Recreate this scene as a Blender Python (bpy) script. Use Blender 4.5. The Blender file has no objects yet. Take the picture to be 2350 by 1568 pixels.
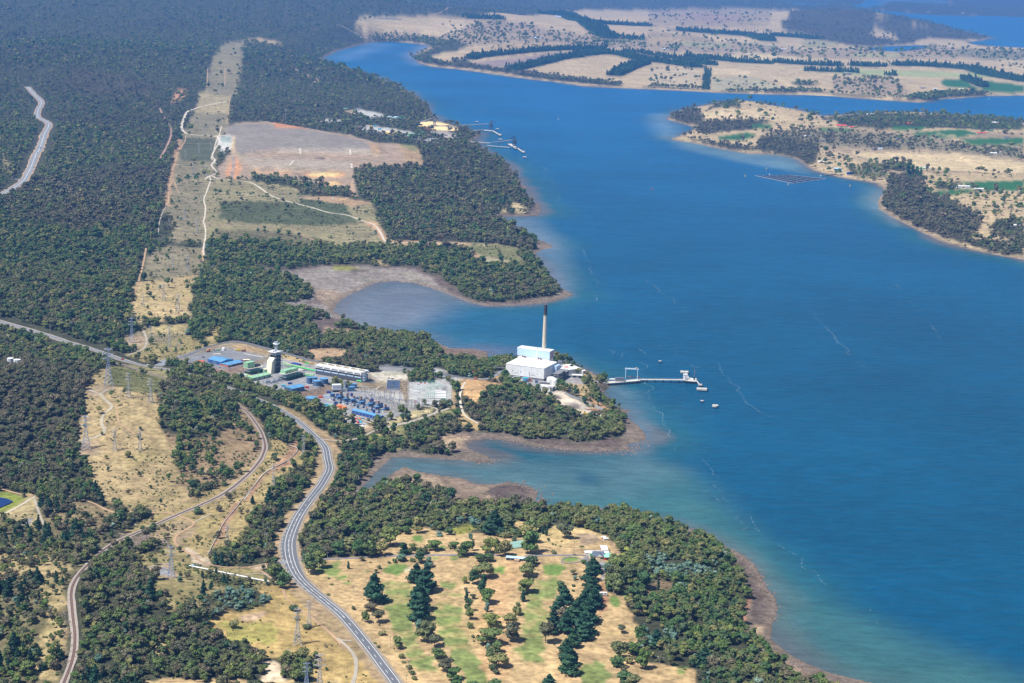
import bpy, bmesh, math, random
import numpy as np
from mathutils import Vector, Matrix
random.seed(7); rng = np.random.default_rng(7)
scene = bpy.context.scene
R = math.radians

# ------------------------------------------------------------------ camera, sky, sun, exposure
CAM_H = 680.0; FPX = 4300.0; PW, PH = 2350.0, 1568.0; PITCH = R(12.13); ROLL = R(2.0)
Fw = np.array([0, math.cos(PITCH), -math.sin(PITCH)])
R0 = np.array([1.0, 0, 0]); U0 = np.array([0, math.sin(PITCH), math.cos(PITCH)])
Rt = math.cos(ROLL)*R0 + math.sin(ROLL)*U0
Up = -math.sin(ROLL)*R0 + math.cos(ROLL)*U0
cam_d = bpy.data.cameras.new('camera'); cam = bpy.data.objects.new('camera', cam_d)
scene.collection.objects.link(cam); scene.camera = cam
cam.matrix_world = Matrix(((Rt[0], Up[0], -Fw[0], 0), (Rt[1], Up[1], -Fw[1], 0), (Rt[2], Up[2], -Fw[2], CAM_H), (0, 0, 0, 1)))
cam_d.sensor_width = 36; cam_d.lens = 36*FPX/PW; cam_d.clip_start = 5; cam_d.clip_end = 120000

SUN_EL = R(58); SUN_AZ = R(-119)          # azimuth measured from +Y towards +X: the sun stands to the left
world = bpy.data.worlds.new('World'); scene.world = world; world.use_nodes = True
wn = world.node_tree.nodes; bg = wn['Background']
sky = wn.new('ShaderNodeTexSky'); sky.sky_type = 'NISHITA'; sky.sun_disc = False
sky.sun_elevation = SUN_EL; sky.sun_rotation = SUN_AZ; sky.altitude = 300
world.node_tree.links.new(sky.outputs[0], bg.inputs[0]); bg.inputs[1].default_value = 0.062
sun_d = bpy.data.lights.new('sun', 'SUN'); sun_d.energy = 4.8; sun_d.angle = R(0.53); sun_d.color = (1, 0.95, 0.87)
sun = bpy.data.objects.new('sun', sun_d); scene.collection.objects.link(sun)
sdir = Vector((math.cos(SUN_EL)*math.sin(SUN_AZ), math.cos(SUN_EL)*math.cos(SUN_AZ), math.sin(SUN_EL)))
sun.rotation_euler = sdir.to_track_quat('Z', 'Y').to_euler()
vs = scene.view_settings; vs.view_transform = 'Standard'; vs.look = 'None'; vs.exposure = 0.45; vs.gamma = 1.0
scene.cycles.volume_bounces = 1; scene.cycles.max_bounces = 6

# ------------------------------------------------------------------ helpers
def lin(r, g, b, k=1.0):
    f = lambda c: (c/255/12.92 if c/255 <= 0.04045 else ((c/255+0.055)/1.055)**2.4)*k
    return (f(r), f(g), f(b))
def tag(o, label=None, cat=None, group=None, kind=None):
    if label: o['label'] = label
    if cat: o['category'] = cat
    if group: o['group'] = group
    if kind: o['kind'] = kind
    return o
def link(o, parent=None):
    scene.collection.objects.link(o)
    if parent is not None: o.parent = parent
    return o
def new_mat(name):
    m = bpy.data.materials.new(name); m.use_nodes = True
    return m, m.node_tree.nodes, m.node_tree.links, m.node_tree.nodes['Principled BSDF']
def noise_mult(m, col, scale, lo, hi, detail=4, coord='Object', dist=0.0):
    """value = mix(lo,hi,noise) multiplied on colour socket/tuple col"""
    nt = m.node_tree; N = nt.nodes; L = nt.links
    tc = N.new('ShaderNodeTexCoord'); nz = N.new('ShaderNodeTexNoise')
    nz.inputs['Scale'].default_value = scale; nz.inputs['Detail'].default_value = detail
    L.new(tc.outputs[coord], nz.inputs['Vector'])
    mr = N.new('ShaderNodeMapRange'); mr.inputs['From Min'].default_value = 0.3; mr.inputs['From Max'].default_value = 0.7
    mr.inputs['To Min'].default_value = lo; mr.inputs['To Max'].default_value = hi
    L.new(nz.outputs['Fac'], mr.inputs['Value'])
    mx = N.new('ShaderNodeMix'); mx.data_type = 'RGBA'; mx.blend_type = 'MULTIPLY'; mx.inputs['Factor'].default_value = 1
    if isinstance(col, tuple): mx.inputs['A'].default_value = (*col[:3], 1)
    else: L.new(col, mx.inputs['A'])
    L.new(mr.outputs['Result'], mx.inputs['B'])
    return mx.outputs['Result']
_mats = {}
def flat(name, rgb, rough=0.7, metal=0.0, var=0.12, scale=0.15):
    if name in _mats: return _mats[name]
    m, N, L, b = new_mat(name)
    s = noise_mult(m, rgb, scale, 1-var, 1+var, 5)
    s = noise_mult(m, s, scale*9, 1-var*0.5, 1+var*0.5, 3)
    L.new(s, b.inputs['Base Color']); b.inputs['Roughness'].default_value = rough; b.inputs['Metallic'].default_value = metal
    _mats[name] = m; return m
def mesh_obj(name, verts, faces, mat, parent=None):
    me = bpy.data.meshes.new(name); me.from_pydata([tuple(map(float, v)) for v in verts], [], faces)
    if mat: me.materials.append(mat)
    me.update(); o = bpy.data.objects.new(name, me); link(o, parent); return o
def grid_mesh(name, xyz, nr, nc, mat, col=None, mask=None, smooth=True):
    me = bpy.data.meshes.new(name)
    i = np.arange(nr*nc).reshape(nr, nc)
    q = np.stack([i[:-1, :-1], i[:-1, 1:], i[1:, 1:], i[1:, :-1]], -1).reshape(-1, 4)
    if mask is not None: q = q[mask.reshape(-1)]
    used = np.unique(q); rm = np.full(nr*nc, -1); rm[used] = np.arange(len(used)); q = rm[q]
    v = xyz.reshape(-1, 3)[used].astype(np.float32)
    me.vertices.add(len(v)); me.vertices.foreach_set('co', v.ravel())
    me.loops.add(q.size); me.loops.foreach_set('vertex_index', q.ravel().astype(np.int32))
    me.polygons.add(len(q)); me.polygons.foreach_set('loop_start', np.arange(0, q.size, 4, dtype=np.int32))
    me.polygons.foreach_set('loop_total', np.full(len(q), 4, dtype=np.int32))
    me.polygons.foreach_set('use_smooth', np.full(len(q), smooth))
    if col is not None:
        for nm, arr in col.items():
            a = me.attributes.new(nm, 'FLOAT_COLOR', 'POINT'); a.data.foreach_set('color', arr.reshape(-1, 4)[used].astype(np.float32).ravel())
    me.update(calc_edges=True); me.validate()
    me.materials.append(mat); o = bpy.data.objects.new(name, me); link(o); return o

# tiles: coordinates read off enlarged parts of the photograph, brought back to one frame
def T(ox, oy, s): return lambda *p: [(ox+a/s, oy+b/s) for a, b in zip(p[::2], p[1::2])]
tA = T(0, 1045, 3); tB = T(627, 1045, 3); tC = T(1255, 1045, 3); tE = T(0, 627, 3); tF = T(0, 157, 3)
tG = T(470.5, 235, 3); tH = T(705.7, 0, 3); tI = T(1490, 0, 2.5); tD = T(0, 0, 1)
t1 = T(392, 705.7, 6); t2 = T(705.7, 784, 6); t3 = T(1058.6, 674.4, 6); t4 = T(1333, 784, 6)
def ray(px, py):
    px = np.asarray(px, float); py = np.asarray(py, float)
    d = Fw[None]*FPX + Rt[None]*(px.reshape(-1, 1)-PW/2) + Up[None]*(PH/2-py.reshape(-1, 1))
    return d/np.linalg.norm(d, axis=1)[:, None]
def P0(pts, z=0.0):
    a = np.array(pts, float); d = ray(a[:, 0], a[:, 1]); d[:, 2] = np.minimum(d[:, 2], -0.006)
    t = (z-CAM_H)/d[:, 2]
    return d[:, :2]*t[:, None]
def proj(x, y, z):
    v = np.stack([np.asarray(x, float), np.asarray(y, float), np.asarray(z, float)-CAM_H], -1)
    zc = v@Fw; return PW/2+FPX*(v@Rt)/zc, PH/2-FPX*(v@Up)/zc
def inside(x, y, poly):
    poly = np.asarray(poly); out = np.zeros(x.shape, bool)
    bb = (x >= poly[:, 0].min())&(x <= poly[:, 0].max())&(y >= poly[:, 1].min())&(y <= poly[:, 1].max())
    if not bb.any(): return out
    xs = x[bb]; ys = y[bb]; r = np.zeros(xs.shape, bool)
    x0, y0 = poly[-1]
    for x1, y1 in poly:
        if y0 != y1:
            c = ((y1 > ys) != (y0 > ys)) & (xs < (x0-x1)*(ys-y1)/(y0-y1)+x1)
            r ^= c
        x0, y0 = x1, y1
    out[bb] = r; return out
def seg_dist(x, y, line, closed=False, maxd=1e9):
    line = np.asarray(line); n = len(line); best = np.full(x.shape, maxd, float)
    for k in range(n if closed else n-1):
        a = line[k]; b = line[(k+1) % n]; d = b-a; l2 = d@d
        lo = np.minimum(a, b)-maxd; hi = np.maximum(a, b)+maxd
        m = (x > lo[0])&(x < hi[0])&(y > lo[1])&(y < hi[1])
        if not m.any(): continue
        xs = x[m]; ys = y[m]
        t = np.clip(((xs-a[0])*d[0]+(ys-a[1])*d[1])/max(l2, 1e-9), 0, 1)
        dd = np.hypot(xs-a[0]-t*d[0], ys-a[1]-t*d[1])
        best[m] = np.minimum(best[m], dd)
    return best
def catmull(p, step):
    p = np.asarray(p, float)
    if len(p) < 3: 
        n = max(2, int(np.linalg.norm(p[-1]-p[0])/step)+1); return np.linspace(p[0], p[-1], n)
    q = np.vstack([2*p[0]-p[1], p, 2*p[-1]-p[-2]]); out = []
    for k in range(1, len(q)-2):
        n = max(2, int(np.linalg.norm(q[k+1]-q[k])/step)+1)
        for t in np.arange(n)/n:
            out.append(0.5*((2*q[k])+(-q[k-1]+q[k+1])*t+(2*q[k-1]-5*q[k]+4*q[k+1]-q[k+2])*t*t+(-q[k-1]+3*q[k]-3*q[k+1]+q[k+2])*t**3))
    out.append(q[-2]); return np.array(out)
def sstep(a, b, x):
    t = np.clip((x-a)/(b-a), 0, 1); return t*t*(3-2*t)
# smooth value noise on the plane
class VN:
    def __init__(s, seed): s.t = np.random.default_rng(seed).random((256, 256))
    def __call__(s, x, y, sc):
        u = x/sc; v = y/sc; i = np.floor(u).astype(int); j = np.floor(v).astype(int); fx = u-i; fy = v-j
        fx = fx*fx*(3-2*fx); fy = fy*fy*(3-2*fy); g = lambda a, b: s.t[a % 256, b % 256]
        return (g(i, j)*(1-fx)+g(i+1, j)*fx)*(1-fy)+(g(i, j+1)*(1-fx)+g(i+1, j+1)*fx)*fy
vn = [VN(k) for k in range(6)]

# ------------------------------------------------------------------ shorelines (water polygons)
W_river = (tH(100,415, 110,395, 200,350, 300,325, 370,305, 450,290, 560,288, 700,295, 850,315, 780,350, 740,385, 760,430, 830,455, 950,470, 1100,485,
              1300,515, 1480,540, 1700,565, 1900,595, 2100,605)
  + tI(0,512, 180,520, 420,535, 700,542, 880,545, 1040,552, 1250,568, 1400,580, 1560,590, 1640,572, 1800,562, 1950,550, 2150,548)
  + tD(2750,225, 2750,300)
  + tI(2150,692, 1900,668, 1700,655, 1500,642, 1350,645, 1250,652, 1100,660, 1000,668, 950,655, 850,630, 700,605, 620,585, 520,575, 400,585, 330,605,
       200,625, 110,670, 100,685, 180,705, 270,735, 190,775, 120,797, 180,812, 260,822, 360,845, 450,862, 560,882, 700,887, 800,900, 860,920,
       900,955, 950,980, 1020,1000, 1100,1018, 1200,1035, 1300,1050, 1340,1080, 1360,1105, 1330,1125, 1310,1160, 1320,1200, 1400,1250, 1480,1290,
       1580,1340, 1700,1395, 1850,1435, 2000,1465, 2150,1490)
  + tD(2750,670, 3300,1000, 3300,2300, 2700,1850, 2200,1640)
  + tC(2350,1600, 2200,1560, 1950,1500, 1800,1440, 1700,1390, 1600,1320, 1540,1260, 1550,1160, 1590,1060, 1570,980, 1510,910, 1480,840, 1430,760, 1350,690,
       1250,640, 1150,580, 1000,515, 850,470, 750,440, 640,410, 400,370)
  + tB(2000,370, 1790,345, 1820,260, 1780,220, 1620,185, 1540,200, 1400,200, 1300,160, 1150,140, 1000,115, 900,80, 830,120, 740,180, 680,220, 600,255,
       590,235, 650,180, 700,120, 770,60, 810,20)
  + tD(900,1048, 950,1050, 1000,1052, 1060,1056, 1100,1062, 1128,1060, 1120,1048, 1100,1040, 1075,1030, 1070,1018, 1090,1010, 1120,1006, 1160,1010,
       1200,1018, 1250,1027, 1300,1032, 1350,1034, 1400,1034, 1445,1033, 1440,1020, 1480,1010, 1483,1000, 1465,978, 1445,965, 1436,955, 1420,951, 1441,948,
       1443,944, 1425,938, 1400,925, 1385,912, 1380,900, 1375,893, 1400,886, 1402,878, 1379,868, 1364,859, 1342,848, 1315,838, 1283,829, 1250,828,
       1200,832, 1158,833, 1139,831, 1119,828, 1120,816, 1113,808, 1092,802, 1058,801, 1031,799, 1014,792, 1000,783, 985,776, 940,768, 900,767, 862,760)
  + tG(1100,1562, 1000,1530, 960,1480, 880,1440, 920,1370, 1000,1320, 1090,1280, 1170,1240, 1300,1230, 1450,1245, 1560,1280, 1680,1320, 1800,1370,
       1920,1400, 2050,1403, 2200,1395, 2350,1378)
  + tD(1290,685, 1312,678, 1300,668, 1285,662, 1278,648, 1260,630, 1248,610, 1234,597, 1227,582, 1245,572, 1262,570, 1268,565, 1255,558, 1240,552,
       1225,545, 1205,537, 1194,525, 1175,515, 1150,505)
  + tG(1960,775, 2100,787, 2290,780, 2310,740, 2300,700, 2240,680, 2230,640, 2190,610, 2220,585, 2180,570, 2170,530, 2110,490, 2110,455, 2060,400)
  + tH(1200,1020, 1130,965, 1200,930, 1120,900, 1040,862, 900,830, 860,790, 840,740, 750,660, 640,600, 500,540, 350,490, 200,450))
W_far = tI(1230,50, 1350,62, 1500,75, 1650,85, 1900,90, 2150,98) + tD(2900,50, 2900,135) + tI(2150,275, 1950,265, 1850,255, 1820,241, 1900,235, 1970,218,
       1850,188, 1750,172, 1600,148, 1450,122, 1340,88, 1270,60)
W_far2 = tI(520,-3, 700,35, 880,48, 1000,40, 1190,46, 1350,40, 1560,33, 1800,36, 1730,20, 1700,-3)
W_lagoon = tI(1230,290, 1300,268, 1450,262, 1640,258, 1560,285, 1420,300)
W_pond = tI(1010,690, 1120,695, 1110,706, 1020,702)
WATERS = [P0(w) for w in (W_river, W_far, W_far2, W_lagoon, W_pond)]
# ------------------------------------------------------------------ terrain heights on a polar grid that reaches the horizon
az = np.concatenate([np.linspace(R(-75), R(-20.6), 22), np.arange(R(-20), R(20), 3.0/FPX), np.linspace(R(20.6), R(75), 22)])
dp = np.concatenate([[R(0.9), R(1.05), R(1.2), R(1.4)], np.arange(R(1.6), R(24.8), 2.6/FPX), R(25.5)+np.arange(12)*R(4.5)])
NR, NC = len(dp), len(az)
AZ, DP = np.meshgrid(az, dp); RR = CAM_H/np.tan(DP); X = RR*np.sin(AZ); Y = RR*np.cos(AZ)
water_m = np.zeros(X.shape, bool); sd = np.full(X.shape, 420.0)
for w in WATERS:
    water_m |= inside(X, Y, w); sd = np.minimum(sd, seg_dist(X, Y, w, True, 420.0))
SD = np.where(water_m, -sd, sd)                         # signed distance to the shoreline, + on land
# hills: (pixel x, y), height, radius across, radius deep
HILLS = [(60,60,150,2600,2400),(380,30,110,2200,2200),(700,20,60,2500,2500),(150,190,50,900,800),(330,150,45,800,700),(620,60,50,900,900),(120,330,25,500,500),
 (1000,60,40,1100,700),(1240,75,50,1000,700),(1450,95,30,700,500),(1600,60,45,900,700),(1700,75,45,700,500),(1900,60,105,1000,900),(1810,75,50,350,350),(1990,65,50,600,600),(1300,0,90,3500,2500),(1500,-20,110,3500,3000),
 (1700,262,18,260,260),(2000,300,16,500,300),(2200,330,14,500,300),(2150,420,12,300,250),(230,520,28,420,380),(60,700,20,300,300),(820,180,30,500,450),
 (1000,440,14,260,200),(1120,640,14,160,110),(90,940,34,240,190),(270,1010,16,150,130),(470,1010,14,110,110),(120,1420,16,130,130),(370,1430,14,120,110),(1180,930,16,80,60),
 (1480,1330,8,130,110),(1130,1290,6,130,70),(1580,1400,8,110,90),(950,1170,7,90,60)]
SHR = sstep(15, 260, SD)
H = np.where(SD > 0, 0.7+4.0*sstep(0, 110, SD)+0.045*np.minimum(SD, 60), np.maximum(-0.06*sd-0.3, -5))
for px, py, hh, rx, ry in HILLS:
    c = P0([(px, py)])[0]
    H = H+hh*np.exp(-((X-c[0])/rx)**2-((Y-c[1])/ry)**2)*SHR
H += SHR*(7*(vn[0](X, Y, 420.)-0.4)+3*(vn[1](X, Y, 130.)-0.4))
H += SHR*sstep(3500, 9000, RR)*40*(vn[2](X, Y, 1300.)-0.4)*(X < 1500)
H = np.where(SD > 0, np.maximum(H, 0.7), H)
def fidx(x, y):
    a = np.interp(np.arctan2(x, y), az, np.arange(NC)); d = np.interp(np.arctan2(CAM_H, np.hypot(x, y)), dp, np.arange(NR))
    return np.clip(a, 0, NC-1.001), np.clip(d, 0, NR-1.001)
def hgt(x, y):
    x = np.asarray(x, float); y = np.asarray(y, float)
    a, d = fidx(x, y); i = a.astype(int); j = d.astype(int); fa = a-i; fd = d-j
    return (H[j, i]*(1-fa)+H[j, i+1]*fa)*(1-fd)+(H[j+1, i]*(1-fa)+H[j+1, i+1]*fa)*fd
def hgt1(x, y): return float(hgt(np.array([x]), np.array([y]))[0])
ZS = np.concatenate([np.linspace(260, 60, 41), np.linspace(58, -1, 60)])
def P(pts):
    """pixels of the photograph -> points (x, y) on the terrain"""
    a = np.array(pts, float); d = ray(a[:, 0], a[:, 1]); d[:, 2] = np.minimum(d[:, 2], -0.006)
    t = (ZS[None]-CAM_H)/d[:, 2:3]; xx = d[:, :1]*t; yy = d[:, 1:2]*t
    g = ZS[None]-hgt(xx, yy); k = np.argmax(g < 0, axis=1); k = np.where((g < 0).any(axis=1), np.maximum(k, 1), len(ZS)-1)
    r = np.arange(len(a)); g0 = g[r, k-1]; g1 = g[r, k]; f = np.clip(g0/(g0-g1+1e-9), 0, 1)
    tt = t[r, k-1]*(1-f)+t[r, k]*f
    return d[:, :2]*tt[:, None]
# level pads cut into the ground: polygon, rise
PAD_UP = P(t1(150,700, 300,640, 760,515, 860,485, 960,500, 1500,640, 1700,700, 2000,760) + t2(860,520, 760,585, 640,560, 440,530, 330,590, 60,640, -250,770)
           + t1(1380,1150, 1100,1030, 700,930, 300,790))
PAD_LOW = P(t2(60,660, 340,580, 640,640, 760,680, 1000,690, 1390,720, 1400,530, 1990,560, 1990,870, 1600,900, 1270,1020, 1050,1110, 760,1050, 560,1040, 150,900, -60,800))
def level(poly, rise, edge):
    global H
    m = inside(X, Y, poly); b = seg_dist(X, Y, poly, True, edge)
    base = np.median(H[m]); w = np.where(m, 1.0, 1-b/edge); w = sstep(0, 1, np.where(m | (b < edge), w, 0))
    H = np.where(w > 0, H*(1-w)+(base+rise)*w, H)
level(PAD_LOW, -1.0, 25.); level(PAD_UP, 4.0, 18.)
STN = P(tD(1130,850, 1160,835, 1300,838, 1330,860, 1375,885, 1330,920, 1250,940, 1130,890)); level(STN, 0.0, 20.)
PLAT = P(tG(130,190, 200,140, 400,133, 700,180, 1000,220, 1130,265, 1300,290, 1400,430, 1020,455, 640,470, 260,450, 230,370)); level(PLAT, 9.0, 60.)
PLAT2 = P(tG(150,190, 420,150, 700,195, 1100,275, 1180,350, 1000,335, 480,330, 220,360)); level(PLAT2, 9.0, 50.)

# ------------------------------------------------------------------ land cover zones, painted in order
FOR = lin(76,78,58); FOR2 = lin(84,80,62)
GOLD = lin(198,174,132); OLIVE = lin(144,134,104); STRAW = lin(216,192,146); TAN = lin(172,150,120); BROWN = lin(140,118,96)
GREY = lin(150,148,150); DGREY = lin(138,140,146); LGREY = lin(196,194,190); MUD = lin(130,116,104); MUDD = lin(106,92,86); SAND = lin(180,150,120)
GREEN = lin(96,135,62); VINE = lin(50,110,56); LIME = lin(150,160,60)
# zone: polygon, colour, tree density, scrub density, tree kind, jitter(1 ragged .. 0 crisp)
Z = []
def zone(pts, col, trees=0.0, scrub=0.0, kind=0, jit=1.0, var=1.0, w=None):
    Z.append((P(pts), col, trees, scrub, kind, jit, var, w))
BELTS = []
def strip(pts, width, col=FOR, trees=1.0, kind=2, scrub=0.0, jit=0.3):
    q = P(pts); far_ = np.hypot(*q[0]) > 4500 and trees >= 0.5
    if far_: BELTS.append((q, width, kind, trees))
    zone(pts, col, 0.0 if far_ else trees, scrub, kind, jit, 1.0, width/2)
# default forest tints on the left shore
zone(tF(0,830, 200,800, 450,740, 900,690, 1180,700, 1150,900, 1050,980, 700,1080, 400,1100, 150,1060, 0,1010), FOR2, 0.9, 0, 3, 1)
zone(tD(-300,850, 60,820, 180,870, 195,960, 170,1060, 205,1110, 100,1100, 30,1130, -300,1130), FOR2, 0.8, 0, 3, 1)
zone(tF(500,0, 900,60, 1100,150, 1000,190, 700,190, 450,120), FOR2, 0.75, 0, 3, 1)
# farmland across the river
zone(tD(816,60, 822,45, 880,38, 990,36, 1090,40, 1250,32, 1340,22, 1480,24, 1600,20, 1720,20, 1840,24, 1930,18, 2000,30, 2100,50, 2290,85, 2240,103, 2350,108,
        2800,115, 2800,290, 2350,225, 2110,240, 1900,226, 1489,210, 1200,190, 960,165, 945,125, 985,108, 900,95, 850,92), GOLD, 0, 0.02, 0, 1)
zone(tH(1070,180, 1300,130, 1500,150, 1700,210, 1900,240, 2350,260, 2350,340, 1900,330, 1550,300, 1100,320, 950,330, 860,290, 1050,230), TAN, 0.22, 0.1, 1)
zone(tI(0,180, 700,260, 900,290, 1200,280, 1600,270, 2150,290, 2150,345, 1600,335, 1200,340, 900,330, 500,310, 0,290), TAN, 0.16, 0.1, 1)
zone(tI(0,60, 300,50, 700,70, 700,150, 300,160, 0,150), TAN, 0.06, 0.05, 1)
zone(tI(1040,450, 1400,450, 1500,520, 1450,560, 1060,520), TAN, 0.12, 0.1, 1)
for q, c_ in ((tH(460,255, 700,200, 900,150, 1090,130, 1060,230, 880,285, 600,275), lin(206,182,142)), (tH(1200,350, 1400,300, 1750,300, 1900,325, 1500,350), lin(190,164,120)), (tI(0,210, 160,215, 300,240, 160,255, 0,250), lin(184,160,116)), (tI(270,205, 560,215, 640,235, 400,245), lin(212,186,140)), (tI(540,300, 850,330, 1100,360, 700,355, 400,335), lin(212,190,144)), (tI(860,240, 1040,215, 1100,260, 900,275), lin(168,158,110)),
  (tI(1200,300, 1500,310, 1400,330, 1150,325), lin(176,170,116)), (tI(360,450, 600,440, 830,515, 600,520, 360,520), lin(180,170,134)), (tI(0,390, 290,395, 290,490, 0,490), lin(200,180,142)), (tI(100,90, 400,80, 560,110, 300,130), lin(170,142,122)), (tI(1150,340, 1900,380, 1980,400, 1400,372), lin(206,184,134)), (tI(1990,320, 2150,320, 2150,420, 2030,400), lin(204,180,138))): zone(q, c_, 0.04, 0.05, 1, 0.4)
zone(tI(700,190, 750,130, 860,60, 1000,42, 1190,50, 1300,95, 1450,125, 1600,150, 1850,190, 1970,218, 1900,232, 1750,228, 1600,215, 1500,250, 1250,270, 1150,260, 1000,230, 870,190), FOR2, 0.75, 0, 3)
zone(tI(1280,150, 1420,200, 1430,228, 1280,215), GOLD, 0.05, 0, 1); zone(tI(600,190, 690,145, 760,150, 800,180, 700,200), GOLD, 0.05, 0, 1)
zone(tH(1115,432, 1500,390, 1740,358, 1830,380, 1650,430, 1400,470, 1190,465), lin(158,138,128), 0, 0, 1, 0.3)
zone(tI(360,390, 560,400, 590,425, 540,432, 360,425), STRAW, 0, 0, 1, 0.3); zone(tI(700,425, 860,500, 830,515, 690,430), STRAW, 0, 0, 1, 0.3)
for q in (tI(1670,472, 1700,450, 1790,455, 1900,515, 1700,497), tI(1830,458, 1990,470, 2150,490, 2150,535, 1930,530)): zone(q, VINE, 0, 0, 1, 0.1, 0.4)
zone(tI(860,395, 1250,400, 1900,420, 1990,450, 1500,440, 1100,425), lin(170,178,118), 0, 0, 1, 0.3); zone(tI(190,245, 470,258, 460,268, 200,260), lin(150,170,110), 0, 0, 1, 0.3)
zone(tI(1780,280, 2150,290, 2150,350, 1900,340, 1750,310), OLIVE, 0.2, 0.1, 1)
strip(tH(1115,408, 1200,392, 1400,370, 1600,352, 1800,342, 2050,343), 70); strip(tH(1400,488, 1500,465, 1650,430, 1750,405, 1870,390), 80)
strip(tH(1875,380, 2000,370, 2150,378, 2350,425), 120); strip(tH(2110,520, 2200,480, 2320,435), 90); strip(tI(0,345, 100,362, 200,376, 280,388), 110)
strip(tI(215,325, 400,345, 550,360, 700,366, 900,372, 1100,378), 90); strip(tI(1150,378, 1350,383), 70); strip(tI(1400,375, 1600,380, 1850,400, 1950,430, 2170,470), 120)
zone(tI(317,395, 355,395, 350,515, 302,515), lin(60,84,56), 1.0, 0, 2, 0.0); strip(tI(890,408, 1100,414), 50); strip(tI(1110,412, 1200,418), 60); strip(tI(1350,432, 1420,436), 50)
strip(tI(1810,455, 1920,500), 60); strip(tI(160,175, 300,185, 450,195, 600,210, 680,235), 150); strip(tI(700,205, 850,215, 950,225), 120)
strip(tH(1080,122, 1340,130), 120); strip(tH(1640,100, 1760,100, 1850,140, 2000,210, 2100,265), 160); strip(tH(1900,160, 2100,170, 2350,178), 90)
strip(tH(2120,262, 2310,272), 90); strip(tH(2170,355, 2350,370), 60); strip(tI(0,315, 200,345), 50); strip(tI(240,350, 360,375), 90)
strip(tH(450,245, 620,232), 40, kind=0); strip(tH(450,270, 700,275, 850,290, 1000,300), 110, kind=0)
strip(tH(760,395, 830,425, 950,448, 1150,468, 1300,488, 1500,518, 1700,545, 1900,568, 2140,588), 80, kind=0, jit=1); zone(tH(960,430, 1090,400, 1120,430, 1190,465, 1050,465), FOR, 0.8)
zone(tH(750,380, 850,335, 1050,290, 1130,310, 1000,360, 900,370, 830,410, 900,440, 800,425), FOR, 0.8); zone(tH(1510,490, 1700,520, 2140,570, 2140,590, 1700,555, 1400,520), FOR, 0.6)
strip(tI(0,500, 290,512), 60, kind=0, jit=1); strip(tI(450,526, 800,530), 60, kind=0, jit=1); strip(tI(810,522, 990,530), 130, kind=0); strip(tI(1540,568, 1650,550, 1900,535), 120, kind=0, jit=1)
strip(tI(1060,540, 1500,570), 50, trees=0.5, kind=0, jit=1); strip(tI(870,480, 915,488), 120, kind=0)
# nearer peninsula on the right
zone(tD(1528,275, 1565,245, 1650,222, 1900,255, 2350,262, 2750,280, 3400,900, 2750,690, 2350,605, 2100,540, 2000,480, 2000,430, 1860,400, 1820,375, 1535,322, 1590,300), GOLD, 0.04, 0.12, 1)
zone(tI(900,750, 1500,760, 2150,760, 2150,1000, 1400,1000, 1200,900, 1000,850), TAN, 0.03, 0.15, 1); zone(tI(1150,870, 1700,880, 2150,930, 2150,1000, 1400,960), STRAW, 0.0, 0.02, 1)
zone(tI(300,650, 700,640, 1000,690, 700,690, 320,680), STRAW, 0.02, 0.03, 1)
zone(tI(100,672, 230,618, 300,640, 310,720, 200,712), FOR2, 0.9, 0, 3); zone(tI(270,700, 550,680, 700,690, 580,745, 300,772), FOR2, 0.7, 0.2, 3); zone(tI(330,620, 410,572, 500,570, 520,622), FOR, 0.6)
zone(tI(210,795, 450,822, 600,850, 650,780, 800,770, 970,830, 960,930, 900,952, 850,905, 700,878, 450,860), FOR, 0.8, 0.2, 3)
zone(tI(620,750, 1000,740, 1250,760, 1600,830, 1500,860, 1050,840, 850,800), OLIVE, 0.35, 0.3, 3); zone(tI(1000,672, 1300,650, 1700,658, 2150,690, 2150,740, 1900,745, 1750,735, 1400,745, 1100,722), FOR, 0.8)
zone(tI(1250,750, 1500,790, 1900,850, 2150,840, 2150,910, 1900,890, 1550,850), OLIVE, 0.35, 0.2, 0)
zone(tI(1380,1010, 1480,990, 1570,1020, 1600,1110, 1760,1170, 1860,1220, 1910,1300, 1820,1390, 1700,1372, 1500,1282, 1350,1205, 1350,1100), FOR2, 0.9, 0.2, 3)
zone(tI(1770,1385, 1950,1370, 2150,1400, 2150,1475, 1950,1450), FOR, 0.75, 0.3); zone(tI(1950,1290, 2150,1270, 2150,1400, 1990,1350), FOR, 0.8)
for q in (tI(1640,1050, 1780,1042, 1780,1086, 1650,1086), tI(1820,1042, 1890,1042, 1890,1086, 1820,1086), tI(1920,1062, 2060,1062, 2060,1096, 1920,1096)): zone(q, FOR, 0.8)
zone(tI(1130,950, 1350,960, 1380,1030, 1230,1030, 1150,1000), OLIVE, 0.35, 0.3); zone(tI(1340,930, 1500,935, 1480,985, 1340,970), FOR, 0.8); zone(tI(1470,990, 1570,985, 1570,1020, 1480,1020), FOR, 0.9, 0, 2)
for q in (tI(1500,765, 1800,742, 1900,770, 1730,800, 1550,785), tI(1760,800, 2150,790, 2150,830, 1850,838), tI(390,785, 560,760, 625,775, 520,810, 400,800), tI(590,715, 700,710, 700,740, 590,735),
  tI(1390,725, 1600,725, 1560,750, 1390,750), tI(970,735, 1180,742, 1150,757, 980,755), tI(1780,1045, 2150,1035, 2150,1096, 1900,1092), tI(1620,1100, 1800,1085, 1900,1100, 1650,1130)): zone(q, VINE, 0, 0, 1, 0.1, 0.4)
strip(tI(1510,788, 1900,778), 12, STRAW, 0, jit=0.0); strip(tI(1640,762, 1760,800, 1850,840), 12, STRAW, 0, jit=0.0)
strip(tI(1510,1350, 1580,1385, 1640,1400), 8, SAND, 0)
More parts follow.
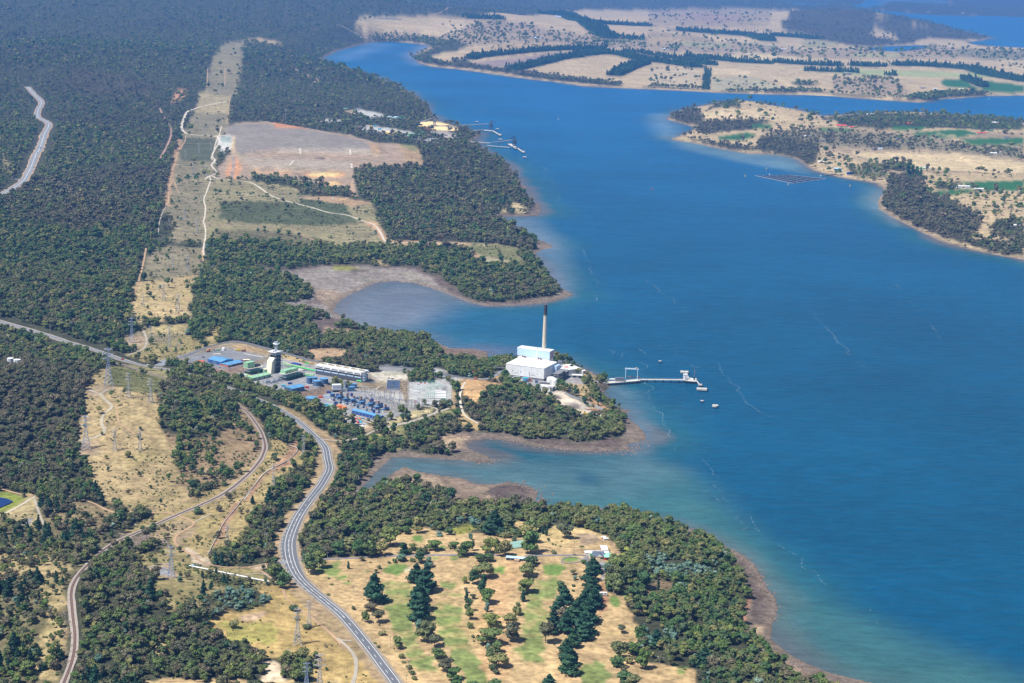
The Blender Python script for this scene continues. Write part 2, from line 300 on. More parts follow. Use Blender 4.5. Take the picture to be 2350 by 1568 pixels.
# power line corridor and clearings on the left shore
zone(tD(508,105, 520,98, 560,92, 556,112, 553,170, 545,192, 545,215, 528,230, 528,300, 500,325, 495,440, 480,500, 470,570, 462,620, 452,660, 440,725, 425,765, 440,790, 420,810, 300,800, 262,790, 285,770, 330,755,
  295,742, 300,700, 325,640, 340,590, 362,560, 378,460, 400,380, 420,300, 450,245, 458,212, 475,205, 478,165), OLIVE, 0.02, 0.35)
zone(tD(478,165, 508,105, 545,100, 553,160, 545,192), lin(150,140,104), 0.02, 0.25); zone(tD(458,212, 528,222, 528,260, 450,262), lin(176,160,118), 0.0, 0.2)
zone(tF(1100,1000, 1200,1010, 1180,1190, 1400,1200, 1400,1240, 1080,1220), FOR, 0.35, 0.8); zone(tF(1250,480, 1490,480, 1470,640, 1230,640), lin(96,100,74), 0, 0.6)
zone(tE(930,60, 1380,0, 1340,150, 1300,280, 1200,345, 1000,350, 940,300, 890,250), lin(186,164,116), 0.02, 0.25); zone(tE(1000,370, 1300,360, 1280,420, 1000,420), lin(180,162,112), 0.01, 0.2)
zone(tE(790,460, 880,435, 1020,440, 1020,500, 930,520, 820,490), TAN, 0, 0.05); zone(tE(985,345, 1280,320, 1290,345, 1000,378), FOR, 0.6, 0.6)
zone(tE(1430,470, 1440,420, 1530,365, 1565,375, 1500,430, 1560,450), lin(186,164,110), 0.02, 0.3); zone(tE(870,570, 1000,500, 1280,430, 1440,465, 1540,470, 1300,545, 1100,600, 1000,605), lin(160,146,96), 0.03, 0.45)
zone(tD(560,92, 600,88, 652,100, 640,104, 600,96), GOLD)
zone(tG(0,530, 90,525, 340,540, 650,590, 660,640, 870,640, 1150,690, 1210,850, 1285,955, 1800,965, 2150,990, 2205,1135, 1870,1110, 1850,1045, 1700,1000, 1250,985, 1000,990, 700,985, 300,960, 0,950), lin(152,142,104), 0.02, 0.35)
zone(tG(100,680, 700,690, 1000,760, 1050,830, 700,850, 300,830, 100,800), lin(92,100,66), 0.04, 0.6); zone(tG(600,660, 980,710, 980,755, 700,700), lin(88,98,62), 0.04, 0.7)
zone(tG(100,880, 500,880, 880,960, 850,990, 300,960, 80,945), lin(118,112,82), 0.02, 0.5); zone(tG(1800,985, 2150,1000, 2180,1100, 1870,1050), lin(128,128,84), 0.02, 0.4)
zone(tG(1000,1015, 1090,1035, 1170,1080, 1290,1120, 1200,1125, 1130,1060), lin(180,160,110), 0, 0.2)
zone(tG(130,190, 200,140, 400,133, 700,180, 1000,220, 1130,265, 1330,285, 1470,320, 1510,420, 1480,440, 1100,450, 1020,470, 1050,650, 960,655, 1000,600, 850,590, 700,540, 600,545, 330,500, 320,530, 90,525, 90,440, 180,330), lin(176,152,128), 0, 0, 0, 0.3, 0.9)
zone(tG(130,195, 200,145, 700,185, 1100,265, 1140,322, 480,320, 230,370, 215,330), lin(152,142,132), 0, 0, 0, 0.1, 0.8); zone(tG(480,318, 1140,322, 1180,350, 1000,348, 560,345), lin(186,172,152), 0, 0, 0, 0, 0.6); zone(tG(240,375, 1000,405, 1010,465, 640,460, 300,440), lin(178,162,142), 0, 0, 0, 0.1, 0.8)
zone(tG(470,140, 720,180, 600,178, 480,172), lin(214,146,96), 0, 0, 0, 0.2); zone(tG(140,480, 185,380, 215,375, 250,450, 220,530, 150,525), lin(212,154,106), 0, 0, 0, 0.1); zone(tG(176,525, 190,380, 205,380, 195,525), DGREY, 0, 0, 0, 0)
zone(tG(190,235, 205,230, 200,330, 180,330), lin(220,190,140), 0, 0, 0, 0.2); zone(tG(330,470, 600,480, 610,497, 340,485), lin(222,176,124), 0, 0, 0, 0.4)
zone(tG(670,490, 930,478, 975,500, 930,515, 720,515), lin(216,156,104), 0, 0, 0, 0.2); zone(tG(690,492, 920,488, 950,505, 730,510), lin(240,212,140), 0, 0, 0, 0.1)
zone(tG(770,555, 900,540, 960,565, 840,575), lin(214,166,116), 0, 0, 0, 0.3); zone(tG(790,555, 900,550, 930,568, 840,572), lin(238,208,136), 0, 0, 0, 0.1)
zone(tG(1130,265, 1200,300, 1215,355, 1160,350), lin(190,156,116), 0, 0, 0, 0.3); zone(tG(1330,285, 1470,320, 1510,430, 1390,435), lin(184,154,114), 0, 0.08, 0, 0.3); zone(tG(1330,285, 1440,300, 1470,345, 1350,300), lin(150,146,96), 0, 0.3, 0, 0.5)
zone(tG(650,655, 870,645, 1150,690, 1020,715), lin(196,160,122), 0, 0.05, 0, 0.4); zone(tG(1080,810, 1180,830, 1280,955, 1230,965, 1160,870), lin(200,158,120), 0, 0.05, 0, 0.5); zone(tG(1240,955, 1850,965, 1750,990, 1300,985), lin(200,164,126), 0, 0.05, 0, 0.5)
zone(tG(85,240, 190,230, 180,330, 110,350, 90,300), LGREY, 0, 0, 0, 0.2); zone(tG(100,235, 180,240, 175,280, 105,275), lin(150,165,160), 0, 0, 0, 0)
zone(tG(330,505, 500,510, 700,552, 860,585, 1000,622, 1000,648, 750,645, 650,630, 640,590, 335,537), FOR, 1.0, 0, 0, 0.4)
zone(tG(1855,1045, 1880,1040, 1905,1110, 1870,1105), lin(190,150,116), 0, 0, 0, 0.4); zone(tG(1905,1110, 1880,1050, 2130,1100, 2100,1130), lin(180,170,132), 0, 0.1, 0, 0.4)
zone(tG(2080,680, 2190,700, 2200,760, 2050,760, 2040,740, 2110,740), lin(196,176,132), 0.1, 0.2)
zone(tF(1215,140, 1300,145, 1260,210, 1170,240, 1200,190), lin(196,146,110), 0.1, 0.1, 0, 0.6); zone(tF(0,570, 60,620, 100,700, 60,720, 0,650), lin(150,140,100), 0.25, 0.4)
zone(tF(1220,480, 1270,500, 1215,620, 1170,900, 1175,940, 1140,960, 1130,900, 1170,720), lin(186,150,114), 0.05, 0.3, 0, 0.5)
# sawmill and chip terminal
zone(tH(300,775, 340,750, 470,775, 560,800, 400,815), LGREY, 0, 0, 0, 0.4); zone(tH(310,880, 420,865, 720,910, 740,945, 560,930, 330,895), LGREY, 0, 0, 0, 0.3)
zone(tH(760,840, 900,835, 1040,880, 1040,900, 900,905, 780,870), lin(206,186,150), 0, 0, 0, 0.3); zone(tH(840,905, 960,900, 1020,935, 960,948, 850,930), lin(168,158,150), 0, 0, 0, 0.3)
zone(tH(80,820, 230,825, 240,840, 90,838), LGREY, 0, 0, 0, 0.5); zone(tH(740,940, 950,970, 840,985, 740,965), LGREY, 0.2, 0, 0, 0.5); zone(tH(240,760, 330,760, 300,800, 250,780), TAN, 0.05, 0.2)
zone(tH(350,110, 600,115, 600,145, 360,155), lin(186,170,136), 0.1, 0.2)
# gas plant ground
zone(t1(-30,700, 300,600, 760,480, 960,480, 1300,560, 2000,740) + t2(300,330, 900,430, 1090,560, 1080,700, 760,700, 440,545, 330,600, 60,680, -200,780) + t1(1560,1180, 1100,1040, 700,940, 300,790, 60,760), lin(158,142,120), 0, 0.02, 0, 0.1)
zone(t1(140,690, 420,620, 770,560, 1000,600, 1330,690, 1080,760, 1050,860, 620,850, 300,780, 200,740), DGREY, 0, 0, 0, 0, 0.4)
zone(t1(830,530, 960,500, 1360,600, 1340,640, 1000,590, 860,560), lin(176,150,110), 0, 0.1, 0, 0.2)
zone(t1(300,770, 700,850, 1070,790, 1070,900, 720,930, 400,830), lin(150,126,110), 0, 0, 0, 0, 1.2); zone(t1(910,960, 1400,900, 1560,960, 1500,1160, 1100,1030), LGREY, 0, 0, 0, 0, 0.6)
zone(t1(1050,860, 1500,690, 2000,760, 2350,860, 2350,1010, 2150,1100, 1640,1180, 1380,1140, 1250,1060, 1050,960), lin(160,160,164), 0, 0, 0, 0, 0.5)
zone(t2(-60,380, 860,520, 1040,600, 900,600, 640,560, 300,440, -60,400), DGREY, 0, 0, 0, 0, 0.4)
zone(t1(1640,1180, 2150,1100) + t2(-30,630, 330,590, 330,700, 200,760, -60,790), lin(148,126,106), 0, 0, 0, 0, 1.3); zone(t2(470,560, 640,570, 800,560, 1060,590, 1040,650, 700,640, 560,620), lin(150,130,104), 0, 0.05, 0, 0.2, 1.2)
zone(t2(-60,780, 200,750, 340,690, 640,640, 760,680, 1000,700, 1380,870, 1600,900, 1270,1020, 1050,1110, 760,1050, 560,1040, 150,900, -60,850), lin(160,160,164), 0, 0, 0, 0, 0.5)
zone(t2(740,690, 1000,690, 1390,720, 1330,850, 1600,890, 1500,890, 1380,870), LGREY, 0, 0, 0, 0, 0.6); zone(t2(880,750, 1100,800, 1330,860, 1580,905, 1280,1010, 1150,940, 1100,850), lin(150,146,144), 0, 0, 0, 0, 0.5)
zone(t2(860,430, 1100,410, 1380,440, 1390,540, 1290,530, 1090,560, 880,500), lin(206,198,182), 0, 0.03, 0, 0.2); zone(t2(1280,540, 1390,530, 1400,840, 1320,800, 1300,640), lin(150,132,108), 0, 0.3, 0, 0.1)
zone(t2(1040,640, 1100,540, 1290,540, 1310,700, 1040,700), lin(156,136,114), 0, 0.1, 0, 0.1, 1.2)
zone(t2(1395,560, 1500,540, 1985,565, 1995,865, 1390,865), lin(184,184,184), 0, 0, 0, 0, 0.5); zone(t2(1850,620, 1925,620, 1925,710, 1860,710), GREY, 0, 0, 0, 0, 0.4)
zone(t2(920,330, 1100,325, 1500,370, 1700,400, 2050,480, 2350,520, 2350,570, 2000,560, 1900,500, 1500,440, 920,400), lin(150,150,152), 0, 0, 0, 0.1, 0.5); zone(t2(1750,510, 1900,510, 1950,580, 1980,580, 1980,510, 2080,490, 2160,500, 2000,600, 1750,560), LGREY, 0, 0, 0, 0.1)
zone(t2(1690,370, 1760,360, 1990,420, 1780,440), LGREY, 0, 0, 0, 0.2); zone(t2(0,100, 400,100, 760,130, 800,160, 660,150, 500,200, 480,260, 420,280, 200,270, 60,200, 0,230), lin(196,166,128), 0.02, 0.1, 0, 0.6)
zone(t1(1850,570, 2350,560, 2350,700, 2000,740, 1860,650), lin(192,160,124), 0.02, 0.1, 0, 0.4); zone(t1(1530,640, 2000,760, 1990,800, 1700,740, 1530,700), lin(186,160,112), 0, 0.35, 0, 0.2)
# ground round the old power station
zone(t2(1990,560, 2200,500, 2350,560, 2350,860, 2250,840, 2190,870, 2150,800, 2140,680, 2040,640), lin(210,168,116), 0, 0.03, 0, 0.2); zone(t3(60,1180, 220,1170, 600,1240, 560,1290, 330,1340, 300,1430, 100,1520, 60,1480, 50,1300), lin(212,170,116), 0, 0.04, 0, 0.3)
zone(t2(2000,620, 2050,690, 2050,900, 2060,950, 2000,950, 1990,870), lin(180,150,108), 0, 0.15, 0, 0.2); zone(t3(0,1080, 180,1080, 430,1080, 600,1060, 620,1180, 740,1220, 1000,1340, 1300,1350, 1330,1240, 1550,1250, 1700,1240, 1560,1080, 1330,980, 1240,1000, 1150,1180, 620,1090), lin(160,158,158), 0, 0, 0, 0.1, 0.6)
zone(t3(430,1170, 600,1080, 610,1110, 520,1200), lin(208,164,110), 0, 0, 0, 0.2); zone(t3(1060,1350, 1420,1350, 1500,1420, 1700,1530, 2000,1700, 1700,1720, 1450,1600, 1280,1520, 1300,1440, 1080,1390), lin(226,212,190), 0, 0, 0, 0.15, 0.6)
zone(t3(1110,1395, 1260,1385, 1380,1420, 1390,1450, 1280,1450), lin(100,88,88), 0, 0, 0, 0.3); zone(t3(1400,1520, 1560,1510, 1700,1560, 1600,1600, 1420,1570), lin(140,130,124), 0, 0, 0, 0.3)
zone(t4(0,820, 100,900, 280,960, 480,1020, 400,1030, 200,1000, 60,1030, 0,1010), lin(216,204,186), 0, 0, 0, 0.2); zone(t4(40,1000, 130,1005, 60,1060, 0,1060), GREY, 0, 0, 0, 0.2)
zone(t3(1330,1240, 1700,1240, 1720,1340, 1640,1400, 1500,1330, 1420,1340), lin(206,170,124), 0.05, 0.2, 0, 0.3); zone(t3(1710,1040, 1800,1090, 1950,1190, 1750,1180, 1700,1110), lin(204,172,130), 0.1, 0.15, 0, 0.3)
zone(t3(1300,1000, 1560,1080, 1800,1200, 1600,1280, 1480,1320, 1700,1500, 1900,1640, 1800,1500, 1700,1380, 1900,1330, 1830,1170, 1700,1040, 1450,960), lin(176,152,110), 0.3, 0.35, 1, 0.3)
zone(t4(100,760, 180,900, 330,960, 450,960, 300,870, 200,800), lin(190,150,110), 0.1, 0.2, 0, 0.3)
zone(t2(1130,1170, 1400,1130, 1700,1040, 1850,950, 2000,900, 2060,980, 2010,1060, 1700,1110, 1500,1120, 1370,1200, 1380,1440, 1300,1480, 1260,1300, 1080,1250), lin(150,146,92), 0.03, 0.35)
zone(t2(1100,1110, 1590,910, 1750,930, 1450,1080, 1150,1160), lin(206,190,140), 0.0, 0.2); zone(t2(440,1040, 560,1060, 860,1160, 930,1180, 820,1290, 700,1270, 640,1180, 480,1110), lin(176,156,124), 0.03, 0.3)
zone(t2(400,1040, 620,1030, 820,1130, 760,1180, 560,1120), LGREY, 0, 0.05, 0, 0.2); zone(t2(780,1330, 1000,1280, 1080,1290, 1100,1400, 980,1420, 860,1370), lin(150,146,86), 0.1, 0.3); zone(t2(940,1360, 1040,1330, 1080,1370, 1050,1420, 960,1410), LIME, 0, 0, 0, 0.6)
zone(t2(2050,980, 2150,950, 2350,1150, 2350,1250, 2200,1180), lin(190,160,110), 0.03, 0.2); zone(t2(-20,1150, 160,1240, 400,1340, 600,1330, 480,1400, 380,1420, 330,1480, 260,1400, 100,1240, -20,1180), lin(200,168,126), 0, 0.05, 0, 0.3)
# cleared hill, lower left
zone(tD(233,845, 262,838, 395,875, 372,905, 365,950, 385,1000, 400,1060, 405,1105, 440,1150, 470,1160, 430,1180, 330,1178, 290,1185, 262,1165, 215,1120, 205,1060, 170,1040, 178,990, 190,940, 195,880), lin(180,158,112), 0.015, 0.3)
zone(tE(780,640, 1200,745, 1130,830, 900,810, 760,760, 740,680), lin(120,120,72), 0.0, 0.5); zone(tE(580,780, 700,770, 780,790, 700,850, 600,830), TAN, 0, 0.1)
zone(tE(500,1240, 560,1160, 690,1150, 690,1230, 560,1270), TAN, 0, 0.05)
zone(tD(372,890, 400,880, 480,875, 560,930, 600,975, 606,1030, 583,1090, 500,1130, 440,1155, 405,1105, 400,1060, 385,1000), lin(156,132,100), 0.3, 0.5, 1)
zone(tD(372,890, 400,870, 480,870, 540,915, 545,960, 500,1000, 430,1010, 385,990), FOR, 0.75, 0.3, 0)
zone(tD(655,1020, 720,1040, 640,1100, 610,1150, 575,1190, 555,1245, 480,1292, 420,1270, 392,1240, 400,1200, 330,1215, 250,1260, 240,1255, 330,1195, 430,1150, 520,1110, 590,1060, 612,1030, 625,1000), lin(172,152,100), 0.03, 0.4)
zone(tE(2050,1150, 2070,1200, 2000,1320, 1830,1400, 1700,1567, 1640,1567, 1780,1400, 1950,1290) + tA(1750,180, 1500,600, 1430,690, 1560,400), lin(176,138,108), 0, 0.1, 0, 0.5)
zone(tE(1100,640, 1200,700, 1160,740, 800,620, 1060,640), lin(150,140,96), 0.05, 0.4)
zone(tA(1350,480, 1300,560, 1220,600, 1190,540, 1280,470), TAN, 0, 0.05); zone(tA(1320,690, 1440,700, 1470,760, 1380,770), lin(214,194,168), 0, 0, 0, 0.3); zone(tA(1000,780, 1150,760, 1220,820, 1080,810), lin(156,156,158), 0, 0, 0, 0.3)
zone(tA(-600,300, 250,280, 330,480, 700,540, 740,620, 560,740, 470,900, 450,1300, 420,1567, 340,1700, -600,1700), lin(122,114,80), 0.62, 0.4)
zone(tA(0,620, 300,650, 480,760, 420,1000, 440,1300, 380,1567, 200,1567, 300,1100, 200,900, 0,900), lin(178,158,110), 0.42, 0.3, 0)
zone(tA(-50,300, 240,280, 260,480, 150,490, 60,440, -50,430), lin(182,164,118), 0.02, 0.2); zone(tA(160,440, 230,430, 210,470, 150,480), GREY, 0, 0, 0, 0.3)
zone(tA(-300,230, 60,250, 170,300, 120,350, 0,400, -300,480), lin(140,150,60), 0, 0, 0, 0.3)
zone(tA(300,290, 640,330, 860,410, 900,440, 700,520, 330,480), lin(150,132,96), 0.3, 0.4); zone(tA(760,540, 1100,540, 1180,640, 960,640, 830,620), lin(140,124,110), 0.1, 0.4)
zone(tA(930,640, 1150,740, 1000,780, 1300,1000, 1120,980, 1060,850, 960,740), lin(186,162,108), 0.08, 0.3); zone(tA(1050,790, 1250,770, 1500,850, 1750,910, 1800,960, 1500,1090, 1420,1010, 1130,980, 1050,850), lin(164,148,94), 0.08, 0.45)
zone(tA(1350,1010, 1500,960, 1780,900, 1830,1020, 1600,1080, 1430,1080), FOR, 0.8, 0.6, 4)
zone(tA(1030,1240, 1150,1260, 1120,1500, 1030,1400), lin(190,170,116), 0.3, 0.2, 1)
zone(tA(1410,1110, 1500,1085, 1700,1060, 1830,1040, 1770,900, 1960,905, 2000,925, 2130,1000, 2350,1180) + tB(600,1290, 720,1567, 760,1680, 470,1680, 300,1640) + tA(2170,1640, 2165,1380, 1850,1400, 1690,1360, 1500,1250), lin(190,162,100), 0, 0.06, 0, 0.6)
zone(tA(1500,1160, 1900,1160, 1900,1280, 1600,1290), lin(170,160,84), 0, 0.1); zone(tA(1660,1110, 1830,1080, 1760,1140, 1680,1140), lin(200,170,140), 0, 0, 0, 0.5); zone(tA(1790,1430, 1890,1432, 1940,1470, 1950,1560, 1900,1600, 1820,1590, 1790,1500), lin(236,214,180), 0, 0, 0, 0.6)
zone(tA(1000,1530, 1800,1545, 2350,1567, 2350,1640, 1000,1640), lin(200,174,124), 0, 0.05)
t7 = T(275.2, 1193.4, 2.785)
zone(t7(90,240, 300,170, 350,100, 420,180, 560,230, 610,300, 760,290, 850,320, 900,350, 980,400, 900,425, 800,450, 640,540, 520,590, 430,540, 300,570, 220,480, 180,350), lin(160,146,96), 0.02, 0.6)
zone(t7(540,330, 700,350, 860,410, 840,440, 700,450, 600,420), lin(112,114,70), 0.1, 0.8); zone(t7(480,530, 560,500, 700,440, 830,420, 860,450, 740,520, 560,565), FOR, 0.45, 0.7, 4); zone(t7(570,565, 740,525, 820,460, 880,450, 935,520, 860,565, 740,590, 600,592), FOR, 0.9, 0.4, 4)
zone(t7(400,170, 460,190, 520,225, 610,295, 560,300, 470,265, 440,225), lin(206,186,160), 0, 0, 0, 0.3); zone(t7(830,310, 950,275, 1050,262, 1040,285, 900,318, 870,330), lin(204,182,150), 0, 0, 0, 0.3); zone(t7(150,315, 300,270, 380,360, 300,380, 230,350), TAN, 0, 0.02, 0, 0.3); zone(t7(215,308, 290,300, 340,350, 250,352), lin(160,160,164), 0, 0, 0, 0.2)
zone(t7(370,90, 420,80, 400,140, 390,170, 360,150), TAN, 0, 0); zone(t7(240,60, 330,10, 450,0, 480,60, 400,90, 330,110, 250,140, 200,120), lin(170,148,112), 0.05, 0.3)
# highway verges
strip(tB(900,1667, 840,1567, 700,1400, 520,1250, 350,1080, 230,960, 150,830, 100,720, 90,620, 140,480, 230,350, 330,200, 380,90, 385,-30) + tD(740,1010, 712,983, 680,958, 640,938), 30, lin(176,150,112), 0, 0, jit=0.6)
# golf course
zone(tB(170,760, 190,765, 350,720, 560,700, 740,680, 720,600, 760,560, 860,540, 900,500, 1090,490, 1180,540, 1300,530, 1440,540, 1560,560, 1700,540, 1650,460, 1760,460, 1830,540, 1950,480, 2050,490, 2350,570)
   + tC(400,560, 470,600, 500,700, 420,720, 420,950, 520,960, 620,1110, 650,1200, 630,1290, 550,1360, 700,1420, 1030,1490, 1035,1700, 500,1700) + tD(1000,1640, 915,1600)
   + tB(830,1567, 640,1300, 480,1140, 350,1010, 250,880, 200,800), lin(200,170,120), 0, 0.012, 0, 0.5)
zone(tB(1420,760, 1700,760, 1650,1000, 1600,1567, 1400,1567, 1420,1100), lin(206,168,118), 0, 0, 0, 1); zone(tB(2000,1300, 2100,1567, 1850,1567, 1900,1300), lin(214,180,128), 0, 0, 0, 1)
zone(tB(1650,460, 1760,460, 1830,540, 1950,480, 2050,490, 2350,570, 2100,600, 2000,640, 1850,600, 1650,560), lin(214,186,126), 0, 0.1, 0, 0.5); zone(tB(2090,545, 2200,540, 2260,580, 2150,630, 2100,590), lin(180,156,124), 0, 0, 0, 0.2)
GG = lin(120,150,70); GG2 = lin(134,148,80)
for q in (tB(770,870, 940,870, 950,1230, 1140,1470, 1000,1500, 880,1250, 770,1200), tB(1110,1030, 1300,1030, 1300,1240, 1480,1567, 1320,1567, 1180,1260), tB(1790,850, 1940,850, 1900,1000, 1850,1250, 1850,1380, 1670,1400, 1700,1150, 1760,1000)): zone(q, lin(170,160,100), 0, 0, 0, 1.0, 1.2)
for q in (tB(750,790, 800,755, 900,750, 940,780, 900,800, 860,830, 760,810), tB(945,570, 980,550, 1040,560, 1030,600, 960,598), tB(1130,630, 1180,618, 1200,640, 1140,650), tB(420,850, 480,820, 520,825, 460,862), tB(480,875, 540,872, 530,890, 490,892),
  tB(620,792, 660,790, 660,803, 625,803), tB(1860,760, 1960,750, 2040,775, 1990,820, 1900,830, 1850,810), tB(1215,712, 1260,708, 1265,722, 1220,724), tB(1085,705, 1120,700, 1130,722, 1090,725), tB(1985,712, 2080,700, 2100,720, 2060,738, 1990,735),
  tB(1500,770, 1600,770, 1590,810, 1500,815), tC(860,1435, 900,1435, 910,1450, 870,1450), tC(890,1465, 970,1460, 960,1475, 900,1475), tC(890,1485, 940,1483, 945,1505, 900,1505), tC(410,985, 470,980, 510,1020, 480,1040, 410,1010), tC(690,820, 730,815, 720,870, 700,860),
  tC(510,940, 560,940, 610,980, 600,1000, 530,980), tC(400,740, 424,736, 424,790, 400,800)): zone(q, GG, 0, 0, 0, 0.4, 0.8)
for q in (tB(750,870, 940,870, 940,890, 750,892), tB(770,930, 940,935, 940,985, 780,975), tB(760,1020, 950,1010, 960,1150, 960,1220, 790,1220, 760,1100), tB(1130,880, 1270,885, 1260,930, 1120,925), tB(1110,1040, 1290,1030, 1290,1090, 1110,1080),
  tB(1120,1120, 1290,1120, 1290,1165, 1120,1160), tB(1160,1200, 1290,1205, 1280,1235, 1170,1235), tB(880,1250, 1000,1250, 1010,1300, 890,1300), tB(900,1340, 1020,1330, 1050,1370, 910,1375), tB(930,1400, 1130,1400, 1140,1460, 980,1470),
  tB(1190,1270, 1330,1270, 1350,1320, 1200,1320), tB(1210,1360, 1380,1350, 1440,1480, 1480,1567, 1330,1567), tB(1790,930, 1940,925, 1940,970, 1770,975), tB(1760,1010, 1880,1000, 1870,1060, 1760,1050), tB(1720,1105, 1870,1095, 1870,1140, 1720,1145),
  tB(1690,1175, 1830,1165, 1830,1230, 1690,1235), tB(1660,1280, 1830,1260, 1850,1380, 1760,1400, 1650,1370), tC(250,1420, 420,1420, 430,1500, 380,1600, 200,1600), tB(1110,965, 1300,965, 1280,985, 1110,985),
  tB(1830,850, 1940,850, 1900,900, 1830,900), tC(0,850, 60,850, 60,980, 0,990)): zone(q, GG2, 0, 0, 0, 1.0, 1.2)
zone(tB(280,765, 450,740, 420,830, 280,830), GG2, 0, 0.02, 0, 1.3); zone(tB(900,792, 950,770, 955,790, 920,802), lin(240,226,190), 0, 0, 0, 0.2)
zone(tC(480,590, 520,600, 580,700, 520,720, 500,660), LIME, 0, 0.1, 0, 0.6); zone(tC(345,900, 400,880, 420,960, 400,1050, 350,1100, 360,1000), lin(178,132,100), 0, 0, 0, 0.5); zone(tC(350,735, 400,735, 400,850, 380,860), GREY, 0, 0, 0, 0.1)
zone(tC(240,700, 290,690, 290,745, 260,750, 230,735), GREY, 0, 0, 0, 0.2); zone(tC(430,590, 480,600, 505,690, 460,700), lin(190,160,120), 0, 0, 0, 0.2)
zone(tC(660,930, 800,850, 900,880, 850,960, 720,970), lin(130,110,84), 0.1, 0.5); zone(tC(700,650, 1000,760, 1280,760, 1200,860, 900,880, 700,780), FOR, 0.6, 0.7, 4); zone(tC(620,1130, 700,1120, 860,1230, 960,1310, 700,1330, 640,1200), FOR, 0.7, 0.6, 4)
zone(tB(1250,460, 1500,440, 1560,500, 1300,530), FOR, 0.7, 0.6, 4); zone(tB(1240,480, 1420,500, 1250,560, 1200,520), lin(150,150,60), 0, 0.2)
# shore flats: mud, shingle and rock
def beach(pts, col, w, kind=0, **k): zone(pts, col, 0, 0, 0, 0.5, 1.0, w/2)
def mud(pts, col=MUD, jit=0.6, var=1.0): zone(pts, col, 0, 0, 0, jit, var)
mud(tG(180,1100, 350,1140, 600,1145, 850,1115, 1100,1115, 1250,1130, 1450,1135, 1600,1190, 1740,1270, 1760,1330, 1880,1375, 2050,1378, 2350,1355, 2500,1290, 2550,1330, 2350,1450, 1900,1450, 1500,1350, 880,1500, 960,1490,
  880,1490, 750,1440, 600,1420, 400,1385, 640,1370, 740,1350, 720,1270, 600,1220, 450,1180, 350,1160, 200,1115), lin(150,140,132))
mud(tG(180,1100, 350,1140, 600,1145, 850,1115, 1100,1115, 1250,1130, 1450,1135, 1600,1190, 1740,1270, 1760,1330, 1880,1375, 2050,1375, 2350,1350, 2450,1330, 2450,1390, 2050,1410, 1880,1400, 1700,1330, 1560,1200, 1430,1150, 1100,1130, 850,1130, 600,1160, 350,1155, 190,1115), MUDD)
mud(tG(870,1120, 1060,1140, 1040,1160, 880,1150), lin(140,140,60)); mud(tG(1010,1155, 1120,1155, 1120,1175, 1010,1172), MUDD); mud(tG(600,1215, 700,1265, 740,1270, 800,1350, 800,1385, 600,1385, 760,1370, 740,1300), MUDD)
mud(tG(430,1380, 520,1375, 640,1410, 620,1425, 480,1400), lin(130,140,60)); mud(tG(740,1500, 880,1480, 980,1520, 850,1567, 700,1567), MUDD)
mud(tG(620,1230, 760,1290, 900,1300, 1000,1330, 920,1380, 880,1440, 800,1385, 740,1300), lin(160,140,118))
mud(tD(960,790, 1010,785, 1120,800, 1125,826, 1060,824, 1010,800), MUD); mud(t3(0,760, 200,765, 340,800, 320,850, 0,850), lin(150,128,106)); mud(t2(1700,30, 1860,90, 2350,110, 2350,260, 2100,250, 1900,260, 1880,200), lin(134,112,98))
mud(tD(740,750, 800,755, 860,762, 800,770, 745,765), lin(150,128,106))
mud(tD(1000,1000, 1080,990, 1150,992, 1200,1005, 1300,1012, 1380,1015, 1430,1000, 1430,965, 1450,960, 1500,1000, 1450,1045, 1250,1040, 1100,1025, 1080,1060, 1020,1030), MUD)
mud(tD(1400,1000, 1440,1010, 1445,1040, 1250,1030, 1100,1000, 1200,1008, 1380,1018), MUDD); mud(tD(1000,1005, 1030,995, 1080,1000, 1070,1020, 1040,1030, 1000,1015), lin(186,160,130))
mud(tD(830,1110, 850,1060, 880,1040, 910,1035, 960,1040, 1010,1045, 1080,1040, 1130,1045, 1140,1060, 1050,1062, 900,1055, 850,1130, 810,1140, 800,1125), MUD)
mud(tB(720,200, 900,70, 1150,130, 1300,150, 1620,180, 1800,220, 1840,270, 1800,345, 1500,350, 1300,350, 1200,260, 1000,200, 900,190, 780,190), lin(150,130,110)); mud(tB(1540,200, 1620,180, 1800,230, 1780,340, 1600,310, 1430,270), MUDD); mud(tB(850,140, 1000,130, 1150,160, 1200,230, 1000,190), lin(166,144,118))
mud(tB(1270,290, 1500,290, 1700,345, 1500,355, 1290,350), lin(128,106,92)); mud(tB(1430,270, 1480,262, 1520,280, 1460,290), lin(190,165,130)); mud(tB(530,290, 600,180, 640,250, 560,300), lin(150,140,132))
mud(tC(800,450, 950,515, 1060,560, 1200,640, 1290,740, 1340,820, 1370,930, 1390,1020, 1360,1110, 1345,1200, 1400,1250, 1500,1280, 1560,1330, 1640,1400, 1750,1470, 1900,1530, 2000,1620, 2350,1700, 2350,1600, 1800,1400, 1650,1320, 1620,1000, 1500,750, 1250,600, 1000,480), MUD)
mud(tC(1490,1270, 1560,1330, 1640,1400, 1750,1470, 1900,1530, 2000,1560, 2200,1620, 2350,1660, 2350,1720, 2150,1650, 1960,1590, 1840,1550, 1700,1490, 1600,1430, 1500,1340, 1420,1280, 1380,1250), lin(150,128,108))
mud(tC(1060,560, 1150,590, 1350,700, 1420,780, 1470,860, 1500,930, 1550,1000, 1570,1070, 1530,1160, 1480,1210, 1420,1180, 1430,1050, 1400,950, 1380,850, 1300,730, 1180,630), MUDD)
mud(tC(1270,720, 1340,820, 1380,930, 1395,1020, 1370,1110, 1350,1200, 1400,1240, 1360,1215, 1345,1195, 1360,1110, 1390,1020, 1370,930, 1340,830), lin(190,160,120)); mud(tC(1380,950, 1420,960, 1400,1080, 1360,1180, 1350,1150, 1380,1050), lin(172,128,104))
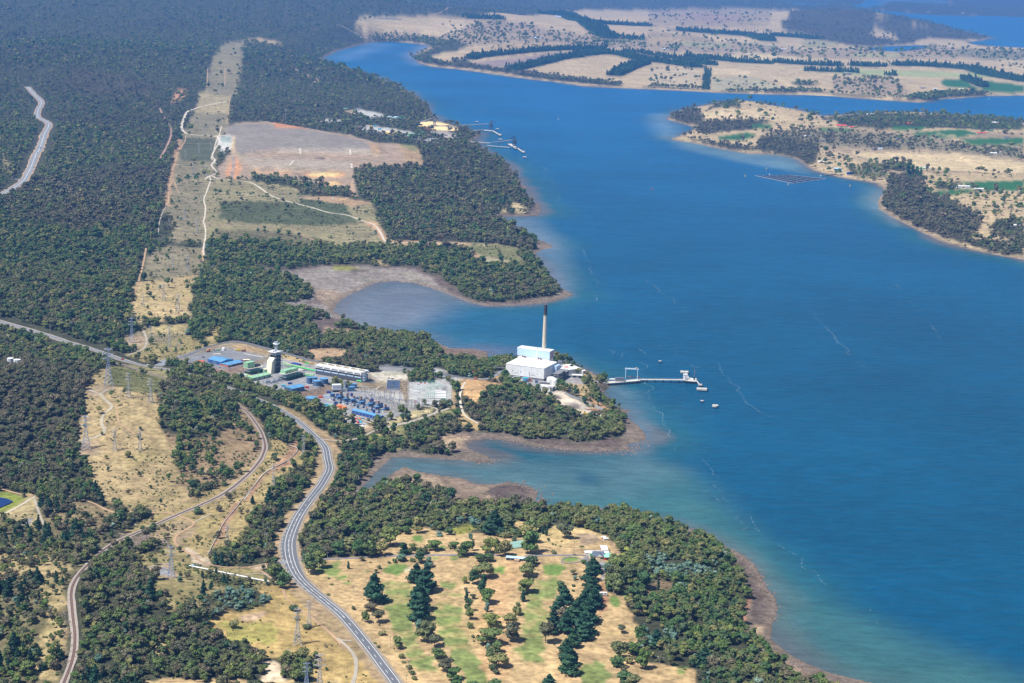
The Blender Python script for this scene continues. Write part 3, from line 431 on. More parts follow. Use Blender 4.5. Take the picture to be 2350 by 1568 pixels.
mud(tC(1420,1170, 1500,1170, 1500,1240, 1420,1240), lin(186,160,130)); mud(tD(1230,550, 1275,565, 1250,600, 1230,590), MUD); mud(tG(1960,765, 2200,770, 2260,720, 2240,670, 2320,700, 2300,790, 2000,795), MUDD)
mud(tD(1300,660, 1320,680, 1290,690, 1200,705, 1190,697, 1285,675), MUD); mud(tD(1375,893, 1400,915, 1440,938, 1445,947, 1425,950, 1385,915), lin(160,140,120)); mud(tG(2160,530, 2220,580, 2190,630, 2170,590), MUD)

jx = (vn[3](X, Y, 22.)-0.5)+0.6*(vn[4](X, Y, 9.)-0.5); jy = (vn[4](X, Y, 22.)-0.5)+0.6*(vn[5](X, Y, 9.)-0.5)
JA = 5+RR*0.0011
def zone_at(x, y, jx, jy, JA):
    zi = np.full(x.shape, -1)
    for k, z in enumerate(Z):
        poly, col, tr, sc, kd, jit, var, w = z
        xx = x+jx*JA*jit*1.6; yy = y+jy*JA*jit*3.0
        m = inside(xx, yy, poly) if w is None else seg_dist(xx, yy, poly, False, w) < w*0.999
        zi[m] = k
    return zi
ZI = zone_at(X, Y, jx, jy, JA)
cols = np.array([z[1] for z in Z]+[FOR])*0.80; g_ = cols.mean(1, keepdims=True); cols = cols*0.9+g_*0.1; varr = np.array([z[6] for z in Z]+[1.0])
COL = np.ones(X.shape+(4,)); COL[..., :3] = cols[ZI]; COL[..., 3] = varr[ZI]
for ax in (0, 1):
    Cp = COL.copy(); a = [slice(None)]*3; b_ = [slice(None)]*3; c_ = [slice(None)]*3
    a[ax] = slice(1, -1); b_[ax] = slice(0, -2); c_[ax] = slice(2, None)
    COL[tuple(a)] = 0.5*Cp[tuple(a)]+0.25*Cp[tuple(b_)]+0.25*Cp[tuple(c_)]
shore = (SD > -60)&(SD < 14+RR*0.001)                     # narrow brown shingle along every water edge
k = np.clip(1-np.abs(SD-3)/(11+RR*0.0012), 0, 1)*0.85; COL[..., :3] = np.where(shore[..., None], COL[..., :3]*(1-k[..., None])+np.array(MUD)*0.8*k[..., None], COL[..., :3])

def ground_material():
    m, N, L, b = new_mat('ground')
    at = N.new('ShaderNodeAttribute'); at.attribute_name = 'Col'
    s = noise_mult(m, at.outputs['Color'], 0.006, 0.86, 1.14, 5)
    s = noise_mult(m, s, 0.045, 0.74, 1.24, 6); s = noise_mult(m, s, 0.16, 0.62, 1.34, 6); s = noise_mult(m, s, 1.1, 0.86, 1.14, 2)
    mx = N.new('ShaderNodeMix'); mx.data_type = 'RGBA'; L.new(at.outputs['Alpha'], mx.inputs['Factor']); L.new(at.outputs['Color'], mx.inputs['A']); L.new(s, mx.inputs['B'])
    tc = N.new('ShaderNodeTexCoord'); nz = N.new('ShaderNodeTexNoise'); nz.inputs['Scale'].default_value = 0.018; nz.inputs['Detail'].default_value = 6
    L.new(tc.outputs['Object'], nz.inputs['Vector'])                   # dry and greener patches
    mr = N.new('ShaderNodeMapRange'); mr.inputs['From Min'].default_value = 0.5; mr.inputs['From Max'].default_value = 0.72; mr.inputs['To Max'].default_value = 0.45; L.new(nz.outputs['Fac'], mr.inputs['Value'])
    m2 = N.new('ShaderNodeMix'); m2.data_type = 'RGBA'; m2.blend_type = 'MULTIPLY'; L.new(mr.outputs['Result'], m2.inputs['Factor']); L.new(mx.outputs['Result'], m2.inputs['A']); m2.inputs['B'].default_value = (0.72, 0.82, 0.62, 1)
    L.new(m2.outputs['Result'], b.inputs['Base Color']); b.inputs['Roughness'].default_value = 0.95; b.inputs['Specular IOR Level'].default_value = 0.15
    return m
XYZ = np.stack([X, Y, H], -1)
keep = ~((SD[:-1, :-1] < -150)&(SD[1:, 1:] < -150)&(SD[:-1, 1:] < -150)&(SD[1:, :-1] < -150))
ground = grid_mesh('ground', XYZ, NR, NC, ground_material(), {'Col': COL}, None)
tag(ground, 'dry grass, scrub and bare earth of the river shores', None, None, 'structure')

# ------------------------------------------------------------------ river water: one level sheet, silt colours lie in the water itself
sx = slice(None, None, 2)
Xw, Yw = X[::2, ::2], Y[::2, ::2]; SDw = -SD[::2, ::2]; RRw = RR[::2, ::2]
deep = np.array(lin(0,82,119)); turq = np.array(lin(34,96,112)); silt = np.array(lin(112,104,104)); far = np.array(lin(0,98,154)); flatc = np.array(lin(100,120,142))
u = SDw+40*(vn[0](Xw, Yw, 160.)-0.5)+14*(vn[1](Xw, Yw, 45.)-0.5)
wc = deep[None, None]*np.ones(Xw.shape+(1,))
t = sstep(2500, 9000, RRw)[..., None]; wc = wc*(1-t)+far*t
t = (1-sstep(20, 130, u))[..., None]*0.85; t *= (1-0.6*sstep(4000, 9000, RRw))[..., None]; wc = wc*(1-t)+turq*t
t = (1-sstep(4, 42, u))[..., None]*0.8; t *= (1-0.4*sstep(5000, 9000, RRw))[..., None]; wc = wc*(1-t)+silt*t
def plume(pts, c, amt, soft):
    global wc
    q = P0(pts); m = inside(Xw, Yw, q); d = seg_dist(Xw, Yw, q, True, soft); w = np.where(m, 0.5+0.5*np.minimum(d/soft, 1), 0.5-0.5*np.minimum(d/soft, 1))
    w = sstep(0, 1, w)*amt; w = np.clip(w*(0.8+0.4*vn[2](Xw, Yw, 60.)), 0, 1)[..., None]; wc = wc*(1-w)+np.array(c)*w
plume(tD(1300,1100, 1480,1060, 1560,1080, 1640,1130, 1700,1220, 1740,1260, 1800,1330, 1900,1390, 2020,1430, 2350,1560, 2700,1700, 2350,1750, 1900,1560, 1780,1440, 1740,1300, 1600,1220, 1450,1180, 1250,1160, 1100,1080), lin(66,116,120), 0.85, 50)
plume(tD(840,1120, 900,1050, 1100,1065, 1450,1045, 1560,1080, 1450,1140, 1250,1150, 1100,1110, 950,1090), lin(86,120,130), 0.8, 45)
plume(tG(870,1440, 1000,1320, 1300,1235, 1560,1280, 1800,1370, 1700,1450, 1500,1567, 900,1567), lin(120,128,142), 0.9, 60)
plume(tG(1700,1400, 2350,1420, 2350,1700, 1900,1800, 1500,1700, 1400,1567), lin(40,104,140), 0.6, 80)
plume(tD(1140,500, 1230,500, 1290,560, 1310,660, 1280,680, 1240,590, 1170,520), lin(110,130,150), 0.7, 45)
plume(tD(1050,800, 1130,830, 1300,850, 1380,880, 1300,820, 1200,800, 1100,790), lin(96,110,140), 0.6, 40)
plume(tD(1380,880, 1460,900, 1500,1000, 1470,1060, 1440,1040, 1450,960, 1400,910), lin(90,120,138), 0.8, 30)
plume(tD(1540,310, 1800,350, 1860,400, 1700,372, 1560,340), lin(120,150,160), 0.6, 50); plume(tD(1990,430, 2050,440, 2060,520, 1980,470), lin(110,140,150), 0.6, 40)
plume(tD(1500,260, 1540,262, 1560,300, 1520,320, 1490,280), lin(120,150,170), 0.6, 60); plume(tD(960,110, 990,100, 960,150, 930,130), lin(140,150,180), 0.7, 80); plume(tD(760,135, 860,100, 900,102, 800,140), lin(120,150,190), 0.5, 100)
plume(tD(1320,1080, 1360,1085, 1360,1110, 1330,1110), lin(20,84,116), 0.45, 12); plume(tB(2090,150, 2200,130, 2290,170, 2250,220, 2120,200), lin(20,84,112), 0.45, 12)
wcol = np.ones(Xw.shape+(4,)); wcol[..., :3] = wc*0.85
def water_material():
    m, N, L, b = new_mat('water')
    at = N.new('ShaderNodeAttribute'); at.attribute_name = 'Col'
    s = noise_mult(m, at.outputs['Color'], 0.0022, 0.84, 1.14, 5); s = noise_mult(m, s, 0.02, 0.93, 1.07, 4)
    tc = N.new('ShaderNodeTexCoord'); mp = N.new('ShaderNodeMapping'); mp.inputs['Rotation'].default_value = (0, 0, R(20)); mp.inputs['Scale'].default_value = (0.35, 1, 1); L.new(tc.outputs['Object'], mp.inputs['Vector'])
    nz = N.new('ShaderNodeTexNoise'); nz.inputs['Scale'].default_value = 0.085; nz.inputs['Detail'].default_value = 6; nz.inputs['Roughness'].default_value = 0.65; L.new(mp.outputs[0], nz.inputs['Vector'])
    n2 = N.new('ShaderNodeTexNoise'); n2.inputs['Scale'].default_value = 0.018; n2.inputs['Detail'].default_value = 3; L.new(mp.outputs[0], n2.inputs['Vector'])
    ad = N.new('ShaderNodeMath'); ad.operation = 'ADD'; L.new(nz.outputs['Fac'], ad.inputs[0]); L.new(n2.outputs['Fac'], ad.inputs[1])
    bp = N.new('ShaderNodeBump'); bp.inputs['Strength'].default_value = 1.0; bp.inputs['Distance'].default_value = 5.0; L.new(ad.outputs[0], bp.inputs['Height'])
    L.new(bp.outputs[0], b.inputs['Normal'])
    r2 = N.new('ShaderNodeMapRange'); r2.inputs['From Min'].default_value = 0.35; r2.inputs['From Max'].default_value = 0.65; r2.inputs['To Min'].default_value = 0.84; r2.inputs['To Max'].default_value = 1.16; L.new(nz.outputs['Fac'], r2.inputs['Value'])  # ripple crests lighter, troughs darker: sky reflection put into the colour
    m3 = N.new('ShaderNodeMix'); m3.data_type = 'RGBA'; m3.blend_type = 'MULTIPLY'; m3.inputs['Factor'].default_value = 1; L.new(s, m3.inputs['A']); L.new(r2.outputs[0], m3.inputs['B']); L.new(m3.outputs['Result'], b.inputs['Base Color']); b.inputs['Roughness'].default_value = 0.3; b.inputs['IOR'].default_value = 1.33; b.inputs['Specular IOR Level'].default_value = 0.2
    return m
WMAT = water_material()
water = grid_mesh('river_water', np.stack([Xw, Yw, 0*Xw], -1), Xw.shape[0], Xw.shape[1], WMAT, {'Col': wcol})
tag(water, 'wide blue river with brown silt along its shores', None, None, 'structure')
# ------------------------------------------------------------------ roads, tracks and railway: sheets laid on the terrain
ASPH = flat('asphalt', lin(100,104,112), 0.9, 0, 0.10, 0.03); PAVE = flat('pale_asphalt', lin(132,136,142), 0.9, 0, 0.1, 0.03)
GRAVEL = flat('gravel', lin(166,158,144), 0.95, 0, 0.14, 0.05); DIRT = flat('dirt', lin(176,146,114), 0.95, 0, 0.16, 0.05); WHITE_PAINT = flat('white_road_paint', (0.75, 0.75, 0.74), 0.7, 0, 0.1)
BALLAST = flat('ballast', lin(158,148,140), 0.95, 0, 0.2, 0.4); RAIL = flat('rail_steel', lin(120,84,70), 0.6, 0.3, 0.1); CHALK = flat('chalk_gravel', lin(196,186,170), 0.95, 0, 0.12, 0.05)
SLEEPER = flat('sleeper', lin(110,92,84), 0.9, 0, 0.2, 0.5)
ROADS = []
def offset_line(c, off):
    t = np.gradient(c, axis=0); t /= np.maximum(np.linalg.norm(t, axis=1), 1e-6)[:, None]
    n = np.stack([-t[:, 1], t[:, 0]], -1); off = np.asarray(off, float)
    return c+n*(off[:, None] if off.ndim else off)
def ribbon(name, c, w, mat, z=0.25, off=0.0, keep=None, parent=None, wob=0.0, kind='structure'):
    w = np.asarray(w, float)*np.ones(len(c))
    if wob: w = w*(1+wob*(vn[1](c[:, 0], c[:, 1], 17.)-0.5)*2)
    L_ = offset_line(c, off-w/2); R_ = offset_line(c, off+w/2); M_ = offset_line(c, off)
    V = []; F = []
    for q in (L_, M_, R_): V.append(np.column_stack([q, hgt(q[:, 0], q[:, 1])+z]))
    V[1][:, 2] += 0.06
    n = len(c); V = np.vstack(V)
    for i in range(n-1):
        if keep is not None and not keep(i): continue
        F += [(i, i+1, n+i+1, n+i), (n+i, n+i+1, 2*n+i+1, 2*n+i)]
    o = mesh_obj(name, V, F, mat, parent)
    if kind and parent is None: tag(o, None, None, None, kind)
    return o
def road(pts, w, mat=GRAVEL, name='track', z=0.3, clear=3.0, step=9.0, label=None, wob=0.22):
    c = catmull(P(pts), step); w = w*(0.72 if name == 'track' else 1); clear = clear+(3 if np.hypot(*c[0]) > 3200 else 0); ROADS.append((c, w/2+clear)); o = ribbon(name, c, w, mat, z, wob=wob)
    if label: o['label'] = label
    return c
HWY = (tB(900,1667, 840,1567, 760,1460, 640,1300, 480,1110, 350,1000, 230,900, 160,820, 120,730, 105,640, 115,560, 165,440, 250,310, 340,190, 385,100, 375,30)
       + tD(745,1025, 720,1000, 690,972, 655,948, 610,925, 560,905, 480,875, 400,851) + tE(1000,640, 850,600, 650,530, 450,470, 300,420, 180,385, 0,335, -300,260))
hc = catmull(P(HWY), 7.0); ROADS.append((hc, 13)); lf_ = hc[:, 0]/hc[:, 1] < -0.19; ROADS.append((offset_line(hc, -10.0)[lf_&(hc[:, 1] > 2500)], 15)); ROADS.append((offset_line(hc, 10.0)[lf_&(hc[:, 1] > 2500)], 15)); nh = len(hc)
px_, py_ = proj(hc[:, 0], hc[:, 1], hgt(hc[:, 0], hc[:, 1]))
wide = np.exp(-((py_-1270)/75)**2)*(py_ > 1000)
hw = 10.5+6.5*wide
ribbon('highway_shoulder', hc, hw+5.5, flat('shoulder', lin(150,138,122), 0.95, 0, 0.15, 0.1), 0.2, wob=0.15)
ribbon('highway', hc, hw, ASPH, 0.35)
for s in (-1, 1): 
    q = offset_line(hc, s*3.9*np.ones(nh)); ribbon('road_marking', q, 0.55, WHITE_PAINT, 0.47)
ribbon('road_marking', offset_line(hc, 0.35), 0.4, WHITE_PAINT, 0.48, keep=lambda i: (py_[i] < 1150) or (i % 3 == 0)); ribbon('road_marking', offset_line(hc, -0.35), 0.4, WHITE_PAINT, 0.48, keep=lambda i: 1180 < py_[i] < 1420)
ribbon('road_marking', offset_line(hc, hw/2-0.9), 0.35, WHITE_PAINT, 0.48, keep=lambda i: 1190 < py_[i] < 1360 and i % 2 == 0)
road(tF(190,128, 235,180, 285,235, 262,290, 262,335, 335,385, 300,470, 270,560, 245,600, 205,700, 165,770, 100,820, 20,862, -60,900), 26, DIRT, 'highway_shoulder', 0.25, 12)
f2 = road(tF(190,128, 235,180, 285,235, 262,290, 262,335, 335,385, 300,470, 270,560, 245,600, 205,700, 165,770, 100,820, 20,862, -60,900), 19, PAVE, 'highway', 0.5, 0)
ribbon('road_marking', f2, 1.1, WHITE_PAINT, 0.75)
road(tF(75,765, 130,765, 180,755), 9, PAVE, 'side_road')
# railway
RW = (tA(400,1667, 440,1567, 500,1400, 515,1250, 500,1100, 490,950, 520,860, 600,760, 720,650, 850,575, 1000,510, 1200,420, 1400,335, 1550,260, 1700,140, 1780,50) + tD(603,1045) +
      tE(1825,1190, 1800,1100, 1750,1020, 1680,940, 1580,880, 1450,830, 1330,790, 1200,742, 1080,705, 900,650, 780,615, 640,570))
rc = catmull(P(RW), 5.0); ROADS.append((rc, 8)); ribbon('railway_bed', rc, 7.5, BALLAST, 0.3, wob=0.15)
ribbon('railway_sleepers', rc, 2.6, SLEEPER, 0.5)
for s in (-0.75, 0.75): ribbon('railway_rail', rc, 0.3, RAIL, 0.7, off=s)
# plant roads
road(t1(-20,730, 150,680, 400,590, 620,510, 760,485, 850,472, 960,480, 1120,510, 1350,575, 1500,610, 1700,665, 2000,740) + t2(480,260, 700,300), 8, ASPH, 'plant_road', wob=0)
ribbon('road_edge', catmull(P(t1(-20,722, 150,672, 400,582, 620,502, 760,477, 850,464, 960,472, 1120,502, 1350,567, 1500,602, 1700,657, 2000,732)), 9.0), 0.7, GRAVEL, 0.4)
road(tE(1090,640, 1150,600, 1240,570), 14, PAVE, 'plant_road', wob=0); road(tE(870,570, 900,560, 990,520, 1010,460, 985,390), 5, GRAVEL)
road(t1(100,760, 300,860, 600,960, 900,1040, 1200,1110, 1440,1180, 1800,1280, 2100,1370, 2350,1470) , 7, ASPH, 'plant_road', wob=0)
road(t2(-20,850, 200,930, 520,1010, 640,1040, 1060,1180, 1300,1130, 1500,1080, 1750,990, 1950,920), 6, GRAVEL, 'plant_road'); road(t2(640,1010, 850,1080, 1060,1180, 900,1240, 740,1320, 560,1360, 430,1370, 200,1350), 5.5, GRAVEL)
road(t2(1060,1180, 1400,1120, 1700,1010, 1790,940, 1680,900, 1380,860, 1250,800, 1000,720, 760,680), 5, GRAVEL); road(t2(2170,560, 2110,680, 2100,800, 2130,950, 2190,1040, 2350,1130), 5, CHALK)
road(t2(1420,1125, 1600,1100, 1730,1060, 1750,1000), 3.5, GRAVEL); road(t2(930,670, 1000,620, 1090,600), 3.5, GRAVEL); road(t2(740,1320, 800,1360, 870,1390), 2, GRAVEL)
road(t2(910,340, 1150,340, 1450,375, 1700,420, 1950,470, 2200,505, 2350,520) , 7, ASPH, 'plant_road', wob=0); road(t3(0,1150, 240,1180, 430,1150, 520,1090, 600,1040), 6, PAVE, 'plant_road', wob=0)
road(t3(1320,1250, 1420,1170, 1540,1090, 1600,1080, 1750,1170, 1900,1220), 5, PAVE, 'plant_road', wob=0); road(t3(1420,1365, 1600,1440, 1800,1530, 2000,1640, 2140,1700), 5, PAVE, 'plant_road', wob=0)
# tracks across the scrub
for p_, w_, m_ in ((tG(0,220, 130,228, 180,228), 7, CHALK), (tG(85,235, 100,270, 70,320, 50,370, 70,400, 45,430, 60,460), 7, CHALK), (tG(0,530, 40,505, 100,530, 240,540, 330,560, 450,640, 560,680, 700,715, 850,760, 970,775, 1080,815, 1170,850, 1215,910, 1240,955, 1300,968, 1500,966, 1780,972), 8, CHALK),
   (tG(60,618, 250,630, 470,640, 600,655, 860,672, 880,650), 6, GRAVEL), (tG(0,830, 100,845, 300,852, 500,865, 600,880, 700,930, 820,970, 920,990, 1010,1000), 5, DIRT), (tG(1010,555, 1020,650), 9, DIRT), (tG(620,690, 750,735, 980,780), 3, CHALK),
   (tF(1560,228, 1450,250, 1350,275, 1290,300, 1265,350, 1250,400, 1265,435, 1310,455, 1500,460), 13, CHALK), (tF(1280,460, 1270,510, 1235,560, 1210,640), 4, DIRT), (tF(1525,400, 1515,440, 1490,500, 1470,580, 1455,620, 1480,645, 1455,665, 1475,690), 5, CHALK),
   (tF(1475,690, 1490,720, 1445,745, 1450,770, 1430,830, 1405,900, 1415,960, 1410,1020, 1400,1060, 1410,1080, 1415,1150, 1400,1250, 1410,1310), 5, CHALK), (tF(1290,1055, 1400,1062, 1430,1075, 1600,1082, 1900,1100), 4, GRAVEL),
   (tF(1255,518, 1480,520), 2.5, CHALK), (tF(1430,0, 1425,130), 5, DIRT), (tF(1550,0, 1548,120), 5, DIRT), (tF(1560,380, 1580,230, 1590,180), 4, DIRT), (tF(1210,640, 1190,700, 1165,820, 1160,930), 5, DIRT), (tF(1240,870, 1400,915), 2.5, GRAVEL), (tF(1190,760, 1230,860), 3, DIRT),
   (tF(1100,275, 1130,340, 1170,400, 1180,440, 1165,500, 1120,590, 1075,660), 9, flat('brown_track', lin(160,130,116), 0.95, 0, 0.15, 0.05)), (tF(360,752, 480,750, 580,742), 6, DIRT), (tF(1160,930, 1100,1050, 1090,1150), 3, GRAVEL), (tF(1005,1240, 985,1350, 950,1480, 925,1560), 5, DIRT), (tF(1390,1250, 1400,1330), 4, DIRT),
   (tF(2020,0, 2100,40, 2150,70, 2190,85, 2140,100), 9, DIRT), (tH(0,515, 40,530, 70,550, 30,570), 8, DIRT), (tH(840,108, 890,95, 960,60, 990,50), 12, DIRT), (tH(200,170, 300,215, 350,235, 370,265), 12, GRAVEL), (tH(760,135, 860,115, 1000,118), 4, DIRT),
   (tE(600,800, 690,830, 740,800, 790,800), 5, GRAVEL), (tE(690,830, 720,870, 770,920, 710,980, 700,1040, 720,1090, 660,1130, 540,1160), 6, flat('grey_gravel', lin(168,160,140), 0.95, 0, 0.15, 0.1)), (tE(800,920, 820,1030, 860,1060, 930,1110), 2.5, DIRT),
   (tA(-60,215, 50,245, 150,270, 250,280, 370,278, 500,290, 640,330, 730,375, 860,415, 950,405, 1100,395, 1210,410, 1250,425, 1330,460, 1320,490, 1220,550, 1205,600, 1250,650, 1330,690, 1380,730, 1480,760, 1600,775, 1720,770, 1800,755, 1900,740), 4.5, DIRT),
   (tA(240,285, 150,340, 60,390, -60,440), 4, CHALK), (tA(235,290, 260,370, 290,450, 320,510), 4, GRAVEL), (tA(590,745, 650,750), 6, CHALK), (tA(870,420, 900,450, 940,485), 2.5, GRAVEL), (tA(980,790, 1080,755, 1180,745), 4, GRAVEL), (tA(1450,405, 1400,430, 1330,465), 3, GRAVEL),
   (tA(1710,775, 1800,800, 1870,850, 1940,910, 1970,980, 2050,1050, 2130,1110, 2220,1180, 2290,1240, 2350,1300), 4.5, DIRT), (tB(440,1260, 520,1330, 565,1400, 570,1480, 550,1567, 520,1660), 5, GRAVEL), (tB(430,1270, 540,1280), 4, GRAVEL), (tA(1650,830, 1800,815, 1870,850), 3, GRAVEL),
   (tE(1990,1290, 1830,1370, 1740,1480, 1680,1560), 2.2, CHALK), (tA(1100,1553, 1500,1553, 1900,1567), 3, DIRT), (tI(1000,905, 1050,960, 1100,1000), 5, GRAVEL), (tI(1150,910, 1300,920, 1400,930), 4, GRAVEL), (tI(1780,1080, 1890,1090, 2000,1098, 2150,1100), 6, CHALK)):
    road(p_, w_, m_, 'track', 0.3, 1.5)
road(tB(150,730, 180,722, 350,716, 560,708, 760,697, 960,690, 1200,687, 1400,687, 1580,690) , 4.5, flat('golf_lane', lin(132,128,132), 0.9, 0, 0.08, 0.05), 'lane', 0.3, 1.0, wob=0.05)
road(tB(1730,692, 1850,692, 2000,688, 2160,690) + tC(260,720, 275,750), 4.5, _mats['golf_lane'], 'lane', 0.3, 1.0, wob=0.05)
road(tB(20,742, 100,735), 9, PAVE, 'side_road', 0.4)

for q_, w_ in ((tA(1290,775, 1860,890), 9), (tE(40,668, 140,678), 20), (tE(40,650, 140,655), 12), (tE(30,700, 150,706), 16), (tA(1310,810, 1850,925), 13), (tA(1165,850, 1195,850), 12), (tE(890,482, 925,482), 12), (tA(1990,1320, 2080,1320), 6), (tB(1600,735, 1735,740), 8), (tC(255,760, 460,740), 9)): ROADS.append((np.array(P(q_)), w_))

for q_, w_ in ((tA(1330,850, 1780,940), 14), (tA(1340,725, 1500,795), 9), (tA(1700,795, 1930,775), 6), (tA(1400,700, 1470,760), 8)): ROADS.append((np.array(P(q_)), w_))
md_ = (px_ > 555)&(px_ < 700)&(py_ < 975)
for s_ in (-9.0, 9.0): ROADS.append((offset_line(hc, s_)[md_], 9))
# ------------------------------------------------------------------ trees
def leaf_mat(name, cols, var=0.35, rough=0.75):
    """foliage: every leaf clump and every tree has its own green"""
    m, N, L, b = new_mat(name)
    oi = N.new('ShaderNodeObjectInfo'); cr = N.new('ShaderNodeValToRGB'); cr.color_ramp.interpolation = 'LINEAR'
    e = cr.color_ramp.elements
    while len(e) < len(cols): e.new(0.5)
    for i, c in enumerate(cols): e[i].position = i/(len(cols)-1); e[i].color = (*c, 1)
    L.new(oi.outputs['Random'], cr.inputs[0])
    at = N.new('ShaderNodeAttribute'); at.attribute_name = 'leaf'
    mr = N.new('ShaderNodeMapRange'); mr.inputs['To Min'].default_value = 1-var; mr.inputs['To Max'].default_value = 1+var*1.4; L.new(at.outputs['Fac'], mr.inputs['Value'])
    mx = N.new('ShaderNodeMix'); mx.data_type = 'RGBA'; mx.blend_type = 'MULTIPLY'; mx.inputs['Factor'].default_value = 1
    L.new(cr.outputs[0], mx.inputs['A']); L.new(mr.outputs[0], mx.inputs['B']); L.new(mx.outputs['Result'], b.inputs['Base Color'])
    b.inputs['Roughness'].default_value = rough; b.inputs['Specular IOR Level'].default_value = 0.2
    return m
G = lambda r, g, b: lin(r, g, b, 1.36)
LEAF = {'gum': leaf_mat('gum_leaves', [G(58,84,48), G(80,100,50), G(50,76,52), G(104,112,60), G(66,90,56), G(122,118,74), G(48,70,50)]),
        'brown': leaf_mat('brown_gum_leaves', [G(88,86,64), G(76,82,54), G(102,94,76), G(66,78,54), G(92,84,68)]),
        'olive': leaf_mat('olive_gum_leaves', [G(92,102,58), G(82,98,54), G(106,106,68), G(78,90,56)]),
        'pine': leaf_mat('pine_needles', [G(36,66,50), G(44,74,54), G(38,62,46), G(50,78,52)]),
        'wattle': leaf_mat('wattle_leaves', [G(96,122,112), G(84,112,98), G(110,130,116), G(80,104,84)]),
        'shrub': leaf_mat('shrub_leaves', [G(84,96,58), G(70,90,54), G(104,106,66), G(64,82,56), G(112,112,76)]),
        'plant': leaf_mat('plantation_needles', [G(50,80,58), G(44,74,54), G(56,86,60)], 0.25)}
BARK = flat('bark', lin(150,136,120), 0.9, 0, 0.25, 1.0); BARKD = flat('dark_bark', lin(96,80,68), 0.9, 0, 0.25, 1.0); BARKP = flat('dead_wood', lin(206,200,192), 0.85, 0, 0.15, 1.0)
_ico = {}
def ico(n):
    if n not in _ico:
        bm = bmesh.new(); bmesh.ops.create_icosphere(bm, subdivisions=n, radius=1.0)
        _ico[n] = (np.array([v.co[:] for v in bm.verts]), [tuple(v.index for v in f.verts) for f in bm.faces]); bm.free()
    return _ico[n]
def crown_mesh(name, lobes, mat, quads, qs, sub, rs):
    """lobes: (x,y,z,rx,ry,rz). bumpy cores with leaf clumps standing off them"""
    V = []; F = []; A = []; n = 0
    base, fc = ico(sub)
    for (x, y, z, rx, ry, rz) in lobes:
        d = 0.72+0.36*rs.random(len(base)); br = rs.random()
        v = base*d[:, None]*np.array([rx, ry, rz])*0.92+np.array([x, y, z])
        V.append(v); F += [tuple(i+n for i in f) for f in fc]; A += list(np.clip(0.32+0.3*(br-0.5)+0.3*rs.random(len(fc)), 0, 1)); n += len(v)  # inner cores toned darker than the clumps, crown shade put into the colour
        k = quads
        u = rs.normal(size=(k, 3)); u[:, 2] = np.where(u[:, 2] < -0.4, -u[:, 2], u[:, 2]); u /= np.linalg.norm(u, axis=1)[:, None]
        c = u*np.array([rx, ry, rz])*(0.86+0.3*rs.random((k, 1)))+np.array([x, y, z])
        nn = u+0.75*rs.normal(size=(k, 3)); nn /= np.linalg.norm(nn, axis=1)[:, None]
        t = np.cross(nn, rs.normal(size=(k, 3))); t /= np.linalg.norm(t, axis=1)[:, None]; s = np.cross(nn, t)
        h = qs*(0.6+0.8*rs.random((k, 1)))
        q = np.stack([c-t*h-s*h*0.7, c+t*h-s*h*0.5, c+t*h*0.8+s*h, c-t*h*0.7+s*h*0.8], 1).reshape(-1, 3)
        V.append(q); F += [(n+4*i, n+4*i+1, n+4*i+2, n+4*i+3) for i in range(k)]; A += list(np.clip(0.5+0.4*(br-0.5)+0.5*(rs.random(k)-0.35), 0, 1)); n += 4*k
    me = bpy.data.meshes.new(name); me.from_pydata(np.vstack(V).tolist(), [], F); me.materials.append(mat)
    a = me.attributes.new('leaf', 'FLOAT', 'FACE'); a.data.foreach_set('value', np.array(A, np.float32)); me.update(); return me
def tube(bm_v, bm_f, p, q, r0, r1, n=5):
    p = np.array(p, float); q = np.array(q, float); d = q-p; d /= max(np.linalg.norm(d), 1e-9)
    a = np.cross(d, [0, 0, 1.0] if abs(d[2]) < 0.9 else [1.0, 0, 0]); a /= np.linalg.norm(a); b = np.cross(d, a); k = len(bm_v)
    for c, r in ((p, r0), (q, r1)):
        for i in range(n):
            th = 2*math.pi*i/n; bm_v.append(c+r*(math.cos(th)*a+math.sin(th)*b))
    for i in range(n): bm_f.append((k+i, k+(i+1) % n, k+n+(i+1) % n, k+n+i))
    bm_f.append(tuple(k+n+i for i in range(n))); bm_f.append(tuple(k+n-1-i for i in range(n)))
def trunk_mesh(name, h, r, lobes, mat):
    V = []; F = []; tube(V, F, (0, 0, -0.5), (0, 0, h), r, r*0.55)
    for (x, y, z, *_) in lobes[:7]: tube(V, F, (0, 0, h*0.75), (x*0.8, y*0.8, z), r*0.45, r*0.15, 4)
    me = bpy.data.meshes.new(name); me.from_pydata([tuple(v) for v in V], [], F); me.materials.append(mat); return me
# unit trees: height 1 stands for 10 m
def gum_lobes(rs, n=8, spread=3.0, h=10, low=0.45):
    L_ = []
    for i in range(n):
        a = rs.random()*6.28; rr = spread*math.sqrt(rs.random())*0.85; z = h*(low+(0.9-low)*rs.random()*(1-0.35*(rr/spread)**2))
        s = 1.0+1.0*rs.random(); L_.append((rr*math.cos(a), rr*math.sin(a), z, s*1.25, s*1.25, s*0.85))
    L_.append((0.3, 0, h*0.82, 1.7, 1.6, 1.3)); return L_
def pine_lobes(rs, h=14, w=3.6):
    L_ = []
    for i in range(11):
        t = i/10; a = i*2.4+rs.random(); r = w*(1-t)**0.7*0.55; L_.append((r*math.cos(a), r*math.sin(a), h*(0.14+0.8*t), w*(0.62*(1-t)**0.8+0.14), w*(0.62*(1-t)**0.8+0.14), h*0.1+0.3))
    return L_
def cyp_lobes(rs, h=12, w=2.2):
    return [((rs.random()-.5)*w*0.5, (rs.random()-.5)*w*0.5, h*(0.15+0.78*i/8), w*(0.75-0.05*i)*(0.9 if i else 0.8), w*(0.75-0.05*i), h*0.12) for i in range(9)]
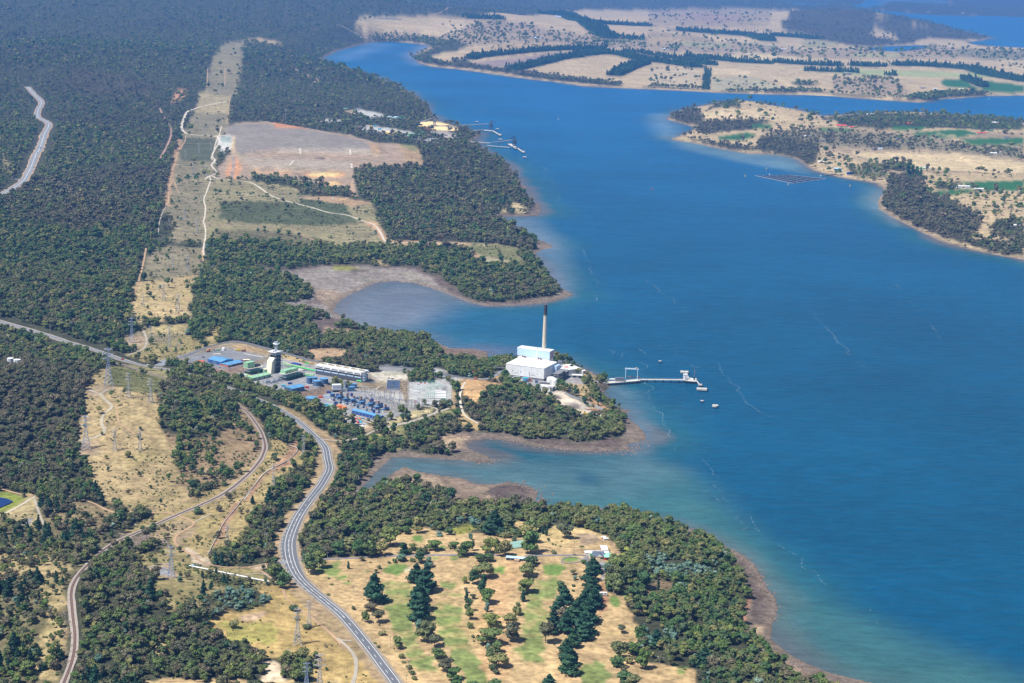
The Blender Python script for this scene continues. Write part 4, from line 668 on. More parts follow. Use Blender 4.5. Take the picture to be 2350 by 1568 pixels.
def low_lobes(rs, n=5, w=1.6, h=2.2):
    return [((rs.random()-.5)*w*1.3, (rs.random()-.5)*w*1.3, h*(0.3+0.35*rs.random()), w*(.5+.3*rs.random()), w*(.5+.3*rs.random()), h*(.3+.15*rs.random())) for _ in range(n)]
TREES = {}   # kind -> list of (trunk mesh, crown mesh, height, width)
def make_kind(k, n, fn, mat, bark, h, w, quads, qs, sub=2, th=0.5):
    TREES[k] = []
    for i in range(n):
        rs = np.random.default_rng(hash(k) % 1000+i if False else sum(map(ord, k))*7+i)
        lb = fn(rs); TREES[k].append((trunk_mesh('trunk', h*th, 0.03*h, lb, bark), crown_mesh('crown', lb, mat, quads, qs, sub, rs), h, w))
make_kind('gum', 6, lambda rs: gum_lobes(rs, 10, 3.1, 9.4, 0.3), LEAF['gum'], BARK, 10, 6.5, 46, 0.42)
make_kind('brown', 4, lambda rs: gum_lobes(rs, 9, 2.9, 9.4, 0.32), LEAF['brown'], BARK, 10, 6.5, 46, 0.42)
make_kind('olive', 4, lambda rs: gum_lobes(rs, 10, 3.1, 9.4, 0.3), LEAF['olive'], BARK, 10, 6.5, 46, 0.42)
make_kind('tall', 4, lambda rs: gum_lobes(rs, 8, 2.2, 12, 0.55), LEAF['gum'], BARK, 12, 5.5, 46, 0.42, th=0.6)
make_kind('pine', 4, lambda rs: pine_lobes(rs), LEAF['pine'], BARKD, 14, 6.5, 60, 0.5, th=0.8)
make_kind('cypress', 3, lambda rs: cyp_lobes(rs), LEAF['pine'], BARKD, 12, 3.4, 46, 0.36, th=0.8)
make_kind('wattle', 3, lambda rs: gum_lobes(rs, 7, 2.4, 6, 0.3), LEAF['wattle'], BARKD, 6.5, 6, 46, 0.36)
make_kind('shrub', 4, lambda rs: low_lobes(rs), LEAF['shrub'], BARKD, 2.2, 2.6, 26, 0.22, th=0.3)
def bare_tree(seed):
    rs = np.random.default_rng(seed); V = []; F = []
    def br(p, d, l, r, k):
        q = p+d*l; tube(V, F, p, q, r, r*0.6, 4)
        if k:
            for _ in range(3 if k > 1 else 4):
                e = d+rs.normal(size=3)*0.55; e[2] = abs(e[2])*0.8+0.2; e /= np.linalg.norm(e); br(q, e, l*0.62, r*0.55, k-1)
    br(np.array([0, 0, -0.5]), np.array([0.05, 0, 1.0]), 4.2, 0.2, 3)
    me = bpy.data.meshes.new('bare_tree'); me.from_pydata([tuple(v) for v in V], [], F); me.materials.append(BARKP); return me
BARE = [bare_tree(s) for s in (1, 2, 3)]
# one-mesh versions (trunk and crown together) for the woods
def joined(k, i, quads=None, sub=None, qs=None, far=False):
    tr, cr, h, w = TREES[k][i]
    if not far:
        vs_ = [tuple(v.co) for v in cr.vertices]; n = len(vs_); fs = [tuple(p.vertices) for p in cr.polygons]
        lv = [d.value for d in cr.attributes['leaf'].data]
        vs_ += [tuple(v.co) for v in tr.vertices]; ft = [tuple(x+n for x in p.vertices) for p in tr.polygons]
        me = bpy.data.meshes.new('tree_'+k); me.from_pydata(vs_, [], fs+ft); me.materials.append(cr.materials[0]); me.materials.append(tr.materials[0])
        for p in me.polygons[len(fs):]: p.material_index = 1
        a = me.attributes.new('leaf', 'FLOAT', 'FACE'); a.data.foreach_set('value', np.array(lv+[0.5]*len(ft), np.float32)); return me
def far_mesh(k, seed, mat, h=10):
    rs = np.random.default_rng(seed)
    lb = pine_lobes(rs, 12, 3.2)[::2] if k == 'plant' else gum_lobes(rs, 5, 2.8, h, 0.5)
    lb = [(x, y, z, a*1.15, b*1.15, c*1.1) for (x, y, z, a, b, c) in lb]
    return crown_mesh('tree_far', lb, mat, 9, 0.9, 1, rs)
protos = []
def proto(me): o = bpy.data.objects.new(me.name, me); protos.append(o); return len(protos)-1
IDX = {}
IDX['gum'] = [proto(joined('gum', i)) for i in range(6)]+[proto(joined('tall', i)) for i in range(4)]; IDX['brown'] = [proto(joined('brown', i)) for i in range(4)]
IDX['olive'] = [proto(joined('olive', i)) for i in range(4)]; IDX['folive'] = [proto(far_mesh('gum', 80+i, LEAF['olive'])) for i in range(3)]
IDX['pine'] = [proto(joined('pine', i)) for i in range(4)]; IDX['wattle'] = [proto(joined('wattle', i)) for i in range(3)]; IDX['shrub'] = [proto(joined('shrub', i)) for i in range(4)]
IDX['bare'] = [proto(m) for m in BARE]
IDX['fgum'] = [proto(far_mesh('gum', 50+i, LEAF['gum'])) for i in range(5)]; IDX['fbrown'] = [proto(far_mesh('gum', 60+i, LEAF['brown'])) for i in range(4)]; IDX['plant'] = [proto(far_mesh('plant', 70+i, LEAF['plant'])) for i in range(3)]
pcol = bpy.data.collections.new('tree_kinds')
for i, o in enumerate(protos): o.name = 'kind_%03d' % i; pcol.objects.link(o)

# scatter: how many trees stand in every cell of the terrain
j0, i0 = 4, 22; sl = (slice(j0, NR-13), slice(i0, NC-23))
xs, ys, hs = X[sl], Y[sl], H[sl]; dY = np.gradient(RR, axis=0)[sl]; cell = np.abs(dY)*RR[sl]*(3.0/FPX)
den = np.array([z[2] for z in Z]+[1.0])[ZI[sl]]; scr = np.array([z[3] for z in Z]+[0.25])[ZI[sl]]; knd = np.array([z[4] for z in Z]+[0])[ZI[sl]]
ppx, ppy = proj(xs, ys, hs); infr = (ppx > -260)&(ppx < PW+260)&(ppy > -90)&(ppy < PH+160)
road_m = np.zeros(xs.shape, bool)
for c, w in ROADS: road_m |= seg_dist(xs, ys, c[::2], False, w+2) < w
den = np.where((den < 0.5)&(RR[sl] > 4500), den*2.0, den); clump = 0.35+1.3*vn[3](xs, ys, 45.)*1.0; clump = np.where(den > 0.65, (0.75+0.5*vn[3](xs, ys, 45.))*np.where((vn[4](xs, ys, 19.) < 0.27)&(RR[sl] < 6000), 0.2, 1.08), clump*np.where(vn[4](xs, ys, 26.) > 0.42, 1.5, 0.25))
ok = infr&(~road_m)&(SD[sl] > 7)
CAP = 0.085*7.8
lam = np.where(ok, den*clump*np.minimum(cell/27.0, CAP/np.maximum(den, 0.5)**0.3), 0)
lam_s = np.where(ok&(RR[sl] < 11000), scr*np.clip(2.6*vn[5](xs, ys, 24.)-0.75, 0, 2)*np.minimum(cell/13.0, CAP*1.0), 0)
def sample(lam):
    n = rng.poisson(lam); jj, ii = np.nonzero(n); rep = n[jj, ii]; jj = np.repeat(jj, rep); ii = np.repeat(ii, rep)
    a = AZ[sl][jj, ii]+(rng.random(len(jj))-0.5)*3.0/FPX; d = DP[sl][jj, ii]+(rng.random(len(jj))-0.5)*2.6/FPX; r = CAM_H/np.tan(d)
    return r*np.sin(a), r*np.cos(a), jj, ii
tx, ty, tj, ti = sample(lam); tz = hgt(tx, ty); tk = knd[tj, ti]; td = np.hypot(tx, ty); tden = den[tj, ti]
for q, wd, kd, dn in BELTS:
    c_ = catmull(q, 9.0); n_ = max(1, int(wd/14)); L0 = [offset_line(c_, (k-(n_-1)/2)*14.0) for k in range(n_)]
    c_ = np.vstack(L0)+rng.normal(size=(len(c_)*n_, 2))*(2.5 if kd == 2 else 7); c_ = c_[rng.random(len(c_)) < (dn if kd == 2 else dn*0.8)]
    tx = np.append(tx, c_[:, 0]); ty = np.append(ty, c_[:, 1]); tz = np.append(tz, hgt(c_[:, 0], c_[:, 1])); tk = np.append(tk, np.full(len(c_), kd)); td = np.append(td, np.hypot(c_[:, 0], c_[:, 1])); tden = np.append(tden, np.full(len(c_), 1.0)); tj = np.append(tj, np.full(len(c_), 5)); ti = np.append(ti, np.full(len(c_), 5))
far_t = td > 4300
capr = np.clip(cell[tj, ti]/27.0/CAP, 1, 4)**0.22
size = (0.42+0.8*rng.random(len(tx))**1.4)*capr*np.where(tden < 0.5, np.where(td > 5000, 1.35, 0.85), 1.0)*np.where(td > 8500, 1.3, 1.0)
r_ = rng.random(len(tx)); kindn = np.empty(len(tx), object)
br_bias = np.where(td > 4300, vn[0](tx, ty, 1100.)*0.7+0.3*vn[1](tx, ty, 300.)+0.05, vn[0](tx, ty, 260.))
size = size*np.where(rng.random(len(tx)) < 0.07, 1.5, 1.0)
kindn[:] = 'gum'; kindn[(br_bias+0.5*r_ > 0.88)] = 'brown'; ob_ = np.where(td > 4300, vn[5](tx, ty, 900.), vn[4](tx, ty, 150.)); kindn[(tk < 2)&(ob_+0.35*rng.random(len(tx)) > 0.93)] = 'olive'; kindn[(tk == 3)&(r_ < 0.72)] = 'brown'; kindn[(tk == 0)&(r_ > 0.972)] = 'wattle'; kindn[tk == 4] = np.where(r_[tk == 4] < 0.7, 'wattle', 'shrub')
pb = (tk == 0)&(vn[1](tx, ty, 60.) > 0.8)&(td < 2500)&(tx < -250); kindn[pb&(r_ < 0.5)] = 'pine'
kindn[(tk == 2)] = 'plant'; kindn[(tk == 2)&(~far_t)] = 'pine'; kindn[(tk < 2)&(r_ < 0.028)&(td < 9000)] = 'bare'; kindn[(tk == 3)&(r_ > 0.982)] = 'bare'
kindn[far_t&np.isin(kindn, ['gum', 'wattle', 'shrub'])] = 'fgum'; kindn[far_t&(kindn == 'brown')] = 'fbrown'; kindn[far_t&(kindn == 'olive')] = 'folive'
size = np.where(kindn == 'pine', size*0.85, size); size = np.where((kindn == 'shrub'), size*1.8, size); size = np.where(kindn == 'plant', size*1.15, size)
# golf course and paddock trees, read off one by one: x, foot y, height, width, kind (pixels of the enlarged tile)
ROWS = [
 ('pine row left of the two middle fairways', tB, [(985,880,130,110,'pine'), (1050,935,180,130,'pine'), (1000,1000,120,110,'pine'), (1010,1065,180,125,'pine'), (1012,1130,160,120,'pine')]),
 ('gum row running down to the bottom edge', tB, [(1010,1215,90,70,'wattle'), (1050,1275,155,120,'gum'), (1110,1320,90,80,'brown'), (1132,1396,78,75,'gum'), (1165,1398,50,50,'gum'), (1190,1490,105,85,'brown'), (1240,1545,100,75,'gum'), (1262,1590,90,75,'gum')]),
 ('trees above the leftmost green', tB, [(805,622,140,115,'gum'), (895,685,85,65,'cypress'), (937,685,50,38,'shrub'), (885,732,52,75,'wattle'), (832,736,32,32,'shrub'), (965,658,58,42,'gum'), (1005,692,64,45,'gum'), (1046,680,52,38,'shrub'), (1010,740,85,66,'gum'), (1105,656,82,78,'gum'), (1068,770,75,55,'wattle')]),
 ('edge of the dark wood behind the first green', tB, [(990,532,110,66,'gum'), (915,542,60,55,'gum'), (880,520,80,70,'gum'), (930,500,70,60,'gum'), (1210,545,60,60,'gum'), (1140,556,36,50,'wattle'), (740,690,110,70,'gum'), (665,700,130,90,'gum'), (590,690,120,90,'gum'), (520,660,100,90,'gum'), (440,700,110,80,'gum')]),
 ('dark clump by the side road junction', tB, [(240,810,150,110,'gum'), (320,775,130,70,'gum'), (290,700,100,90,'gum')]),
 ('first paddock right of the highway', tB, [(610,727,32,38,'brown'), (518,782,50,22,'cypress'), (728,782,26,26,'shrub'), (708,810,30,26,'brown'), (795,744,16,20,'shrub'), (962,732,26,30,'shrub'), (381,854,14,18,'shrub'), (400,895,14,18,'shrub'), (379,967,14,24,'shrub'), (549,1062,26,22,'shrub')]),
 ('group round the big conifer by the left fairway', tB, [(695,1012,190,135,'pine'), (670,1072,68,75,'brown'), (632,1152,92,55,'gum'), (722,1150,90,80,'brown'), (748,1242,36,40,'shrub')]),
 ('bush line along the lower highway', tB, [(850,1332,92,62,'gum'), (728,1327,18,20,'shrub'), (703,1297,14,16,'shrub'), (876,1394,34,36,'shrub'), (900,1430,16,22,'shrub'), (927,1470,34,38,'shrub'), (952,1507,32,34,'shrub'), (972,1542,28,30,'shrub'), (1137,1425,16,30,'shrub')]),
 ('scattered line between the middle fairways', tB, [(1425,735,66,60,'gum'), (1485,727,62,60,'gum'), (1450,838,115,105,'gum'), (1375,887,118,66,'gum'), (1320,882,52,40,'gum'), (1445,945,125,62,'cypress'), (1325,948,42,28,'brown'), (1462,1020,112,84,'gum'), (1468,1077,72,38,'wattle'), (1332,1010,80,32,'cypress'), (1345,1072,92,46,'gum'), (1352,1127,92,56,'gum'), (1375,990,40,40,'brown'), (1358,1190,42,30,'shrub'), (1373,1255,20,22,'shrub'), (1378,1282,12,14,'shrub')]),
 ('belt behind the tennis courts', tB, [(1242,642,54,56,'gum'), (1282,677,52,62,'shrub'), (1325,692,112,74,'gum'), (1375,657,84,34,'gum'), (1294,700,20,34,'shrub'), (1360,580,46,32,'wattle'), (1490,672,106,84,'gum'), (1536,697,146,34,'gum'), (1592,697,124,96,'gum'), (1666,592,42,34,'shrub'), (1520,547,155,145,'pine'), (1632,512,74,46,'cypress'), (1600,560,60,90,'shrub'), (1660,556,60,80,'shrub')]),
 ('tall belt between courts and clubhouse', tB, [(1770,668,150,110,'gum'), (1760,600,130,100,'gum'), (1780,530,100,90,'gum'), (1740,560,80,80,'gum'), (1855,542,52,26,'cypress'), (1882,552,62,26,'cypress'), (2007,572,105,105,'brown'), (1937,677,26,30,'shrub'), (1895,590,26,16,'shrub')]),
 ('row below the cart shed', tB, [(1770,762,80,76,'gum'), (1802,747,60,42,'brown'), (1750,838,104,104,'gum'), (1738,947,108,92,'gum'), (1722,1007,76,38,'cypress'), (1692,1037,26,32,'shrub'), (1666,1093,70,62,'shrub'), (1632,1162,84,74,'gum'), (1636,1277,144,98,'brown')]),
 ('clump at the bottom middle', tB, [(1506,1192,114,92,'gum'), (1487,1302,130,128,'gum'), (1476,1367,76,46,'wattle'), (1546,1352,84,72,'gum'), (1496,1412,98,62,'gum'), (1552,1452,104,104,'gum'), (1507,1476,42,46,'shrub'), (1530,1505,36,42,'brown'), (1530,1590,60,80,'gum'), (1380,1600,50,80,'gum')]),
 ('left rank of the double pine avenue', tC, [(92,947,84,66,'gum'), (120,1012,112,96,'pine'), (85,1062,90,90,'pine'), (105,1130,92,84,'brown'), (45,1152,90,80,'pine'), (30,1230,110,80,'pine'), (-10,1290,150,100,'brown')]),
 ('main dark rank of the pine avenue', tC, [(315,800,90,115,'pine'), (300,862,104,105,'pine'), (305,925,84,104,'pine'), (300,1000,104,135,'pine'), (325,1047,120,105,'pine'), (250,1075,130,130,'pine'), (285,1150,150,130,'pine'), (195,1160,150,150,'pine'), (250,1225,140,140,'pine'), (130,1222,140,116,'pine'), (255,1265,110,110,'pine'), (180,1322,124,84,'pine'), (130,1375,110,105,'pine'), (150,1445,140,110,'pine'), (160,1502,130,125,'pine'), (15,1600,90,95,'pine')]),
 ('big gums beside the clubhouse drive', tC, [(480,785,100,90,'gum'), (455,870,120,84,'gum'), (460,950,150,95,'gum'), (560,880,140,110,'gum'), (662,917,124,100,'gum'), (600,825,120,92,'gum'), (527,892,80,30,'cypress'), (640,850,90,80,'gum')]),
 ('garden side of the seaward wood', tC, [(765,927,74,22,'cypress'), (750,832,36,36,'wattle'), (890,882,92,94,'gum'), (932,940,70,84,'wattle'), (530,600,60,66,'gum'), (600,560,90,90,'gum'), (250,745,30,40,'gum'), (180,822,36,38,'brown'), (190,857,32,34,'wattle'), (182,904,18,20,'shrub'), (176,937,16,20,'shrub')]),
 ('paddock at the bottom right', tC, [(515,1222,62,54,'brown'), (500,1402,134,104,'gum'), (470,1340,70,70,'gum'), (492,1452,84,94,'gum'), (590,1372,92,84,'gum'), (562,1432,52,56,'gum'), (656,1467,154,84,'gum'), (525,1505,60,50,'brown'), (532,1570,90,84,'gum'), (596,1600,94,84,'gum'), (752,1312,112,104,'pine'), (826,1302,82,64,'pine'), (1082,1442,112,136,'pine')]),
 ('open paddock left of the highway', tA, [(1606,1192,64,48,'shrub'), (2020,1064,42,52,'shrub'), (2052,1137,30,34,'shrub'), (1880,860,120,90,'gum'), (1950,910,110,80,'gum'), (2250,1480,26,16,'shrub'), (2110,1190,30,50,'shrub'), (1828,950,10,14,'shrub')]),
 ('hillside below the twin pylons', tA, [(960,400,70,60,'gum'), (1350,280,60,60,'shrub'), (1375,400,50,60,'shrub'), (1550,212,34,36,'shrub'), (692,425,38,34,'brown'), (597,418,28,34,'shrub'), (528,505,34,30,'shrub'), (62,470,44,46,'gum'), (325,413,26,24,'shrub'), (870,618,34,20,'shrub')])]
placed = []
for rname, tl, lst in ROWS:
    for (a, b, hh, ww, k) in lst:
        (px, py), = tl(a, b); q = P([(px, py)])[0]; z = hgt1(*q); s_px = FPX/((q[0]*Fw[0]+q[1]*Fw[1])+(z-CAM_H)*Fw[2])
        placed.append((rname, q[0], q[1], z, hh/3/s_px*1.03, ww/3/s_px, k, px, py))
gx = np.array([(p[1], p[2]) for p in placed])
# trees of the woods that show largest become objects of their own; the rest is one mass
inview = (lambda p: (p[0] > -20)&(p[0] < PW+20)&(p[1] > 0)&(p[1] < PH+40))(proj(tx, ty, tz+5))
wsz = np.where(np.isin(kindn, ['gum', 'brown', 'pine', 'wattle', 'olive']), size/td, 0)*inview
near_g = np.zeros(len(tx), bool)
for p in gx: near_g |= np.hypot(tx-p[0], ty-p[1]) < 3.5
NIND = 300-sum(1 for p in placed if p[6] != 'shrub')
order = np.argsort(-np.where(near_g, 0, wsz))[:max(NIND, 0)]; single = np.zeros(len(tx), bool); single[order] = True
def scatter(name, x, y, z, idx, sc, label):
    n = len(x); me = bpy.data.meshes.new(name); me.vertices.add(n)
    me.vertices.foreach_set('co', np.column_stack([x, y, z]).astype(np.float32).ravel())
    a = me.attributes.new('idx', 'INT', 'POINT'); a.data.foreach_set('value', idx.astype(np.int32))
    a = me.attributes.new('sc', 'FLOAT_VECTOR', 'POINT'); a.data.foreach_set('vector', sc.astype(np.float32).ravel())
    a = me.attributes.new('rz', 'FLOAT_VECTOR', 'POINT'); rr = np.zeros((n, 3)); rr[:, :2] = rng.normal(size=(n, 2))*0.04; rr[:, 2] = rng.random(n)*6.28; a.data.foreach_set('vector', rr.astype(np.float32).ravel())
    o = bpy.data.objects.new(name, me); link(o); tag(o, label, None, None, 'stuff')
    g = bpy.data.node_groups.new(name, 'GeometryNodeTree'); g.interface.new_socket('Geometry', in_out='INPUT', socket_type='NodeSocketGeometry'); g.interface.new_socket('Geometry', in_out='OUTPUT', socket_type='NodeSocketGeometry')
    N = g.nodes; L = g.links; gi = N.new('NodeGroupInput'); go = N.new('NodeGroupOutput'); ip = N.new('GeometryNodeInstanceOnPoints'); ci = N.new('GeometryNodeCollectionInfo')
    ci.inputs['Collection'].default_value = pcol; ci.inputs['Separate Children'].default_value = True; ci.inputs['Reset Children'].default_value = True
    def na(nm, ty):
        q = N.new('GeometryNodeInputNamedAttribute'); q.data_type = ty; q.inputs['Name'].default_value = nm; return [s for s in q.outputs if s.enabled and s.name == 'Attribute'][0]
    L.new(gi.outputs[0], ip.inputs['Points']); L.new(ci.outputs[0], ip.inputs['Instance']); ip.inputs['Pick Instance'].default_value = True
    L.new(na('idx', 'INT'), ip.inputs['Instance Index']); L.new(na('rz', 'FLOAT_VECTOR'), ip.inputs['Rotation']); L.new(na('sc', 'FLOAT_VECTOR'), ip.inputs['Scale']); L.new(ip.outputs[0], go.inputs[0])
    md = o.modifiers.new('scatter', 'NODES'); md.node_group = g; return o
pick = lambda ks: np.array([IDX[k][rng.integers(len(IDX[k]))] for k in ks])
rest = ~single&~near_g
sc = np.column_stack([size*(0.9+0.25*rng.random(len(tx))), size*(0.9+0.25*rng.random(len(tx))), size])
scatter('forest', tx[rest], ty[rest], tz[rest], pick(kindn[rest]), sc[rest], 'dry eucalypt woodland covering the hills and shores')
bx_, by_, bj, bi = sample(lam_s); bz = hgt(bx_, by_); bs = (0.22+0.8*rng.random(len(bx_))**2)*np.where(np.hypot(bx_, by_) > 3500, 1.3, 1.0)
scatter('scrub', bx_, by_, bz, pick(['shrub']*len(bx_)), np.column_stack([bs]*3), 'low scrub and tussocks scattered over the open ground')
print('trees', len(tx), 'scrub', len(bx_), 'individual', single.sum(), 'placed', len(placed))
ORD = ['first', 'second', 'third', 'fourth', 'fifth', 'sixth', 'seventh', 'eighth', 'ninth', 'tenth', 'eleventh', 'twelfth', 'thirteenth', 'fourteenth', 'fifteenth', 'sixteenth', 'seventeenth', 'eighteenth']
KN = {'gum': ('eucalyptus_tree', 'olive green gum tree'), 'tall': ('eucalyptus_tree', 'tall gum tree'), 'olive': ('eucalyptus_tree', 'yellowish gum tree'), 'brown': ('eucalyptus_tree', 'thin brownish gum tree'), 'pine': ('pine_tree', 'dark green pine'), 'cypress': ('cypress_tree', 'narrow dark cypress'), 'wattle': ('wattle_tree', 'blue grey wattle'), 'shrub': ('shrub', 'round green bush')}
def tree_obj(kind, x, y, z, h, w, label, group, rot):
    k = TREES[kind]; v = k[rng.integers(len(k))]; tr, cr, H0, W0 = v
    o = bpy.data.objects.new(KN[kind][0], None); link(o); o.empty_display_size = 1; o.location = (x, y, z); o.rotation_euler.z = rot; o.scale = (w/W0, w/W0, h/H0)
    tag(o, label, 'bush' if kind == 'shrub' else 'tree', group)
    link(bpy.data.objects.new('trunk', tr), o); link(bpy.data.objects.new('crown', cr), o); return o
cnt = {}
for r in ROWS:
    rows = [p for p in placed if p[0] == r[0]]
    for kd in sorted(set(KN[p[6]][1] for p in rows)):
        same = sorted([p for p in rows if KN[p[6]][1] == kd], key=lambda p: -p[2])
        for i, p in enumerate(same):
            lab = '%s, %s' % (kd, ('the only one in ' if len(same) == 1 else ORD[i]+' from the back in ')+r[0])
            lab = ' '.join(lab.split()[:16])
            tree_obj(p[6], p[1], p[2], p[3]-0.2, p[4], p[5], lab, r[0], rng.random()*6.28)
def wood_of(px, py):
    if px < 175: return 'dense wood left of the railway curve'
    if px < 620: return 'wood between the railway and the grass paddock'
    if px < 1250: return 'dense trees between the highway and the bay'
    return 'coastal wood between the golf course and the beach'
for i in order:
    px, py = proj(tx[i], ty[i], tz[i]); wd = wood_of(px, py); k = kindn[i]; H0 = TREES[k][0][2]; W0 = TREES[k][0][3]
    tree_obj(k, tx[i], ty[i], tz[i]-0.2, H0*sc[i, 2], W0*sc[i, 0], KN[k][1]+' standing in the '+wd, KN[k][1]+'s in the '+wd, rng.random()*6.28)
# ------------------------------------------------------------------ building kit
def Pz(pts, z):
    a = np.array(pts, float); d = ray(a[:, 0], a[:, 1]); return d[:, :2]*((z-CAM_H)/d[:, 2])[:, None]
def px_per_m(x, y, z): return FPX/(np.array([x, y, z-CAM_H])@Fw)
class MB:
    """collects boxes, prisms and tubes in metres and links them as one mesh object"""
    def __init__(s): s.v = []; s.f = []
    def box(s, x0, x1, y0, y1, z0, z1):
        k = len(s.v); s.v += [(x, y, z) for z in (z0, z1) for y in (y0, y1) for x in (x0, x1)]
        s.f += [tuple(k+i for i in q) for q in ((0, 2, 3, 1), (4, 5, 7, 6), (0, 1, 5, 4), (1, 3, 7, 5), (3, 2, 6, 7), (2, 0, 4, 6))]; return s
    def gable(s, x0, x1, y0, y1, z0, rise, ax='x', th=0.25):
        k = len(s.v)
        if ax == 'x':
            ym = (y0+y1)/2; P_ = [(x0, y0, z0), (x0, ym, z0+rise), (x0, y1, z0), (x1, y0, z0), (x1, ym, z0+rise), (x1, y1, z0)]
        else:
            xm = (x0+x1)/2; P_ = [(x1, y0, z0), (xm, y0, z0+rise), (x0, y0, z0), (x1, y1, z0), (xm, y1, z0+rise), (x0, y1, z0)]
        s.v += P_; s.f += [tuple(k+i for i in q) for q in ((0, 3, 4, 1), (1, 4, 5, 2), (0, 1, 2), (3, 5, 4), (0, 2, 5, 3))]; return s
    def cyl(s, x, y, z0, z1, r, r2=None, n=20, cap=True):
        r2 = r if r2 is None else r2; k = len(s.v)
        for z, q in ((z0, r), (z1, r2)): s.v += [(x+q*math.cos(6.2832*i/n), y+q*math.sin(6.2832*i/n), z) for i in range(n)]
        s.f += [(k+i, k+(i+1) % n, k+n+(i+1) % n, k+n+i) for i in range(n)]
        if cap: s.f += [tuple(k+n+i for i in range(n)), tuple(k+n-1-i for i in range(n))]
        return s
    def ring(s, x, y, z0, z1, r, t, n=24):
        k = len(s.v)
        for q, z in ((r, z0), (r, z1), (r-t, z1), (r-t, z0)): s.v += [(x+q*math.cos(6.2832*i/n), y+q*math.sin(6.2832*i/n), z) for i in range(n)]
        for a in range(4): s.f += [(k+a*n+i, k+a*n+(i+1) % n, k+((a+1) % 4)*n+(i+1) % n, k+((a+1) % 4)*n+i) for i in range(n)]
        return s
    def tube(s, p, q, r, r2=None, n=6):
        V = []; F = []; tube(V, F, p, q, r, r if r2 is None else r2, n); k = len(s.v); s.v += [tuple(v) for v in V]; s.f += [tuple(i+k for i in f) for f in F]; return s
    def dome(s, x, y, z, r, h, n=16, m=4):
        k = len(s.v)
        for j in range(m): a = j/m*math.pi/2; s.v += [(x+r*math.cos(a)*math.cos(6.2832*i/n), y+r*math.cos(a)*math.sin(6.2832*i/n), z+h*math.sin(a)) for i in range(n)]
        s.v.append((x, y, z+h))
        for j in range(m-1): s.f += [(k+j*n+i, k+j*n+(i+1) % n, k+(j+1)*n+(i+1) % n, k+(j+1)*n+i) for i in range(n)]
        s.f += [(k+(m-1)*n+i, k+(m-1)*n+(i+1) % n, k+m*n) for i in range(n)]; return s
    def build(s, name, mat, parent=None): return mesh_obj(name, s.v, s.f, mat, parent)
def thing(name, label, cat, loc=(0, 0, 0), rz=0.0, group=None, sc=None):
    o = bpy.data.objects.new(name, None); link(o); o.location = [float(v) for v in loc]; o.rotation_euler.z = rz; o.empty_display_size = 2
    if sc: o.scale = sc if isinstance(sc, tuple) else (sc, sc, sc)
    return tag(o, label, cat, group)
def dup(root, loc, rz, label, sc=None, parent=None):
    r = root.copy(); link(r, parent)
    if parent is None:
        r.location = [float(v) for v in loc]; r.rotation_euler.z = rz; r['label'] = label
        if sc: r.scale = sc if isinstance(sc, tuple) else (sc, sc, sc)
    for ch in list(root.children): dup(ch, None, None, None, None, r)
    return r
def at(tl, x, y, z=None):
    q = (P(tl(x, y)) if z is None else Pz(tl(x, y), z))[0]; return (q[0], q[1], hgt1(*q) if z is None else z)
def frame(tl, a, b, z=None):
    """two foot points of a front -> corner, heading, length"""
    p = at(tl, *a, z); q = at(tl, *b, z); d = np.array(q)-np.array(p); return (p[0], p[1], min(p[2], q[2])), math.atan2(d[1], d[0]), math.hypot(d[0], d[1])
def ribbed(name, rgb, pitch=0.6, rough=0.45, metal=0.0, amt=0.12):
    """profiled sheet steel: rib light and shade painted as fine stripes, slight weathering"""
    if name in _mats: return _mats[name]
    m, N, L, b = new_mat(name); s = noise_mult(m, rgb, 0.12, 0.9, 1.1, 4)
    tc = N.new('ShaderNodeTexCoord'); wv = N.new('ShaderNodeTexWave'); wv.inputs['Scale'].default_value = 0.314/pitch*2; L.new(tc.outputs['Object'], wv.inputs['Vector'])
    mr = N.new('ShaderNodeMapRange'); mr.inputs['To Min'].default_value = 1-amt; mr.inputs['To Max'].default_value = 1+amt; L.new(wv.outputs['Fac'], mr.inputs['Value'])  # lighter and darker bands painted in place of shading on the ribs
    mx = N.new('ShaderNodeMix'); mx.data_type = 'RGBA'; mx.blend_type = 'MULTIPLY'; mx.inputs['Factor'].default_value = 1; L.new(s, mx.inputs['A']); L.new(mr.outputs[0], mx.inputs['B'])
    L.new(mx.outputs['Result'], b.inputs['Base Color']); b.inputs['Roughness'].default_value = rough; b.inputs['Metallic'].default_value = metal; _mats[name] = m; return m
WHITE = ribbed('white_sheet', (0.80, 0.81, 0.82)); CREAM = flat('cream_render', lin(226,216,190), 0.8); BLUE = ribbed('blue_sheet', lin(78,108,148)); LBLUE = ribbed('light_blue_sheet', lin(98,154,200)); NAVY = flat('navy_paint', lin(44,70,150), 0.5)
PGREEN = ribbed('pale_green_sheet', lin(150,196,160)); BGREEN = flat('bright_green_paint', lin(70,214,110), 0.45); DGREEN = ribbed('dark_green_sheet', lin(60,120,92)); REDP = flat('red_paint', lin(206,84,66), 0.6); ORANGE = flat('orange_paint', lin(228,140,70), 0.5)
DARK = flat('dark_panel', lin(52,56,66), 0.5); STEEL = flat('galvanised_steel', lin(176,184,194), 0.45, 0.4); CONC = flat('concrete', lin(196,194,188), 0.85); DCONC = flat('dark_concrete', lin(128,130,136), 0.85); SLATE = flat('slate_roof', lin(92,104,122), 0.7)
YEL = flat('yellow_paint', lin(230,196,60), 0.5); GLASS = flat('dark_glass', lin(40,48,58), 0.1); RUST = flat('rusty_steel', lin(150,96,74), 0.8); CHIMC = flat('chimney_concrete', lin(206,198,180), 0.85, 0, 0.1, 0.3); BLACK = flat('black_band', lin(62,62,72), 0.8)
